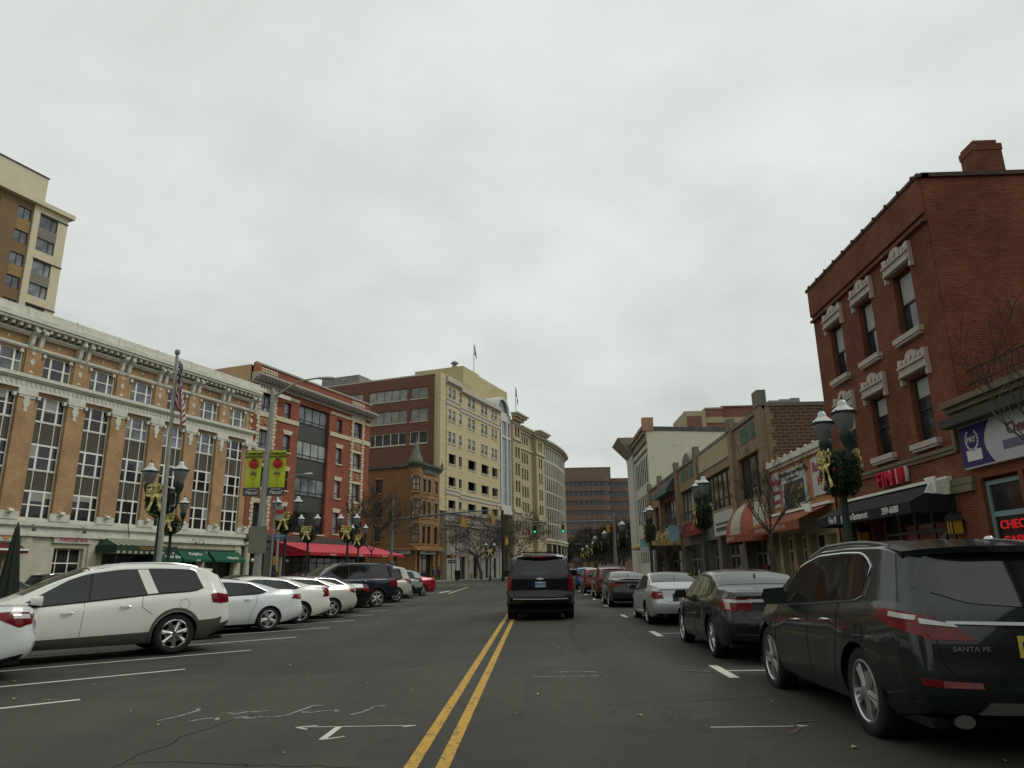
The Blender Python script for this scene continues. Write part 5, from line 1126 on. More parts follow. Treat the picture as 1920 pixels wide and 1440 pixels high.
    if clad and sp.get('arch_trim', clad > .4):
        for c in wx:
            for s in (1, -1):
                g = MB(); A = [(c + Ra * 1.0 * math.cos(R(-14 + 208 * q / 24)), r + Ra * math.sin(R(-14 + 208 * q / 24)) + .012) for q in range(25)]; B = [(c + Ra * 1.14 * math.cos(R(-14 + 208 * q / 24)), r + Ra * 1.14 * math.sin(R(-14 + 208 * q / 24)) + .01) for q in range(25)]
                loft(g, bvh, A, B, 24, 1, 'side', .012, .03, side=s); g.build('wheel_arch_trim', sp.get('cladm', PLA), root, True)
    # wheels
    ty, rm = wheel_parts(sp['rim'], r, sp.get('tw', .23)); tw = sp.get('tw', .23)
    for c in wx:
        for s in (1, -1):
            o = bpy.data.objects.new('wheel', ty); COL.objects.link(o); o.parent = root; o.location = (c, s * (W_ / 2 - tw / 2 - .025), r); o.rotation_euler = (0, c * 1.7, 0 if s > 0 else PI)
            q = bpy.data.objects.new('rim', rm); COL.objects.link(q); q.parent = o
    det = sp.get('detail', 2)
    # side glass
    d = sp['dlo']; E = [(d['rb'], d['rt'])] + d['pil'] + [(d['fb'], d['ft'])]
    zr_ = lambda x: belt(x) + (max(top(x), belt(x) + .012) - belt(x)) * .86
    re_ = lambda x: max(0, 1 - (x - min(E[0])) / .3) ** 2.5
    zbot = lambda x: belt(x) + d.get('lift', .035) + .05 * re_(x); ztop = lambda x: max(zbot(x) + .004, zr_(x) - d.get('drop', .05) - .09 * re_(x))
    for s in ((1, -1) if det > 0 else (1,)):
        edge = []
        g0 = MB()      # black surround
        E2 = [(E[0][0] - .03, E[0][1] - .03), (E[-1][0] + .03, E[-1][1] + .02)]
        def side_poly(x0, x1, z0f, z1f, n_):
            (a0, a1), (b0, b1) = x0, x1
            A = []; B = []
            for i in range(n_ + 1):
                xb = a0 + (b0 - a0) * i / n_; xt = a1 + (b1 - a1) * i / n_; A.append((xb, z0f(xb))); B.append((xt, z1f(xt)))
            return A, B
        rnd = d.get('round', 0)
        A, B = side_poly(E2[0], E2[1], lambda x: zbot(x) - .018, lambda x: ztop(x) + .018, 22)
        rim_ = loft(g0, bvh, A, B, 22, 3, 'side', .003, .02, side=s)
        g0.build('window_surround', PLA, root, True)
        if d.get('trim'):
            t_ = MB(); t_.tube(rim_ + [rim_[0]], .011, 5, cap=False); t_.build('window_trim', CHR, root, True)
        for k in range(len(E) - 1):
            gp = .022; a0 = (E[k][0] + (gp if k else 0), E[k][1] + (gp if k else 0)); a1 = (E[k + 1][0] - (gp if k < len(E) - 2 else 0), E[k + 1][1] - (gp if k < len(E) - 2 else 0))
            if d.get('wide') and k in d['wide']: a1 = (a1[0] - .03, a1[1] - .03)
            A, B = side_poly(a0, a1, zbot, ztop, 10); g = MB(); loft(g, bvh, A, B, 10, 3, 'side', .008, .0, side=s)
            g.build('side_window', CGT if k < d.get('tint', 0) else CG, root, True)
        if 'dpil' in d and s == 1:      # body-colour pillar between rear panes
            A, B = side_poly(*d['dpil'], zbot, ztop, 3); g = MB(); loft(g, bvh, A, B, 3, 3, 'side', .012, .02, side=s); g.build('pillar', paintm, root, True)
    # screens
    ws = sp['ws']; g = MB(); n = 8
    def scr(x0, x1, k=.93):
        A = []; B = []
        for i in range(n + 1):
            x = x0 + (x1 - x0) * i / n; w2 = plan(x) * W_ / 2 * yp[-1] - tum * (zr_(x) - belt(x)) - .03; A.append((x, w2 * k)); B.append((x, -w2 * k))
        return A, B
    loft(g, bvh, *scr(*ws), n, 8, 'top', .006, .0); g.build('windscreen', CG, root, True)
    if 'rw' in sp: g = MB(); loft(g, bvh, *scr(*sp['rw'], .95), n, 8, 'top', .006, .0); g.build('rear_window', sp.get('rwm', CG), root, True)
    else:
        g = MB(); A, B = sp['rwp']; loft(g, bvh, [(y, z) for y, z in A], [(y, z) for y, z in B], 14, 5, 'rear', .008, .0); g.build('rear_window', sp.get('rwm', CGT), root, True)
    # lamps
    for s in (1, -1):
        g = MB(); tl = sp['tail']
        for mode, A, B, mi in tl:
            if mode == 'side': loft(g, bvh, A, B, 12, 3, 'side', .010 if mi == 0 else .022, .02, mi, side=s)
            else: loft(g, bvh, [(y * s, z) for y, z in A], [(y * s, z) for y, z in B], 12, 3, 'rear', .012 if mi == 0 else .024, .02, mi)
        g.build('taillight', [LRED, LCL, LPK], root, True)
    if det > 0:
        for s in (1, -1):
            g = MB(); hz = sp.get('head', .68); loft(g, bvh, [(s * W_ * .28, hz), (s * W_ * .43, hz + .03)], [(s * W_ * .28, hz + .13), (s * W_ * .43, hz + .16)], 5, 2, 'front', .01, .02, L=L); g.build('headlight', LCL, root, True)
        for s in (1, -1):
            m_ = sp['mir']; mx_, mz = m_; y = W_ / 2 * plan(mx_) * .93
            g = MB(); g.M = Matrix.Translation((mx_, s * (y + .14), mz)) @ Matrix.Scale(s, 4, (0, 1, 0)); k = sp.get('ms', 1)
            g.add([(x * k, y_ * k, z * k) for x, y_, z in [(-.05, -.12, -.07), (-.05, .10, -.07), (-.05, .13, .0), (-.05, .10, .07), (-.05, -.1, .08), (.09, -.09, -.05), (.07, .07, -.05), (.06, .08, 0), (.07, .07, .05), (.09, -.08, .06)]],
                  [(0, 1, 6, 5), (1, 2, 7, 6), (2, 3, 8, 7), (3, 4, 9, 8), (4, 0, 5, 9), (5, 6, 7, 8, 9)], 0)
            g.add([(x * k, y_ * k, z * k) for x, y_, z in [(-.05, -.12, -.07), (-.05, .10, -.07), (-.05, .13, .0), (-.05, .10, .07), (-.05, -.1, .08)]], [(0, 1, 2, 3, 4)], 1); g.box(-.02, .05, -.22, -.08, -.08, -.05, 2)
            g.build('mirror', [sp.get('mirm', paintm), CG, PLA], root, True)
        # door handles, shut lines, filler flap
        for hx in sp['handles']:
            hz = belt(hx) - sp.get('hz', .10)
            for s in (1, -1):
                q = bvh.ray_cast(Vector((hx, 3 * s, hz)), Vector((0, -s, 0)))[0]; q2 = bvh.ray_cast(Vector((hx + .2, 3 * s, hz - .005)), Vector((0, -s, 0)))[0]
                if q and q2: g = MB(); g.tube([q + Vector((0, -.01 * s, 0)), q + Vector((.02, .03 * s, 0)), q.lerp(q2, .5) + Vector((0, .04 * s, 0)), q2 + Vector((-.02, .03 * s, 0)), q2 + Vector((0, -.01 * s, 0))], [.008, .013, .015, .013, .008], 6); g.build('door_handle', CHR if sp.get('chrome_h') else paintm, root, True)
        g = MB()
        for s in (1, -1):
            for ln in sp['seams']:
                pts = []
                for a_, b_ in zip(ln[:-1], ln[1:]):
                    for i in range(8):
                        u_, v_ = a_[0] + (b_[0] - a_[0]) * i / 7, a_[1] + (b_[1] - a_[1]) * i / 7; q = bvh.ray_cast(Vector((u_, 3 * s, v_)), Vector((0, -s, 0)))
                        if q[0]: pts.append(q[0] + Vector((0, .0005 * s, 0)))
                if len(pts) > 2: g.tube(pts, .0042, 4)
            for a_, b_, sc_ in sp.get('crease', ()):
                pass
        for ln in sp.get('rseams', ()):
            pts = []
            for a_, b_ in zip(ln[:-1], ln[1:]):
                for i in range(10):
                    u_, v_ = a_[0] + (b_[0] - a_[0]) * i / 9, a_[1] + (b_[1] - a_[1]) * i / 9; q = bvh.ray_cast(Vector((-3, u_, v_)), Vector((1, 0, 0)))
                    if q[0]: pts.append(q[0])
            if len(pts) > 2: g.tube(pts, .005, 4)
        if g.v: split_build(g, 'shut_line', GAP, root)
        g = MB(); h_ = W_ / 2
        g.tube([(L * .45, s_, 0) for s_ in ()], .01) if 0 else None
    for nm, mtx, A, B, off in sp.get('rpan', ()):
        g = MB(); loft(g, bvh, A, B, 12, 3, 'rear', off, .02); g.build(nm, paintm if mtx == 'P' else mtx, root, True)
    for nm, mtx, A, B, off in sp.get('spanel', ()):
        for s in (1, -1): g = MB(); loft(g, bvh, A, B, 14, 2, 'side', off, .02, side=s); g.build(nm, mtx, root, True)
    if 'spoil' in sp:
        x0, x1, z0, th, hw_ = sp['spoil']; g = MB()
        vs_ = []
        for k in range(13):
            y = -hw_ + 2 * hw_ * k / 12; e_ = 1 - abs(2 * k / 12 - 1) ** 3; xr_ = x1 - (x1 - x0) * (.55 + .45 * e_); q = bvh.ray_cast(Vector((x1, y, 4)), Vector((0, 0, -1)))[0]; zt_ = (q.z if q else z0) + .008
            vs_ += [(x1, y, zt_), (xr_, y, z0 - .03 * (1 - e_)), (xr_ + .02, y, z0 - th - .03 * (1 - e_)), (x1, y, zt_ - th)]
        f_ = []
        for k in range(12):
            for j in range(4): f_.append((k * 4 + j, k * 4 + (j + 1) % 4, (k + 1) * 4 + (j + 1) % 4, (k + 1) * 4 + j))
        g.add(vs_, f_ + [(0, 1, 2, 3), (48, 49, 50, 51)]); g.build('roof_spoiler', paintm, root, True)
        if sp.get('brake'): g = MB(); g.box(x0 - .012, x0 + .03, -.22, .22, z0 - th + .004, z0 - .006); g.build('brake_light', LRED, root)
    if 'rails' in sp:
        x0, x1, hh = sp['rails']
        for s in (1, -1):
            pts = []
            for i in range(13):
                x = x0 + (x1 - x0) * i / 12; y = s * (plan(x) * W_ / 2 * yp[-1] - tum * (zr_(x) - belt(x)) - .09); q = bvh.ray_cast(Vector((x, y, 4)), Vector((0, 0, -1)))[0]
                pts.append(q + Vector((0, 0, hh * min(1, 4 * min(i, 12 - i) / 12 + .05))))
            g = MB(); g.tube(pts, .016, 6); g.build('roof_rail', sp.get('railm', CHR), root, True)
        if sp.get('bars'):
            for x in sp['bars']:
                q = bvh.ray_cast(Vector((x, 0, 4)), Vector((0, 0, -1)))[0]; g = MB(); g.box(x - .03, x + .03, -.52, .52, q.z + hh - .02, q.z + hh + .015); g.build('roof_bar', sp.get('barm', PLA), root)
    if 'plate' in sp:
        pz, pm, s_, pc = sp['plate']; q = bvh.ray_cast(Vector((-3, sp.get('py', 0), pz)), Vector((1, 0, 0)))[0]
        g = MB(); g.box(q.x - .018, q.x - .006, q.y - .155, q.y + .155, pz - .078, pz + .078); g.build('number_plate', pm, root)
        if det > 1: text('plate_number', s_, .105, root, pc, (q.x - .02, q.y, pz - .005), (PI / 2, 0, -PI / 2), ext=.002)
    for sc_, szz, y, z, m_ in sp.get('badge', ()):
        q, nn_ = bvh.ray_cast(Vector((-3, y, z)), Vector((1, 0, 0)))[:2]
        if q: nn_ = nn_ if nn_.x < 0 else -nn_; text('badge', sc_, szz, root, m_, q + nn_ * .012, (PI / 2, 0, math.atan2(nn_.x, -nn_.y)), ext=.003, sx=1.25, shear=.15)
    if 'pipes' in sp:
        for y in sp['pipes']:
            g = MB(); g.lathe([(.045, .0), (.05, .0), (.05, .15), (.035, .15), (.035, .02)], (0, 0, 0), 12, 0, 'x')
            g.v = [(x + .02, yy * (1.7 if sp.get('wp') else 1) + y, z + .30) for x, yy, z in g.v]; g.build('exhaust_pipe', CHR, root, True)
    if 'antenna' in sp:
        q = bvh.ray_cast(Vector((sp['antenna'], 0, 4)), Vector((0, 0, -1)))[0]; g = MB(); g.add([(q.x - .07, 0, q.z + .07), (q.x - .06, .02, q.z - .01), (q.x + .09, .015, q.z - .01), (q.x + .09, -.015, q.z - .01), (q.x - .06, -.02, q.z - .01)], [(0, 1, 2), (0, 2, 3), (0, 3, 4), (0, 4, 1)]); g.build('roof_antenna', paintm, root)
    if 'extra' in sp: sp['extra'](root, bvh, paintm)
    return root
def place(x, y, az):      # wheel-side contact handled by caller
    return (x, y, gz(y)), R(90 - az)

# ---- body styles
def sedan(L=4.8, W=1.84, H=1.46, wb=2.77, ro=1.07, r=.325, deck=1.10, **k):
    s = dict(L=L, W=W, wb=wb, ro=ro, r=r, rim='5', tw=.22,
        top=[(0, deck - .10), (.06, deck), (.5, deck + .02), (.78, deck + .04), (1.15, deck + (H - deck) * .5), (1.6, H - .055), (2.1, H - .008), (2.5, H), (2.95, H - .06), (3.35, H - .25), (3.75, 1.04), (3.85, .99), (4.3, .90), (L - .2, .78), (L, .64)],
        belt=[(0, deck - .13), (.3, deck - .085), (.9, deck - .1), (2.0, .96), (3.2, .91), (3.8, .88), (4.3, .80), (L, .58)], low=[(0, .34), (.35, .26), (.6, .22), (L - .7, .2), (L - .3, .22), (L, .28)],
        rear=[(.25, .12), (.42, .0), (.6, -.03), (.72, .02), (.95, .05), (1.1, .04)], ws=(2.95, 3.68), rw=(.93, 1.62),
        dlo=dict(rb=1.12, rt=1.55, pil=[(1.42, 1.58), (2.3, 2.22)], fb=3.45, ft=2.95, trim=True, tint=0),
        tail=[('side', [(.07, .76), (.42, .86)], [(.1, .97), (.42, .93)], 0), ('rear', [(.48, .78), (.78, .76)], [(.48, .93), (.78, .96)], 0)],
        mir=(3.22, 1.0), handles=(1.55, 2.5), hz=.10, seams=[[(1.38, 1.0), (1.42, .75), (1.62, .3)], [(2.33, .97), (2.38, .28)], [(3.42, .9), (3.48, .3)]],
        rseams=[[(.6, 1.02), (.58, .74), (.45, .66), (-.45, .66), (-.58, .74), (-.6, 1.02)]], plate=(.80, PLB, 'XKC 81', PNV), head=.62)
    s.update(k); return s
def suv(L=4.75, W=1.88, H=1.70, wb=2.74, ro=1.0, r=.36, **k):
    s = dict(L=L, W=W, wb=wb, ro=ro, r=r, rim='5t', tw=.24, tum=.26,
        top=[(0, H - .14), (.25, H - .07), (.8, H - .01), (1.8, H), (2.5, H - .03), (2.95, H - .18), (3.65, 1.16), (3.8, 1.10), (4.3, 1.03), (L - .15, .9), (L, .76)],
        belt=[(0, 1.06), (.8, 1.07), (2.4, 1.02), (3.5, .98), (4.2, .9), (L, .66)], low=[(0, .36), (.5, .27), (L - .5, .25), (L, .32)],
        rear=[(.3, .12), (.5, -.02), (.75, 0), (1.0, .03), (1.1, .06), (1.35, .2), (H - .1, .36), (H, .42)], ws=(2.75, 3.55),
        rwp=([(.62, 1.1), (0, 1.08), (-.62, 1.1)], [(.5, H - .22), (0, H - .2), (-.5, H - .22)]),
        dlo=dict(rb=.62, rt=.72, pil=[(1.35, 1.25), (2.22, 2.14)], fb=3.35, ft=2.7, trim=False, tint=2),
        tail=[('side', [(.06, .95), (.35, .98)], [(.12, 1.12), (.35, 1.1)], 0), ('rear', [(.6, .9), (.84, .9)], [(.62, 1.08), (.82, 1.14)], 0)],
        mir=(3.15, 1.12), handles=(1.45, 2.4), seams=[[(1.3, 1.05), (1.32, .8), (1.5, .3)], [(2.25, 1.02), (2.27, .3)], [(3.3, .98), (3.36, .3)]],
        rseams=[[(.62, 1.0), (.66, .5), (-.66, .5), (-.62, 1.0)]], plate=(.78, PLB, 'UXT 40', PNV), spoil=(.16, .5, H - .1, .05, .58), head=.78)
    s.update(k); return s
HD = 227.6; hdv = Vector((math.sin(R(HD)), math.cos(R(HD)))); lfv = Vector((-hdv.y, hdv.x))    # heading and left of the slant-parked cars
def slot(rwx, rwy, sp):
    """origin so that the left rear wheel touches the ground at the given point"""
    o = Vector((rwx, rwy)) - hdv * sp['ro'] - lfv * (sp['W'] / 2 - .1)
    return (o.x, o.y, gz(o.y)), R(90 - HD)
# --- nearest right: dark green-black crossover
def sf_extra(root, bvh, pm):
    # chrome strip across the tailgate, lower reflectors, skid plate
    g = MB(); loft(g, bvh, [(.62, 1.0), (0, .985), (-.62, 1.0)], [(.62, 1.022), (0, 1.01), (-.62, 1.022)], 14, 1, 'rear', .02, .02); g.build('chrome_strip', STRP, root, True)
    for s in (1, -1): g = MB(); loft(g, bvh, [(s * .48, .545), (s * .84, .55)], [(s * .48, .585), (s * .84, .60)], 5, 1, 'rear', .012, .02); g.build('reflector', LRED, root, True)
    g = MB(); loft(g, bvh, [(.5, .36), (-.5, .36)], [(.44, .44), (-.44, .44)], 8, 1, 'rear', .012, .02); g.build('skid_plate', ALU, root, True)
    q = [bvh.ray_cast(Vector((.98 + .085 * math.cos(t * PI / 8), 3, .87 + .09 * math.sin(t * PI / 8))), Vector((0, -1, 0)))[0] for t in range(17)]
    g = MB(); g.tube(q, .004, 4, cap=False); g.build('filler_flap', GAP, root)
sf = suv(L=4.9, W=1.89, H=1.70, wb=2.8, ro=1.08, r=.375, rim='5t', fade=1.0,
    top=[(0, 1.56), (.3, 1.62), (.8, 1.675), (1.6, 1.70), (2.3, 1.69), (2.8, 1.60), (3.2, 1.44), (3.75, 1.13), (3.95, 1.08), (4.4, 1.01), (4.75, .9), (4.9, .74)],
    belt=[(0, 1.13), (.6, 1.15), (1.4, 1.11), (2.4, 1.05), (3.6, 1.0), (4.3, .9), (4.9, .64)], low=[(0, .36), (.4, .29), (.7, .25), (4.4, .25), (4.9, .32)],
    rear=[(.3, .10), (.42, .0), (.6, -.05), (.66, .0), (.9, .03), (1.1, .10), (1.3, .25), (1.5, .40), (1.7, .5)], ws=(2.72, 3.62),
    rwp=([(.73, 1.27), (.4, 1.15), (0, 1.12), (-.4, 1.15), (-.73, 1.27)], [(.64, 1.46), (.4, 1.47), (0, 1.48), (-.4, 1.47), (-.64, 1.46)]),
    dlo=dict(rb=1.02, rt=.95, pil=[(1.62, 1.55), (2.32, 2.25)], fb=3.55, ft=2.9, trim=True, tint=2, lift=.04, drop=.055),
    tail=[('side', [(.03, .90), (.2, .93), (.62, 1.02)], [(.06, 1.06), (.3, 1.09), (.64, 1.11)], 0), ('side', [(.14, 1.025), (.42, 1.045)], [(.14, 1.06), (.42, 1.085)], 1), ('rear', [(.44, .88), (.79, .89)], [(.58, .995), (.79, 1.03)], 0), ('rear', [(.55, .975), (.79, 1.0)], [(.58, 1.0), (.79, 1.04)], 1)],
    mir=(3.2, 1.13), ms=1.25, handles=(1.72, 2.62), hz=.14, chrome_h=True, seams=[[(1.52, 1.1), (1.5, .85), (1.72, .35)], [(2.35, 1.05), (2.38, .3)], [(3.42, 1.0), (3.5, .3)]],
    rseams=[[(.72, 1.0), (.72, .75), (.64, .62), (-.64, .62), (-.72, .75), (-.72, 1.0)]], plate=(.84, PLY, 'BJ·473', PNV),
    spoil=(.20, .75, 1.595, .05, .69), rails=(.75, 2.75, .03), railm=MC['grey_metal'], badge=[('SANTA FE', .05, .50, .82, ALU)], pipes=(.60, -.60), wp=True, antenna=1.0, extra=sf_extra, head=.8)
DGP = paint('dark_green_paint', (.007, .013, .011), .1, .3); 
car('parked_crossover', 'dark green crossover with yellow number plate parked nearest on the right', 'car', sf, DGP, (4.13, 7.65 - 1.12, gz(6.5)), PI / 2, 'cars parked along the right kerb').scale = (1.035, 1.05, 1.10)
# --- dark sedan
def cam_extra(root, bvh, pm):
    g = MB(); loft(g, bvh, [(.5, .94), (-.5, .94)], [(.5, .985), (-.5, .985)], 10, 1, 'rear', .02, .02); g.build('chrome_strip', STRP, root, True)
ca = sedan(L=4.81, W=1.83, H=1.47, wb=2.775, ro=1.08, deck=1.11, rim='10', r=.335, badge=[('SE', .075, .62, .80, CHR)], extra=cam_extra, antenna=1.3,
    tail=[('side', [(.03, .80), (.38, .93)], [(.08, 1.0), (.38, .99)], 0), ('rear', [(.46, .80), (.86, .80)], [(.40, 1.0), (.84, 1.0)], 0), ('rear', [(.44, .93), (.82, .93)], [(.43, .975), (.82, .98)], 1), ('rear', [(.76, .83), (.82, .83)], [(.76, .93), (.82, .93)], 2)], plate=(.76, PLB, 'AK 1920', PNV), head=.66)
ca['dlo'] = dict(rb=1.1, rt=1.5, pil=[(1.38, 1.52), (2.28, 2.2)], fb=3.45, ft=2.95, trim=False, tint=0)
BKG = paint('black_green_paint', (.005, .009, .008), .1, .28)
car('parked_sedan', 'glossy black sedan parked behind the silver sedan on the right', 'car', ca, BKG, (4.06, 13.9 - 1.1, gz(13)), PI / 2, 'cars parked along the right kerb').scale = (1.0, 1.04, 1.06)
# --- silver sedan
au = sedan(L=4.8, W=1.81, H=1.455, wb=2.76, ro=1.05, deck=1.07, rim='5', r=.33, pipes=(.5,), antenna=1.2,
    tail=[('side', [(.04, .72), (.22, .78)], [(.08, .93), (.24, .92)], 0), ('rear', [(.55, .74), (.8, .72)], [(.57, .92), (.8, .93)], 0), ('rear', [(.58, .83), (.68, .83)], [(.58, .89), (.68, .89)], 2)],
    rpan=[('plate_recess', PLA, [(.3, .66), (-.3, .66)], [(.3, .86), (-.3, .86)], .004)], plate=(.74, PLB, 'FY 204', PNV))
SIL = paint('silver_paint', (.5, .51, .51), .5, .32); car('parked_sedan', 'silver sedan parked between the two dark sedans on the right', 'car', au, SIL, (4.0, 21.8 - 1.05, gz(21)), PI / 2, 'cars parked along the right kerb')
lx = sedan(L=4.58, W=1.80, H=1.43, wb=2.73, ro=.98, deck=1.09, rim='10', r=.32, antenna=1.2, spoil=(.02, .3, 1.12, .03, .5),
    tail=[('side', [(.03, .80), (.3, .9)], [(.08, .96), (.3, .96)], 0), ('rear', [(.46, .86), (.8, .78)], [(.44, .93), (.8, .97)], 0)], plate=(.83, PLB, '812 TKD', PNV))
CHB = paint('charcoal_paint', (.03, .028, .026), .4, .35)
car('parked_sedan', 'charcoal sedan with blue number plate parked ahead of the silver sedan', 'car', lx, CHB, (3.78, 31.2 - .98, gz(31)), PI / 2, 'cars parked along the right kerb')
RDP = paint('dark_red_paint', (.12, .012, .014), .3, .35); BLP = paint('blue_paint', (.02, .06, .22), .4, .35); GWP = paint('grey_white_paint_car', (.4, .41, .4), .3, .35)
car('parked_crossover', 'dark red crossover with pale roof rack parked beyond the charcoal sedan', 'car', suv(rails=(.6, 2.8, .05), bars=(.9, 2.3), barm=ALU, L=4.5, H=1.62, detail=1), RDP, (3.95, 38.7, gz(38)), PI / 2, 'cars parked along the right kerb')
car('parked_hatchback', 'maroon hatchback parked behind the blue car on the right', 'car', suv(L=4.3, H=1.55, W=1.78, r=.32, detail=1), paint('maroon_paint', (.16, .02, .022), .3, .35), (3.7, 46.2, gz(46)), PI / 2, 'cars parked along the right kerb')
car('parked_hatchback', 'bright blue hatchback at the far end of the right row', 'car', suv(L=4.3, H=1.6, W=1.78, r=.32, detail=1), BLP, (3.6, 54.2, gz(54)), PI / 2, 'cars parked along the right kerb')
# --- black SUV ahead in the lane
def sub_extra(root, bvh, pm):
    g = MB(); loft(g, bvh, [(.8, .60), (0, .59), (-.8, .60)], [(.8, .62), (0, .61), (-.8, .62)], 12, 1, 'rear', .02, .02); g.build('chrome_strip', STRP, root, True)
    q = bvh.ray_cast(Vector((-3, 0, 1.17)), Vector((1, 0, 0)))[0]; g = MB(); x = q.x - .012
    g.prism([(-.11, 1.155), (-.05, 1.155), (-.04, 1.14), (.04, 1.14), (.05, 1.155), (.12, 1.155), (.10, 1.19), (.05, 1.19), (.04, 1.205), (-.04, 1.205), (-.05, 1.19), (-.10, 1.19)], x - .01, x, 'x'); g.build('emblem', STRP, root)
    g = MB(); loft(g, bvh, [(.26, .86), (-.26, .86)], [(.26, 1.12), (-.26, 1.12)], 6, 3, 'rear', .004, .02); g.build('plate_recess', BKG, root, True)
    q = bvh.ray_cast(Vector((-3, 0, 1.01)), Vector((1, 0, 0)))[0]; g = MB(); g.box(q.x - .025, q.x - .008, -.155, .155, .935, 1.09); g.build('number_plate', PLB, root); text('plate_number', '4AE·HC5', .09, root, PNV, (q.x - .027, 0, 1.01), (PI / 2, 0, -PI / 2), ext=.002)
    for s in (1, -1):
        g = MB(); g.tube([(1.0, s * .75, .35), (.5, s * .45, .3), (.3, 0, .33)], .05, 6); g.build('axle', GAP, root)
sb = suv(L=5.2, W=2.05, H=1.91, wb=2.95, ro=1.15, r=.405, rim='6', tum=.2, tw=.29, fade=.7, bulge=.07, yp=[.93, .965, .985, 1.0, 1.0, .998, .992, .982, .965, .94],
    plan=[(0, .88), (.1, .945), (.3, .98), (.7, .995), (1.3, 1), (3.9, 1), (4.5, .98), (5.0, .9), (5.2, .78)],
    top=[(0, 1.76), (.2, 1.84), (.8, 1.90), (2.2, 1.91), (3.0, 1.86), (3.4, 1.68), (3.95, 1.32), (4.1, 1.26), (4.9, 1.18), (5.1, 1.05), (5.2, .9)],
    belt=[(0, 1.24), (1, 1.25), (3.6, 1.2), (4.4, 1.1), (5.2, .85)], low=[(0, .47), (.5, .44), (4.7, .4), (5.2, .45)],
    rear=[(.35, .12), (.5, 0), (.66, -.02), (.72, .03), (1.2, .05), (1.3, .08), (1.8, .26), (1.95, .3)], ws=(3.1, 3.9),
    rwp=([(.78, 1.29), (0, 1.27), (-.78, 1.29)], [(.70, 1.70), (0, 1.72), (-.70, 1.70)]), rwm=CG,
    dlo=dict(rb=.55, rt=.62, pil=[(1.55, 1.5), (2.6, 2.55)], fb=3.8, ft=3.1, trim=False, tint=2),
    tail=[('side', [(.03, .84), (.14, .84)], [(.05, 1.27), (.15, 1.27)], 0), ('rear', [(.83, .84), (.97, .84)], [(.82, 1.26), (.96, 1.26)], 0)],
    mir=(3.55, 1.33), ms=1.3, handles=(1.9, 2.9), seams=[[(2.6, 1.2), (2.6, .45)]], rseams=[[(.78, 1.25), (.78, .66), (-.78, .66), (-.78, 1.25)], [(.78, 1.22), (-.78, 1.22)]],
    spoil=(.03, .5, 1.82, .06, .68), brake=True, rails=(.5, 3.0, .05), railm=PLA, bars=(.8, 2.6), badge=[('SUV LT', .0001, .6, .7, CHR)], extra=sub_extra, head=.95)
sb.pop('plate'); sb['badge'] = [('4x4', .06, .70, .76, CHR), ('LTZ', .05, .66, .69, CHR)]
BKP = paint('black_paint', (.004, .005, .005), .1, .25)
car('black_suv', 'large black sport utility vehicle driving ahead in the right lane', 'car', sb, BKP, (.07, 23.5, gz(23.5) + .01), PI / 2).scale = (1.0, 1.08, 1.08)
# --- slant-parked row on the left
GRP = 'cars parked slanted in the left bays'
CLAD = mat('taupe_cladding', (.085, .082, .068), .55, var=.1, scale=2)
def en_extra(root, bvh, pm):
    q = [bvh.ray_cast(Vector((.98 + .10 * math.cos(t * PI / 8), 3, .98 + .10 * math.sin(t * PI / 8))), Vector((0, -1, 0)))[0] for t in range(17)]
    g = MB(); g.tube(q, .0035, 4, cap=False); g.build('filler_flap', GAP, root)
en = suv(L=5.12, W=2.0, H=1.83, wb=3.02, ro=1.12, r=.395, cladm=CLAD, rim='7', tum=.3, fade=1.0, arch=1.12, clad=.43, clad_slope=.012, clad_rear=.14,
    top=[(0, 1.58), (.2, 1.68), (.7, 1.79), (1.5, 1.83), (2.2, 1.82), (2.8, 1.73), (3.3, 1.53), (3.95, 1.19), (4.2, 1.12), (4.7, 1.03), (5.0, .9), (5.12, .75)],
    belt=[(0, 1.22), (.5, 1.23), (1.5, 1.18), (2.6, 1.08), (3.9, .97), (4.5, .9), (5.12, .66)], low=[(0, .42), (.35, .28), (.8, .24), (4.6, .23), (5.12, .3)],
    rear=[(.3, .2), (.5, .04), (.62, -.05), (.70, -.03), (.75, .0), (1.0, .02), (1.2, .06), (1.5, .24), (1.8, .42)], ws=(2.75, 3.85),
    rwp=([(.76, 1.28), (0, 1.24), (-.76, 1.28)], [(.62, 1.6), (0, 1.62), (-.62, 1.6)]),
    dlo=dict(rb=.62, rt=.80, pil=[(1.62, 1.82), (2.75, 2.72)], fb=3.98, ft=3.1, trim=True, tint=2, lift=.03, drop=.05, dpil=((1.50, 1.70), (1.70, 1.90))),
    tail=[('side', [(.08, 1.0), (.2, .97), (.40, 1.0)], [(.14, 1.16), (.3, 1.19), (.44, 1.16)], 0), ('rear', [(.62, 1.0), (.9, .98)], [(.64, 1.14), (.86, 1.16)], 0)],
    mir=(3.62, 1.12), ms=1.2, handles=(2.0, 3.0), hz=.16, chrome_h=True, seams=[[(1.78, 1.2), (1.8, .95), (1.6, .8)], [(2.82, 1.08), (2.86, .45)], [(3.9, .95), (3.95, .4)]],
    rails=(.7, 2.7, .05), railm=CHR, extra=en_extra, head=.85, spoil=(.22, .6, 1.70, .05, .58), plate=(.88, PLB, '507 ZRW', PNV))
PWP = paint('pearl_white_paint', (.74, .74, .68), .0, .35); CWP = paint('cool_white_paint', (.68, .71, .71), .0, .35)
l_, rt_ = slot(-7.57, 15.38, en)
t_ = car('parked_crossover', 'pearl white crossover with dark grey cladding and chrome seven spoke wheels', 'car', en, PWP, l_, rt_, GRP)
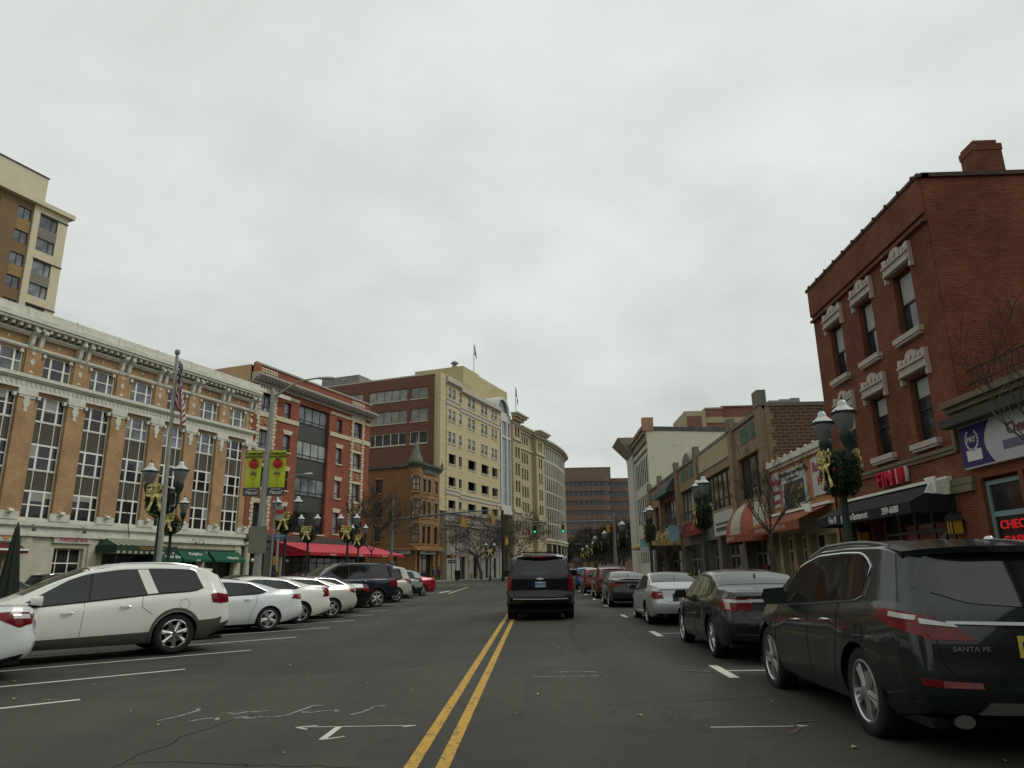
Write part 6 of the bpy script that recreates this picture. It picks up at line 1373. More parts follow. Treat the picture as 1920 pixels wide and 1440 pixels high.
fo = sedan(L=4.53, W=1.82, H=1.47, wb=2.65, ro=1.0, deck=1.12, r=.32, rim='10', clad=.36, spoil=(.03, .3, 1.15, .03, .55),
    tail=[('side', [(.04, .86), (.2, .80), (.62, 1.0)], [(.08, 1.03), (.3, 1.05), (.66, 1.03)], 0), ('side', [(.06, .93), (.3, .94)], [(.08, 1.0), (.32, 1.01)], 1), ('rear', [(.5, .86), (.84, .84)], [(.5, .98), (.84, 1.02)], 0)])
l_, rt_ = slot(-8.95, 11.3, fo)
car('parked_sedan', 'white sedan of which only the tail shows at the left edge, red and clear taillight', 'car', fo, CWP, l_, rt_, GRP)
tsx = sedan(L=4.73, W=1.84, H=1.44, wb=2.7, ro=1.02, deck=1.10, r=.325, rim='5t', tail=[('side', [(.04, .84), (.38, .86)], [(.08, .98), (.30, .955)], 0), ('side', [(.06, .86), (.14, .87)], [(.07, .95), (.15, .95)], 2), ('rear', [(.5, .84), (.84, .84)], [(.5, .95), (.84, .98)], 0)])
l_, rt_ = slot(-7.61, 20.84, tsx); car('parked_sedan', 'white sedan with tinted glass parked just right of the pearl white crossover', 'car', tsx, CWP, l_, rt_, GRP)
hy = sedan(L=4.82, W=1.83, H=1.47, wb=2.79, ro=1.05, deck=1.15, r=.33, rim='5', tail=[('side', [(.04, .82), (.1, .80), (.32, .80)], [(.03, 1.13), (.08, 1.13), (.12, 1.12)], 0), ('rear', [(.6, .84), (.84, .82)], [(.7, 1.06), (.84, 1.08)], 0)])
l_, rt_ = slot(-7.6, 23.6, hy); car('parked_sedan', 'white sedan with tall triangular red taillight between two pale sedans', 'car', hy, PWP, l_, rt_, GRP)
ac = sedan(L=4.73, W=1.84, H=1.44, wb=2.7, ro=1.02, deck=1.10, r=.33, rim='5', tail=[('side', [(.04, .85), (.35, .88)], [(.08, .97), (.28, .96)], 0), ('side', [(.06, .88), (.14, .88)], [(.07, .95), (.15, .95)], 1), ('rear', [(.5, .84), (.84, .84)], [(.5, .95), (.84, .98)], 0)])
l_, rt_ = slot(-7.3, 26.1, ac); car('parked_sedan', 'champagne silver sedan with bright five spoke wheels in the left row', 'car', ac, paint('champagne_paint', (.58, .57, .51), .25, .35), l_, rt_, GRP)
bk = sedan(L=4.7, W=1.83, H=1.43, deck=1.08, r=.33, rim='5', mirm=CWP)
l_, rt_ = slot(-7.5, 28.9, bk); car('parked_sedan', 'black sedan parked between the champagne sedan and the large navy vehicle', 'car', bk, BKP, l_, rt_, GRP)
ex = suv(L=5.2, W=2.0, H=1.95, wb=3.02, ro=1.15, r=.39, rim='6', tum=.2, clad=.5, arch=1.18,
    top=[(0, 1.82), (.2, 1.89), (.8, 1.94), (2.4, 1.95), (3.0, 1.90), (3.35, 1.72), (3.85, 1.36), (4.0, 1.29), (4.9, 1.18), (5.1, 1.05), (5.2, .85)],
    belt=[(0, 1.24), (1.2, 1.25), (3.7, 1.2), (4.5, 1.1), (5.2, .8)], low=[(0, .5), (.5, .42), (4.7, .38), (5.2, .42)], ws=(3.05, 3.8), rear=[(.4, .0), (.6, -.08), (.66, .0), (1.2, .04), (1.3, .07), (1.9, .25)],
    rwp=([(.78, 1.3), (0, 1.28), (-.78, 1.3)], [(.68, 1.76), (0, 1.78), (-.68, 1.76)]), dlo=dict(rb=.35, rt=.5, pil=[(1.55, 1.6), (2.55, 2.5)], fb=3.75, ft=3.05, trim=False, tint=3, wide=(0,), dpil=((1.45, 1.5), (1.68, 1.72))),
    tail=[('side', [(.03, .88), (.16, .88)], [(.04, 1.25), (.16, 1.25)], 0), ('rear', [(.84, .88), (.97, .88)], [(.82, 1.25), (.95, 1.25)], 0)], mir=(3.5, 1.3), rails=(.6, 3.0, .04), railm=PLA, seams=[[(1.6, 1.2), (1.6, .9)], [(2.58, 1.2), (2.6, .5)], [(3.7, 1.2), (3.7, .5)]], handles=(1.7, 2.8), plate=(.9, PLB, 'NAV 33', PNV))
NVP = paint('navy_paint', (.012, .018, .032), .3, .3); l_, rt_ = slot(-7.2, 32.9, ex); car('parked_suv', 'large dark navy sport utility vehicle with silver six spoke wheels in the left row', 'car', ex, NVP, l_, rt_, GRP)
wx_ = suv(L=4.6, H=1.82, W=1.85, r=.36, rim='6', clad=.35, detail=1, tum=.2); l_, rt_ = slot(-7.3, 37.9, wx_); car('parked_suv', 'pale silver boxy vehicle with dark glass just beyond the navy one', 'car', wx_, paint('pale_silver_paint', (.48, .47, .43), .3, .35), l_, rt_, GRP)
tl = suv(L=4.75, H=1.6, W=1.8, r=.34, rim='5', detail=1, clad=.6); l_, rt_ = slot(-7.45, 42.6, tl); car('parked_wagon', 'pale green grey wagon parked between the silver vehicle and the red car', 'car', tl, paint('sage_paint', (.27, .33, .32), .3, .35), l_, rt_, GRP)
rd = sedan(L=4.5, H=1.42, r=.32, rim='5', detail=1); l_, rt_ = slot(-7.3, 46.6, rd); car('parked_sedan', 'bright red sedan at the far end of the left row', 'car', rd, paint('red_paint', (.3, .012, .018), .2, .35), l_, rt_, GRP)
# cars beyond the island along the shop fronts
GB = 'cars parked along the left shop fronts'
az_l = 19.8
for (s_, d_, sp_, pm_, nm, lb) in ((-23.5, 6.6, suv(L=4.6, H=1.72, detail=1, rails=(.6, 2.8, .05)), BKP, 'parked_suv', 'black vehicle with roof rails seen over the bonnet of the pearl white crossover'),
                           (-28.5, 8.0, sedan(detail=1), paint('grey_green_paint', (.08, .09, .085), .4, .35), 'parked_sedan', 'dark grey green sedan half hidden behind the pearl white crossover'),
                           (-9.5, 6.6, sedan(detail=1), CHB, 'parked_sedan', 'dark grey sedan by the green awnings behind the white sedans'),
                           (-2.0, 6.6, sedan(detail=1, H=1.5), paint('slate_paint', (.12, .13, .15), .4, .35), 'parked_sedan', 'slate grey sedan behind the banner pole'),
                           (7.5, 6.6, suv(L=4.6, H=1.68, detail=1, rails=(.6, 2.8, .06), bars=(.8, 2.4), barm=ALU, railm=ALU), paint('pewter_paint', (.17, .18, .17), .4, .35), 'parked_suv', 'grey vehicle with silver roof rack in front of the pink awning')):
    x, y = fl(O1, s_, d_); car(nm, lb, 'car', sp_, pm_, (x, y, gz(y)), R(90 - az_l), GB)
# a few far cars in the street
for x, y, c_, lb, az in ((-2.6, 92, WHT if 0 else CWP, 'distant white car waiting beyond the crossing', 180), (6.0, 108, DGP, 'distant dark car at the far kerb under the signals', 0), (5.0, 120, RDP, 'farthest parked car, dark red', 0), (-1.5, 150, CHB, 'distant dark car approaching far down the street', 180)):
    car('distant_car', lb, 'car', sedan(detail=0), c_, (x, y, gz(y)), R(90 - az), 'distant cars')
# ================================================================ street furniture
LGN = mat('lamp_green', (.012, .028, .022), .5, var=.15, scale=4); CAPW = mat('lamp_cap_white', (.46, .48, .47), .35, metal=.2, var=.06); GLB_ = mat('ribbed_lamp_glass', (.15, .155, .15), .25, var=.2, scale=12, coat=.4)
PIN = mat('wreath_green', (.012, .032, .014), .8, var=.4, scale=14); GOLD = mat('gold_ribbon', (.62, .52, .2), .3, metal=.45, var=.25, scale=18)
def lamp_head(root, x, arms_y=False):
    P_ = lambda: (0, x, 0) if arms_y else (x, 0, 0)
    a = MB(); c = P_(); a.lathe([(.04, 3.62), (.06, 3.8), (.05, 3.86), (.10, 3.98), (.135, 4.12), (.14, 4.22), (.12, 4.26)], c, 14); a.build('lamp_holder', LGN, root, True)
    a = MB(); a.lathe([(.11, 4.25), (.15, 4.34), (.195, 4.48), (.215, 4.6), (.21, 4.64)], c, 20); g_ = a.build('globe', GLB_, root, True)
    a = MB(); a.lathe([(.235, 4.62), (.24, 4.66), (.17, 4.73), (.10, 4.79), (.085, 4.86), (.065, 4.9), (.02, 4.93)], c, 18); a.build('cap', CAPW, g_, True)
    a = MB(); a.lathe([(.24, 4.615), (.245, 4.65), (.235, 4.66)], c, 18)
    f_ = MB(); f_.lathe([(.025, 4.92), (.03, 4.96), (.015, 5.0), (.0, 5.05)], c, 8); f_.build('finial', LGN, g_, True)
    for k in range(4): t = PI / 2 * k + .6; a.lathe([(.025, 4.61), (.03, 4.64), (.02, 4.67)], (c[0] + .24 * math.cos(t), c[1] + .24 * math.sin(t), 0), 6)
    a.build('cap_ring', LGN, g_, True)
def make_lamp(label, loc, arms_y, grp, rot=0):
    t = thing('street_lamp', label, 'street lamp', loc, rot, grp)
    a = MB(); a.lathe([(.24, 0), (.24, .12), (.2, .2), (.17, .55), (.19, .6), (.13, .75), (.1, .95), (.085, 1.1), (.075, 2.4), (.065, 3.6), (.08, 3.66), (.05, 3.75), (.03, 3.95), (0, 4.0)], (0, 0, 0), 16); a.build('post', LGN, t, True)
    a = MB()
    for s in (-1, 1):
        pts = [(s * .05, 3.35), (s * .2, 3.3), (s * .38, 3.36), (s * .5, 3.5), (s * .54, 3.66)]; a.tube([(0, u, z) if arms_y else (u, 0, z) for u, z in pts], .03, 6)
        pts = [(0, 3.62), (s * .54, 3.6)]; a.tube([(0, u, z) if arms_y else (u, 0, z) for u, z in pts], .018, 5)
    a.build('crossarm', LGN, t, True)
    for s in (-.54, .54): lamp_head(t, s, arms_y)
    return t
def wreath_meshes():
    rw = random.Random(11); a = MB()
    for _ in range(2300):
        t = rw.uniform(0, 2 * PI); ph = rw.uniform(0, 2 * PI); r_ = .36; q = .05 + .085 * rw.random() ** .6
        c = Vector(((r_ + q * math.cos(ph)) * math.cos(t), q * math.sin(ph) * 1.2, (r_ + q * math.cos(ph)) * math.sin(t)))
        n_ = Vector((math.cos(ph) * math.cos(t), math.sin(ph), math.cos(ph) * math.sin(t))); tg = Vector((-math.sin(t), 0, math.cos(t)))
        d = (n_ * rw.uniform(.4, 1) + tg * rw.uniform(-.3, 1) + Vector((rw.uniform(-.5, .5), rw.uniform(-.5, .5), rw.uniform(-.5, .5)))).normalized() * rw.uniform(.05, .1)
        w_ = d.cross(Vector((rw.uniform(-1, 1), rw.uniform(-1, 1), rw.uniform(-1, 1)))).normalized() * .011
        a.add([c - w_, c + w_, c + d + w_ * .4, c + d - w_ * .4], [(0, 1, 2, 3)])
    t_ = [(.36 * math.cos(2 * PI * k / 24), 0, .36 * math.sin(2 * PI * k / 24)) for k in range(25)]; a.tube(t_, .075, 7, cap=False)
    w1 = a.mesh('foliage', PIN)
    b = MB()
    def ribbon(pts, wd, ax):
        vs = []
        for i, (x, y, z) in enumerate(pts): w2 = wd * (1 + .15 * math.sin(i * 1.7)); vs += [(x - ax[0] * w2, y - .01 * math.sin(i * 2), z - ax[1] * w2), (x + ax[0] * w2, y + .02 * math.cos(i * 2), z + ax[1] * w2)]
        b.add(vs + [(x, y + .006, z) for x, y, z in vs], [(2 * i, 2 * i + 1, 2 * i + 3, 2 * i + 2) for i in range(len(pts) - 1)] + [(2 * i + 2 * len(pts), 2 * i + 2 + 2 * len(pts), 2 * i + 3 + 2 * len(pts), 2 * i + 1 + 2 * len(pts)) for i in range(len(pts) - 1)])
    for s in (-1, 1):
        for k, (rx_, rz_, tilt) in enumerate(((.17, .10, .5), (.15, .09, -.1), (.12, .08, 1.0))):
            pts = []
            for q in range(11):
                t = 2 * PI * q / 10; u = rx_ * (1 - math.cos(t)) ; v = rz_ * math.sin(t); pts.append((s * (u * math.cos(tilt) - v * math.sin(tilt)), -.13 - .05 * math.sin(t / 2) - .015 * k, .26 + u * math.sin(tilt) * .8 + v * math.cos(tilt)))
            ribbon(pts, .035, (.35, .9))
        ribbon([(s * .02, -.15, .26), (s * .08, -.18, .12), (s * .11, -.17, 0), (s * .17, -.19, -.13), (s * .20, -.18, -.24)], .055, (1, .15))
    b.lathe([(0, -.04), (.05, -.02), (.05, .02), (0, .04)], (0, -.17, .27), 8)
    w2 = b.mesh('bow', GOLD)
    c = MB()
    for k in range(22): t = rw.uniform(0, 2 * PI); q = rw.uniform(-.07, .07); c.lathe([(0, -.022), (.018, -.012), (.022, 0), (.018, .012), (0, .022)], ((.36 + q) * math.cos(t), -.13 - rw.uniform(0, .02), (.36 + q) * math.sin(t)), 6, k % 3)
    w3 = c.mesh('baubles', [mat('red_bauble', (.5, .02, .02), .2, var=0, coat=1), mat('gold_bauble', (.6, .4, .05), .2, metal=.5, var=0), mat('green_bauble', (.05, .4, .12), .2, var=0, coat=1)], True)
    return w1, w2, w3
WM = wreath_meshes()
def wreath(label, loc, rot, grp='wreaths with gold bows on the street lamps', sc=1.0):
    t = thing('wreath', label, 'wreath', loc, rot, grp); t.scale = (sc,) * 3
    for n_, me in zip(('foliage', 'bow', 'baubles'), WM):
        o = bpy.data.objects.new(n_, me); COL.objects.link(o); o.parent = t
        if n_ == 'bow': o.scale = (1.25, 1.1, 1.2); o.location = (0, 0, -.03)
    return t
GRr, GRl = 'twin globe lamps along the right pavement', 'twin globe lamps on the left side'
for i, (y, lb) in enumerate(((15.0, 'nearest tall green twin globe lamp in front of the red brick building'), (27.7, 'green twin globe lamp in front of the red and cream striped awning'), (40.9, 'twin globe lamp beside the yellow awning of the shop row'), (54.3, 'fourth twin globe lamp on the right, by the white building'), (68.5, 'fifth twin globe lamp on the right, near the crossing'), (80.0, 'sixth twin globe lamp on the right, at the crossing corner'))):
    z = gz(y) + .15; make_lamp(lb, (6.3, y, z), True, GRr).scale = (1, 1, .955)
    wreath('bow side wreath on the road side of ' + ('the nearest right lamp', 'the second right lamp', 'the third right lamp', 'the fourth right lamp', 'the fifth right lamp', 'the sixth right lamp')[i], (6.3 - .12, y - .02, z + 3.26), -PI / 2, sc=.93)
    wreath('wreath on the shop side of ' + ('the nearest right lamp', 'the second right lamp', 'the third right lamp', 'the fourth right lamp', 'the fifth right lamp', 'the sixth right lamp')[i], (6.3 + .12, y + .02, z + 3.26), PI / 2, sc=.93)
for i, (x, y, lb, wl) in enumerate(((-11.82, 22.4, 'twin globe lamp beside the flagpole in front of the tan brick building', 'wreath with a big gold bow below the lamp by the flagpole'), (-11.85, 34.0, 'twin globe lamp right of the tomato banners', 'wreath with gold bow right of the tomato banners'), (-17.1, 33.5, 'lower looking twin lamp seen behind the flagpole lamp', 'smaller wreath seen directly below the flagpole lamp wreath'),
                                (-14.3, 45.2, 'twin globe lamp in front of the dark window bay of the red brick block', 'wreath with gold bow at the middle of the pink awning'), (-11.85, 45.4, 'twin globe lamp before the right end of the red brick block', 'wreath with gold bow above the right part of the pink awning'), (-13.9, 56.5, 'farthest small twin lamp at the right end of the pink awning', 'small far wreath beside the bare tree'))):
    z = gz(y) + .15; make_lamp(lb, (x, y, z), False, GRl, R(-8)); wreath(wl, (x, y - .14, z + 3.66), R(-14), sc=1.0)
z = gz(100) + .15; make_lamp('lamp in front of the bank base beyond the crossing', (-5.9 - .4, 98, gz(98)), False, GRl); wreath('far wreath beside the big bare tree trunk', (-6.3, 97.8, gz(98) + 3.6), 0)
for i, (x, y) in enumerate(((7.6, 100), (7.8, 116), (8.2, 134))): make_lamp('distant twin lamp down the street, number %s from the crossing' % ('one', 'two', 'three')[i], (x, y, gz(y)), True, GRr); wreath('distant wreath on far lamp %s beyond the crossing' % ('one', 'two', 'three')[i], (x, y - .2, gz(y) + 3.5), 0)

# flag and pole
PLM = mat('pale_pole_metal', (.28, .28, .25), .5, metal=.2, var=.12); FRD, FWH, FBL = mat('flag_red', (.28, .015, .03), .8, var=.1), mat('flag_white', (.5, .5, .48), .8, var=.05), mat('flag_blue', (.015, .02, .07), .8, var=0)
fp = thing('flagpole', 'tall grey flagpole with ball finial in front of the tan brick building', 'flagpole', (-11.42, 21.9, gz(22) + .15)); fp.rotation_euler = (0, R(-1.2), 0)
a = MB(); a.lathe([(.16, 0), (.16, .3), (.085, .35), (.07, 4), (.045, 8.25), (.045, 8.35)], n=12); a.build('pole', PLM, fp, True)
a = MB(); a.lathe([(.0, 8.34), (.07, 8.38), (.09, 8.45), (.07, 8.52), (0, 8.56)], n=12); a.build('finial', MET, fp, True)
def flag(name, label, loc, rot, H_, F_, blue=True, plain=None, seed=1):
    a = MB(); nu, nv = 30, 26; rf = random.Random(seed)
    for i in range(nu):
        for j in range(nv):
            def P(i, j):
                u, v = i / nu, j / nv; x = .06 + .30 * H_ * math.sin(min(1, u * 1.6) * PI / 2) * (.55 + .45 * v) + .05 * math.sin(u * 9 + v * 3); y = .13 * math.sin(u * 13 + v * 2) * min(1, u * 3)
                return (x * (1 - .25 * u), y, -v * H_ * (1 - .15 * u) - u * F_ * .8 + .04 * math.sin(u * 11))
            mi = 2 if (blue and i < nu * .42 and j < nv * 7 / 13) else (0 if (j // 2) % 2 == 0 else 1)
            if mi == 2 and (i * 7 + j * 3) % 5 == 0: mi = 1
            if plain is not None: mi = plain
            a.add([P(i, j), P(i + 1, j), P(i + 1, j + 1), P(i, j + 1)], [(0, 1, 2, 3)], mi)
    o = a.build(name, [FRD, FWH, FBL], None, True); o.location = loc; o.rotation_euler = (0, 0, rot); return tag(o, label, 'flag')
flag('flag', 'limp stars and stripes flag hanging from the tall flagpole', (-11.60, 21.9, gz(22) + 8.35), .2, 1.45, 1.65)
a = MB(); a.tube([(0, 0, 0), (0, 0, 8.5)], [.09, .05], 6); o = a.build('flagpole', MET); p_ = fl(O3, 24.6, -6.6); o.location = (p_[0], p_[1], 36.8); tag(o, 'roof flagpole on the yellow penthouse', 'flagpole')
flag('flag', 'small stars and stripes flag above the yellow penthouse', (p_[0], p_[1], 45.0), .1, 2.0, 1.6, seed=3)
p_ = fl(O5, 13.0, -2); flag('flag', 'dark limp flag above the beige stone building', (p_[0], p_[1], 38.3), .1, 1.6, 3.0, plain=2, seed=4)
# tall lamp with green banners
bp_ = thing('tall_street_light', 'tall grey street light pole with curved arm carrying two tomato banners', 'street light', (-12.15, 31.5, gz(31) + .15)); bp_.rotation_euler = (0, R(1.0), 0)
a = MB(); a.lathe([(.22, 0), (.2, .1), (.165, 2), (.13, 6), (.095, 9.6), (.0, 9.65)], n=14); a.build('pole', PLM, bp_, True)
a = MB(); a.tube([(0, 0, 9.25), (.3, 0, 9.4), (.8, -.05, 9.75), (1.3, -.1, 9.98), (2.0, -.15, 10.08)], [.06, .055, .05, .045, .04], 8); a.build('arm', PLM, bp_, True)
a = MB(); a.M = Matrix.Translation((2.45, -.18, 10.08)); a.lathe([(.03, -.5), (.09, -.35), (.14, 0), (.15, .2), (.1, .38), (.02, .45)], (0, 0, 0), 12, ax='x'); a.v = [(x, y * 1.0, 10.08 + (z - 10.08) * .55) for x, y, z in a.v]; a.build('lamp_head', CAPW, bp_, True)
a = MB(); a.box(-.40, .36, -.2, -.16, 2.25, 3.4); a.build('back_board', mat('weathered_board', (.2, .19, .165), .8, var=.15), bp_)
LIM = mat('lime_banner', (.46, .54, .03), .6, var=.06); TOM = mat('tomato_red', (.42, .02, .015), .5, var=.15, scale=5); BKL = mat('banner_black', (.02, .025, .018), .6, var=0); BGR = mat('banner_grey', (.07, .075, .075), .6, var=.1); FORK = mat('fork_yellow', (.5, .35, .04), .5, var=0); CRE = mat('pasta_cream', (.5, .48, .22), .6, var=0)
for s, lb in ((-1, 'lime green banner with a tomato and fork, left of the tall pole'), (1, 'lime green banner with a tomato and fork, right of the tall pole')):
    b_ = thing('street_banner', lb, 'banner', (-12.03, 31.5, gz(31) + .0)); x0, x1 = (-.92, -.24) if s < 0 else (.14, .86); c_ = (x0 + x1) / 2
    a = MB(); nn_ = 10
    for k in range(nn_):
        z0_, z1_ = 5.25 + 1.65 * k / nn_, 5.25 + 1.65 * (k + 1) / nn_; y0_, y1_ = -.02 * math.sin(k * .9), -.02 * math.sin((k + 1) * .9)
        a.add([(x0, y0_, z0_), (x1, y0_, z0_), (x1, y1_, z1_), (x0, y1_, z1_), (x0, y0_ + .012, z0_), (x1, y0_ + .012, z0_), (x1, y1_ + .012, z1_), (x0, y1_ + .012, z1_)], [(0, 1, 2, 3), (7, 6, 5, 4), (0, 3, 7, 4), (1, 5, 6, 2)])
    a.build('cloth', LIM, b_)
    a = MB(); a.box(x0 - .06, x1 - .0, -.02, .01, 4.88, 5.25); a.build('lower_strip', BGR, b_)
    a = MB(); a.box(min(x0, 0) - .02, max(x1, 0) + .02, -.01, .02, 6.9, 6.93); a.box(min(x0, 0), max(x1, 0), -.01, .02, 4.87, 4.9); a.build('banner_rod', MET, b_)
    text('lettering', 'STAMFORD', .15, b_, BKL, (c_, -.045, 6.76)); text('lettering', 'DOWNTOWN', .13, b_, BKL, (c_, -.045, 6.62))
    text('lettering', 'This is the', .10, b_, LETW, (c_, -.035, 5.17)); text('lettering', 'Place!', .22, b_, LETW, (c_ - .02, -.035, 5.02), shear=.25, sx=1.1)
    a = MB(); a.lathe([(0, -.02), (.16, -.016), (.22, .0), (.2, .01), (0, .012)], (c_, -.04, 6.32), 20, ax='y'); a.build('tomato', TOM, b_, True)
    a = MB(); 
    for k in range(5): t = R(90 + (k - 2) * 38); a.prism([(c_ + .03 * math.cos(t + 1.5), 6.48 + .03 * math.sin(t + 1.5)), (c_ + .13 * math.cos(t), 6.5 + .08 * math.sin(t)), (c_ - .03 * math.cos(t + 1.5), 6.48 - .03 * math.sin(t + 1.5))], -.075, -.065)
    a.build('tomato_leaves', mat('leaf_green', (.02, .12, .03), .6, var=0), b_)
    a = MB()
    for k in range(4): a.tube([(c_ + .15 * math.cos(q * .7 + k), -.05, 6.03 - k * .05 + .02 * math.sin(q * 1.3 + k)) for q in range(7)], .012, 4)
    a.build('pasta', CRE, b_)
    a = MB(); a.box(c_ - .015, c_ + .015, -.05, -.04, 5.3, 5.62); a.prism([(c_ - .12, 5.82), (c_ + .12, 5.82), (c_ + .03, 5.62), (c_ - .03, 5.62)], -.05, -.04)
    a.build('fork', FORK, b_); a = MB()
    for u in (-.11, -.05, .02, .08): a.box(c_ + u, c_ + u + .035, -.055, -.045, 5.8, 5.93)
    a.build('fork_tines', BKL, b_)
lt = thing('tall_street_light', 'slimmer tall street light behind the banner pole with a low pale head', 'street light', (-21.5, 60, gz(60))); a = MB(); a.tube([(0, 0, 0), (0, 0, 9.2)], [.12, .08], 8); a.build('pole', PLM, lt, True); a = MB(); a.tube([(0, 0, 9.0), (1.0, 0, 9.5), (1.9, 0, 9.6)], .04, 6); a.build('arm', PLM, lt, True); a = MB(); a.lathe([(.03, -.4), (.12, 0), (.1, .3), (.02, .4)], (2.2, 0, 9.6), 10, ax='x'); a.build('lamp_head', CAPW, lt, True)
sp_ = thing('sign_post', 'slim pale post with blue street name sign right of the banner pole', 'sign post', (-11.95, 32.6, gz(32) + .15)); a = MB(); a.tube([(0, 0, 0), (.05, 0, 5.2)], .045, 8); a.build('post', PLM, sp_, True)
a = MB(); a.box(.06, .62, -.02, .01, 2.93, 3.1); a.build('name_plate', mat('street_blue', (.05, .16, .36), .5, var=.1), sp_); text('lettering', 'BANK ST', .1, sp_, LETW, (.34, -.026, 3.01)); a = MB(); a.box(.08, .42, -.02, .01, 3.75, 4.35); a.box(.08, .42, -.025, -.02, 4.0, 4.2, 1); a.build('notice', [SGN, REDL], sp_)

# traffic signals
SGY = mat('signal_yellow', (.42, .24, .05), .6, var=.1); SGK = mat('signal_black', (.012, .013, .012), .5, var=0); ORG = mat('bracket_orange', (.42, .13, .03), .6, var=.1); SMT = mat('mast_metal', (.17, .19, .19), .5, metal=.3, var=.12)
LGR = mat('green_light', (.03, 1, .42), .3, var=0, emit=1.1); LOF = mat('unlit_lens', (.03, .02, .015), .3, var=0)
def signal(name, label, x, y, z, rot, lit=False, body=None, grp='hanging traffic signals'):
    t = thing('traffic_signal', label, 'traffic signal', (x, y, z), rot, grp); t.scale = (.85,) * 3; bm_ = body or SGY
    a = MB(); a.box(-.17, .17, -.11, .14, -1.05, 0); a.build('housing', bm_, t); a = MB(); a.tube([(0, 0, 0), (0, 0, .32)], .03, 6); a.lathe([(.09, .1), (.11, .2), (.05, .3)], n=8); a.build('bracket', ORG, t)
    for k in range(3):
        zc = -.18 - .345 * k; a = MB(); lit_ = lit and k == 2; a.lathe([(.13, 0), (.13, -.02), (.0, -.035)], (0, -.112, zc), 16, ax='y'); a.build('lens', LGR if lit_ else LOF, t, True)
        a = MB(); a.add([(.145 * math.cos(q * PI / 8), -.11, zc + .145 * math.sin(q * PI / 8)) for q in range(-1, 10)] + [(.145 * math.cos(q * PI / 8), -.33, zc + .14 * math.sin(q * PI / 8)) for q in range(-1, 10)], [(i, i + 1, 12 + i, 11 + i) for i in range(10)]); a.build('visor', SGK if body is not None else bm_, t)
    return t
m1 = thing('signal_mast', 'grey signal mast with long arm reaching over the crossing from the left corner', 'signal mast', (-15.0, 75, gz(75)))
a = MB(); a.lathe([(.26, 0), (.2, .3), (.17, 3), (.13, 9.3), (0, 9.35)], n=12); a.build('pole', SMT, m1, True)
a = MB(); a.tube([(0, 0, 6.65), (5.5, -3.2, 6.9), (11.4, -6.6, 6.95)], [.13, .09, .05], 8); a.build('arm', SMT, m1, True)
signal('s', 'yellow traffic signal hanging midway on the left signal arm', -7.2, 70.5, 7.05, R(200)); signal('s', 'yellow traffic signal hanging near the tip of the left signal arm', -4.1, 68.7, 7.15, R(195))
signal('s', 'pair signal mounted behind the midway one on the left arm', -6.95, 70.75, 6.95, R(100))
m2 = thing('signal_mast', 'grey signal mast beyond the crossing with arm reaching left over the street', 'signal mast', (9.3, 88, gz(88)))
a = MB(); a.lathe([(.24, 0), (.18, 3), (.13, 7.8), (0, 7.85)], n=12); a.build('pole', SMT, m2, True); a = MB(); a.tube([(0, 0, 6.95), (-10.5, 0, 6.95)], [.1, .05], 8); a.build('arm', SMT, m2, True)
signal('s', 'black faced signal showing green over the middle of the street', -.24, 88, 7.3, 0, True, SGK, 'green signals over the crossing'); signal('s', 'black faced signal showing green, right one of the pair', 3.15, 88, 7.3, 0, True, SGK, 'green signals over the crossing')
signal('s', 'yellow signal on the mast pole at the right side of the street', 8.6, 88, 7.2, R(60)); 
m3 = thing('signal_mast', 'thin far signal arm low over the distant street', 'signal mast', (17.5, 128, gz(128))); a = MB(); a.lathe([(.15, 0), (.1, 5.6)], n=8); a.tube([(0, 0, 5.4), (-11, 0, 5.5)], .06, 6); a.build('mast', SMT, m3, True)
for k, x in enumerate((9.0, 11.0, 12.5)): signal('s', 'distant yellow signal on the thin far arm, %s from the left' % ('first', 'second', 'third')[k], x, 128, gz(128) + 5.3, R(170), grp='distant signals')
c = thing('signal_pole', 'dark pole with yellow signals beside the big bare tree beyond the crossing', 'signal pole', (-4.45, 95, gz(95))); a = MB(); a.lathe([(.25, 0), (.2, 1), (.17, 9)], n=10); a.build('pole', mat('dark_pole', (.02, .018, .016), .7, var=.2), c, True)
signal('s', 'yellow signal cluster on the dark pole by the bare tree', -4.0, 94.8, 6.2, R(150)); signal('s', 'dim yellow signal low on the far side of the street left of the green lights', .0, 99, 5.2, R(210)); 
p1 = thing('crossing_post', 'low pedestrian signal post with one way arrow sign by the litter bin', 'signal post', (-11.9, 101.6, gz(101) + .15)); a = MB(); a.tube([(0, 0, 0), (0, 0, 3.6)], .07, 8); a.build('post', SMT, p1, True)
a = MB(); a.box(-.62, -.1, -.15, .15, 2.9, 3.35); a.box(.1, .62, -.15, .15, 2.9, 3.35, 1); a.box(-.1, .1, -.1, .1, 2.8, 3.45, 1); a.build('signal_heads', [SGK, SGY], p1); a = MB(); a.box(-.45, .5, -.1, -.08, 2.25, 2.65); a.prism([(-.3, 2.42), (.15, 2.42), (.15, 2.35), (.4, 2.45), (.15, 2.55), (.15, 2.48), (-.3, 2.48)], -.11, -.1, mi=1); a.build('arrow_sign', [SGK, LETW], p1)
p1 = thing('crossing_post', 'one way arrow sign and orange signal head at the foot of the left signal mast', 'signal post', (-14.4, 73.5, gz(73) + .15)); a = MB(); a.tube([(0, 0, 0), (0, 0, 2.9)], .05, 8); a.build('post', SMT, p1, True); a = MB(); a.box(-.5, .35, -.06, -.04, 1.75, 2.05); a.prism([(-.35, 1.87), (.0, 1.87), (.0, 1.82), (.2, 1.9), (.0, 1.98), (.0, 1.93), (-.35, 1.93)], -.07, -.06, mi=1); a.build('arrow_sign', [SGK, LETW], p1); a = MB(); a.box(-.5, -.1, -.15, .1, 2.45, 2.8, 1); a.box(.0, .3, -.15, .1, 2.3, 2.8); a.build('signal_heads', [SGK, ORG], p1)
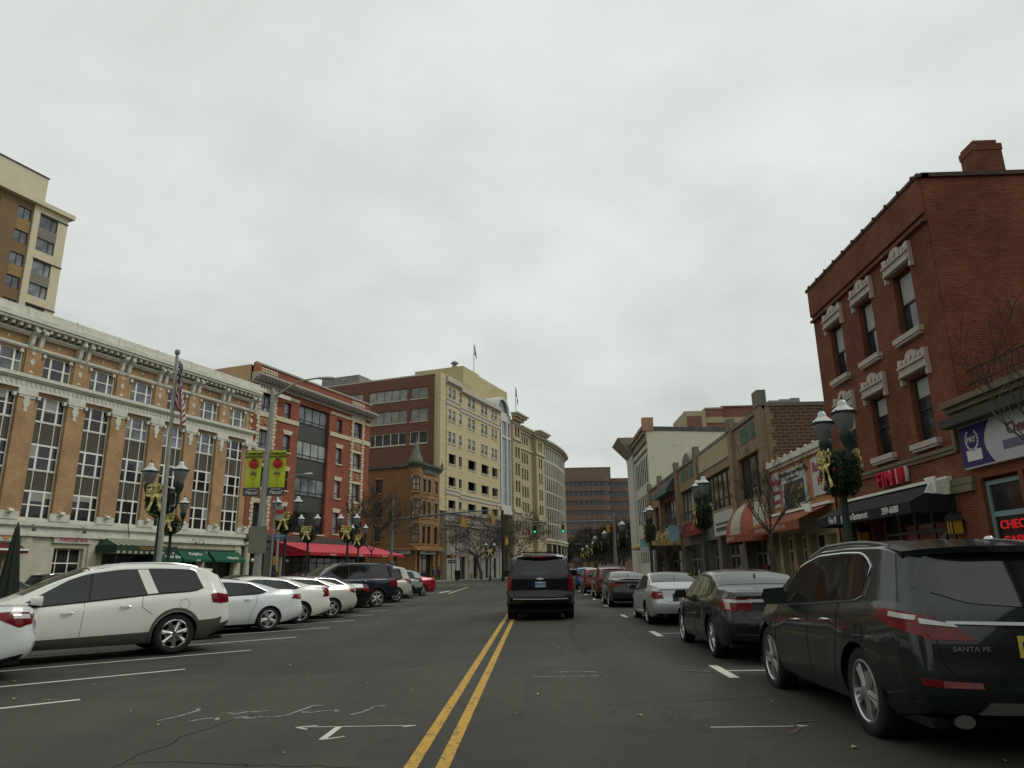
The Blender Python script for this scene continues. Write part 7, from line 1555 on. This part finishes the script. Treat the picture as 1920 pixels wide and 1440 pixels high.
# hydrant, bin
hy_ = thing('fire_hydrant', 'yellow fire hydrant on the far pavement below the stone base', 'hydrant', (-9.35, 104, gz(104) + .15)); a = MB(); a.lathe([(.2, 0), (.2, .06), (.14, .1), (.14, .62), (.18, .64), (.18, .7), (.13, .82), (.05, .9), (.05, .98), (0, .98)], n=12); a.build('body', SGY, hy_, True); a = MB(); a.lathe([(.07, -.26), (.08, -.26), (.08, .26), (.07, .26)], (0, 0, .5), 8, ax='x'); a.lathe([(.09, -.24), (.09, 0)], (0, 0, .45), 8, ax='y'); a.build('outlets', SGY, hy_)
bn = thing('litter_bin', 'dark green slatted litter bin beside the pedestrian signal post', 'bin', (-11.0, 101.0, gz(101) + .15)); a = MB(); a.lathe([(.3, 0), (.33, .1), (.4, 1.15), (.44, 1.2), (.44, 1.25), (.3, 1.25), (.28, .9)], n=16); a.build('body', LGN, bn, True)
for k in range(16): t = 2 * PI * k / 16; a = MB(); 
a = MB()
for k in range(16): t = 2 * PI * k / 16; a.tube([(.33 * math.cos(t), .33 * math.sin(t), .1), (.42 * math.cos(t), .42 * math.sin(t), 1.15)], .02, 4)
a.build('slats', LGN, bn)
pm_ = thing('parking_meter', 'silver parking meter head showing above the roof of the nearest crossover', 'parking meter', (5.9, 9.75, gz(10) + .15)); a = MB(); a.tube([(0, 0, 0), (0, 0, 1.45)], .03, 8); a.build('post', MET, pm_, True); a = MB(); a.lathe([(.07, 1.42), (.09, 1.5), (.10, 1.62), (.085, 1.72), (.04, 1.78), (0, 1.79)], n=14); a.build('head', ALU, pm_, True); a = MB(); a.box(-.05, .05, -.11, -.08, 1.6, 1.7); a.build('dial', SGK, pm_)
rs = thing('regulation_sign', 'pale blue and white parking sign below the third right lamp wreath', 'sign', (6.05, 41.2, gz(41) + .15)); a = MB(); a.box(-.28, .22, -.02, 0, 2.2, 2.85); a.box(-.28, .22, -.025, -.02, 2.2, 2.5, 1); a.build('plate', [mat('teal_sign', (.2, .38, .36), .5, var=.1), SIGNW], rs); a = MB(); a.box(.18, .3, -.01, .01, 2.4, 2.45); a.build('bracket', MET, rs)
# closed dark umbrella and dining barrier
um = thing('closed_umbrella', 'tall dark closed patio umbrella at the left edge behind the white tail', 'umbrella', (-19.0, 26.0, gz(26))); a = MB(); a.lathe([(.03, 0), (.03, 3.5)], n=8); a.build('pole', DKF, um)
a = MB(); vs = []; fs = []; n_ = 28
for j, (r_, z) in enumerate(((.0, 3.42), (.07, 3.3), (.13, 2.8), (.21, 2.1), (.30, 1.3), (.38, .55), (.33, .5))):
    for k in range(n_): t = 2 * PI * k / n_; q = r_ * (1 + .16 * math.cos(t * 8)); vs.append((q * math.cos(t), q * math.sin(t), z))
for j in range(6):
    for k in range(n_): fs.append((j * n_ + k, j * n_ + (k + 1) % n_, (j + 1) * n_ + (k + 1) % n_, (j + 1) * n_ + k))
a.add(vs, fs); a.build('canopy', mat('dark_umbrella_canvas', (.018, .024, .015), .85, var=.25), um, True)
br_ = thing('dining_barrier', 'low dark green canvas barrier in front of the leftmost shops', 'barrier', (*O1, 0), ROT); a = MB()
for k in range(7): a.box(-27 + k * 1.5, -25.6 + k * 1.5, -3.62, -3.58, .45, 1.45)
a.build('canvas_panel', DGN, br_); a = MB()
for k in range(8): a.box(-27.05 + k * 1.5, -26.98 + k * 1.5, -3.63, -3.57, .3, 1.5)
a.build('barrier_post', DKF, br_)

# ---------------------------------------------------------------- bare trees
def tree(name, label, x, y, z, h, trunk, spread, seed, r0, levels=5, up=.5, fork=4, grp='bare street trees', col=None, twigs=3, bend=.25, shrink=.72, tip=.005):
    rt_ = random.Random(seed); a = MB(); t0 = MB(); bark = col or mat('bark', (.05, .042, .034), .9, var=.35, scale=6)
    def branch(p, d, L_, r_, lv):
        n = 4 if lv > 1 else 3; pts = [p]; rr_ = [r_]; q = p.copy(); dd = d.copy()
        for i in range(n):
            dd = (dd + Vector((rt_.gauss(0, bend), rt_.gauss(0, bend), rt_.gauss(0, bend * .7) + up * .10))).normalized(); q = q + dd * L_ / n; pts.append(q.copy()); rr_.append(max(tip, r_ * (1 - .45 * (i + 1) / n)))
        (a if lv < levels else t0).tube(pts, rr_, 5 if lv >= levels - 1 else 3, cap=False)
        if lv <= 0: return
        k = fork if lv == levels else twigs
        for i in range(k + (1 if lv < levels else 0)):
            f_ = 1.0 if lv == levels else rt_.uniform(.35, 1.0); j = min(n, max(1, int(f_ * n + .5))); b = pts[j]
            ax = Vector((rt_.uniform(-1, 1), rt_.uniform(-1, 1), rt_.uniform(-.3, .6))).normalized()
            if lv == levels: t = 2 * PI * (i + rt_.uniform(-.2, .2)) / k; ax = Vector((math.cos(t), math.sin(t), 0)); nd = (ax * spread + Vector((0, 0, 1))).normalized()
            else: nd = (dd * rt_.uniform(.7, 1.2) + ax * rt_.uniform(.5, 1.0) * spread).normalized()
            branch(b, nd, L_ * (shrink if lv < levels else (h - trunk) / trunk * .42) * rt_.uniform(.8, 1.15), rr_[j] * (.7 if lv < levels else .6), lv - 1)
    branch(Vector((0, 0, 0)), Vector((rt_.uniform(-.05, .05), rt_.uniform(-.05, .05), 1)).normalized(), trunk, r0, levels)
    t_ = thing(name, label, 'tree', (x, y, z), 0, grp); t0.build('trunk', bark, t_, True); a.build('branches', bark, t_, True); return t_
BK2 = mat('grey_bark', (.085, .07, .055), .9, var=.3, scale=5)
tree('bare_tree', 'slim bare tree with upright twigs in front of the striped awning', 6.5, 20.2, gz(20) + .15, 4.9, 2.3, .75, 4, .075, 5, .5, 7, twigs=2, bend=.09, shrink=.66)
tree('bare_tree', 'bare tree whose thin twigs cross the shop banner at the right edge', 7.7, 10.4, gz(10) + .15, 6.2, 2.6, .8, 9, .075, 4, .5, 7, twigs=2, bend=.16, shrink=.72)
tree('bare_tree', 'small low bare tree before the yellow awning', 6.4, 36.5, gz(36) + .15, 4.4, 1.6, .7, 21, .05, 4, .6, 6, twigs=2, bend=.12)
tree('bare_tree', 'thin bare tree at the right end of the pink awning', -13.6, 60.5, gz(60) + .15, 8.6, 3.0, .7, 31, .12, 5, .4, 5, twigs=3, bend=.18, tip=.012)
tree('bare_tree', 'large wide spreading bare tree beyond the crossing in front of the stone base', -7.9, 103.0, gz(103) + .15, 11.5, 3.2, 1.5, 42, .3, 6, .25, 8, twigs=2, bend=.2, shrink=.76, tip=.016, col=BK2)
tree('bare_tree', 'second spreading bare tree, right of the dark signal pole', -3.3, 118, gz(118) + .15, 11.5, 3.2, 1.4, 55, .25, 6, .3, 7, twigs=2, bend=.2, shrink=.76, tip=.018, col=BK2)
for k, (x, y) in enumerate(((12, 108), (13, 124), (3, 208), (11, 207), (19, 208), (27, 207), (11.5, 150), (12, 175))):
    tree('bare_tree', 'distant bare tree %s' % ('at the far right corner', 'just beyond the far right corner', 'at the left of the street end', 'in the middle of the street end', 'right of the middle of the street end', 'farthest right at the street end', 'on the right along the distant street', 'near the street end on the right')[k], x, y, gz(y), 11, 3, 1.3, 60 + k, .25, 5, .3, 6, twigs=3, bend=.2, tip=.05, grp='distant bare trees')

# ---------------------------------------------------------------- people (small, far)
def person(label, x, y, z, rot, coat, legs, skin, hair, hood=False, step=.12):
    me = bpy.data.meshes.new('person'); V = [(0, 0, .95), (0, 0, 1.15), (0, .0, 1.38), (0, 0, 1.5), (0, -.01, 1.6), (0, -.01, 1.72), (-.1, 0, .92), (-.11, -step, .5), (-.11, -step * .6, .08), (-.11, -step * .6 - .13, .04), (.1, 0, .92), (.11, step, .5), (.11, step * 1.6, .1), (.11, step * 1.6 - .12, .04), (-.2, 0, 1.4), (-.25, .04, 1.14), (-.24, -.06, .9), (-.24, -.08, .82), (.2, 0, 1.4), (.25, .04, 1.14), (.24, -.06, .9), (.24, -.08, .82)]
    Ed = [(0, 1), (1, 2), (2, 3), (3, 4), (4, 5), (0, 6), (6, 7), (7, 8), (8, 9), (0, 10), (10, 11), (11, 12), (12, 13), (2, 14), (14, 15), (15, 16), (16, 17), (2, 18), (18, 19), (19, 20), (20, 21)]
    Rd = [.17, .16, .17, .07, .09, .075, .11, .075, .05, .04, .11, .075, .05, .04, .085, .06, .045, .035, .085, .06, .045, .035]
    me.from_pydata(V, Ed, []); o = bpy.data.objects.new('body', me); COL.objects.link(o); sk = o.modifiers.new('skin', 'SKIN'); o.modifiers.new('sub', 'SUBSURF').levels = 1
    for i, r_ in enumerate(Rd): me.skin_vertices[0].data[i].radius = (r_, r_ * .75 if i < 3 else r_)
    me.skin_vertices[0].data[0].use_root = True
    dg = bpy.context.evaluated_depsgraph_get(); dg.update(); m2_ = bpy.data.meshes.new_from_object(o.evaluated_get(dg)); bpy.data.objects.remove(o)
    m2_.materials.clear()
    for q in (coat, legs, skin): m2_.materials.append(q)
    for p_ in m2_.polygons:
        c = p_.center; p_.material_index = 1 if c.z < .88 and abs(c.x) < .2 else (2 if (c.z > 1.5 or (abs(c.x) > .2 and c.z < .87)) else 0); p_.use_smooth = True
    t = thing('person', label, 'person', (x, y, z), rot); b = bpy.data.objects.new('body', m2_); COL.objects.link(b); b.parent = t
    a = MB(); r_ = .115 if hood else .1; a.lathe([(.0, 1.81 if hood else 1.8), (r_ * .7, 1.78), (r_, 1.7), (r_, 1.62 if not hood else 1.5), (r_ * .7, 1.58 if not hood else 1.44)], (0, .03, 0), 10); a.build('hood' if hood else 'hair', coat if hood else hair, t, True)
    a = MB(); a.lathe([(.2, 1.2), (.19, 1.0), (.2, .82)], (0, 0, 0), 12); a.build('coat_skirt', coat, t, True)
CT1 = mat('charcoal_coat', (.02, .022, .02), .85, var=.2); CT2 = mat('blue_coat', (.02, .06, .2), .8, var=.1); CT3 = mat('purple_coat', (.1, .02, .1), .8, var=.1); CT4 = mat('bright_blue_jacket', (.04, .22, .42), .8, var=.1); JN = mat('dark_trousers', (.02, .022, .03), .85, var=.1); SK = mat('skin', (.42, .25, .18), .6, var=.05); HR = mat('dark_hair', (.02, .014, .01), .8, var=0)
person('person in a hooded charcoal coat walking behind the white sedans', -13.0, 36.0, gz(36) + .15, R(60), CT1, JN, SK, HR, True)
person('person in a bright blue jacket by the banner pole', -13.2, 34.7, gz(34) - .1, R(200), CT4, JN, SK, HR)
x, y = fl((-16.6, 99.3), 1.2, 2.2); person('person in a blue coat in front of the corner house shop', x, y, gz(y) + .15, R(120), CT2, JN, SK, HR)
x, y = fl((-16.6, 99.3), 3.2, 2.0); person('person in a purple coat at the corner house shop window', x, y, gz(y) + .15, R(20), CT3, JN, SK, HR)
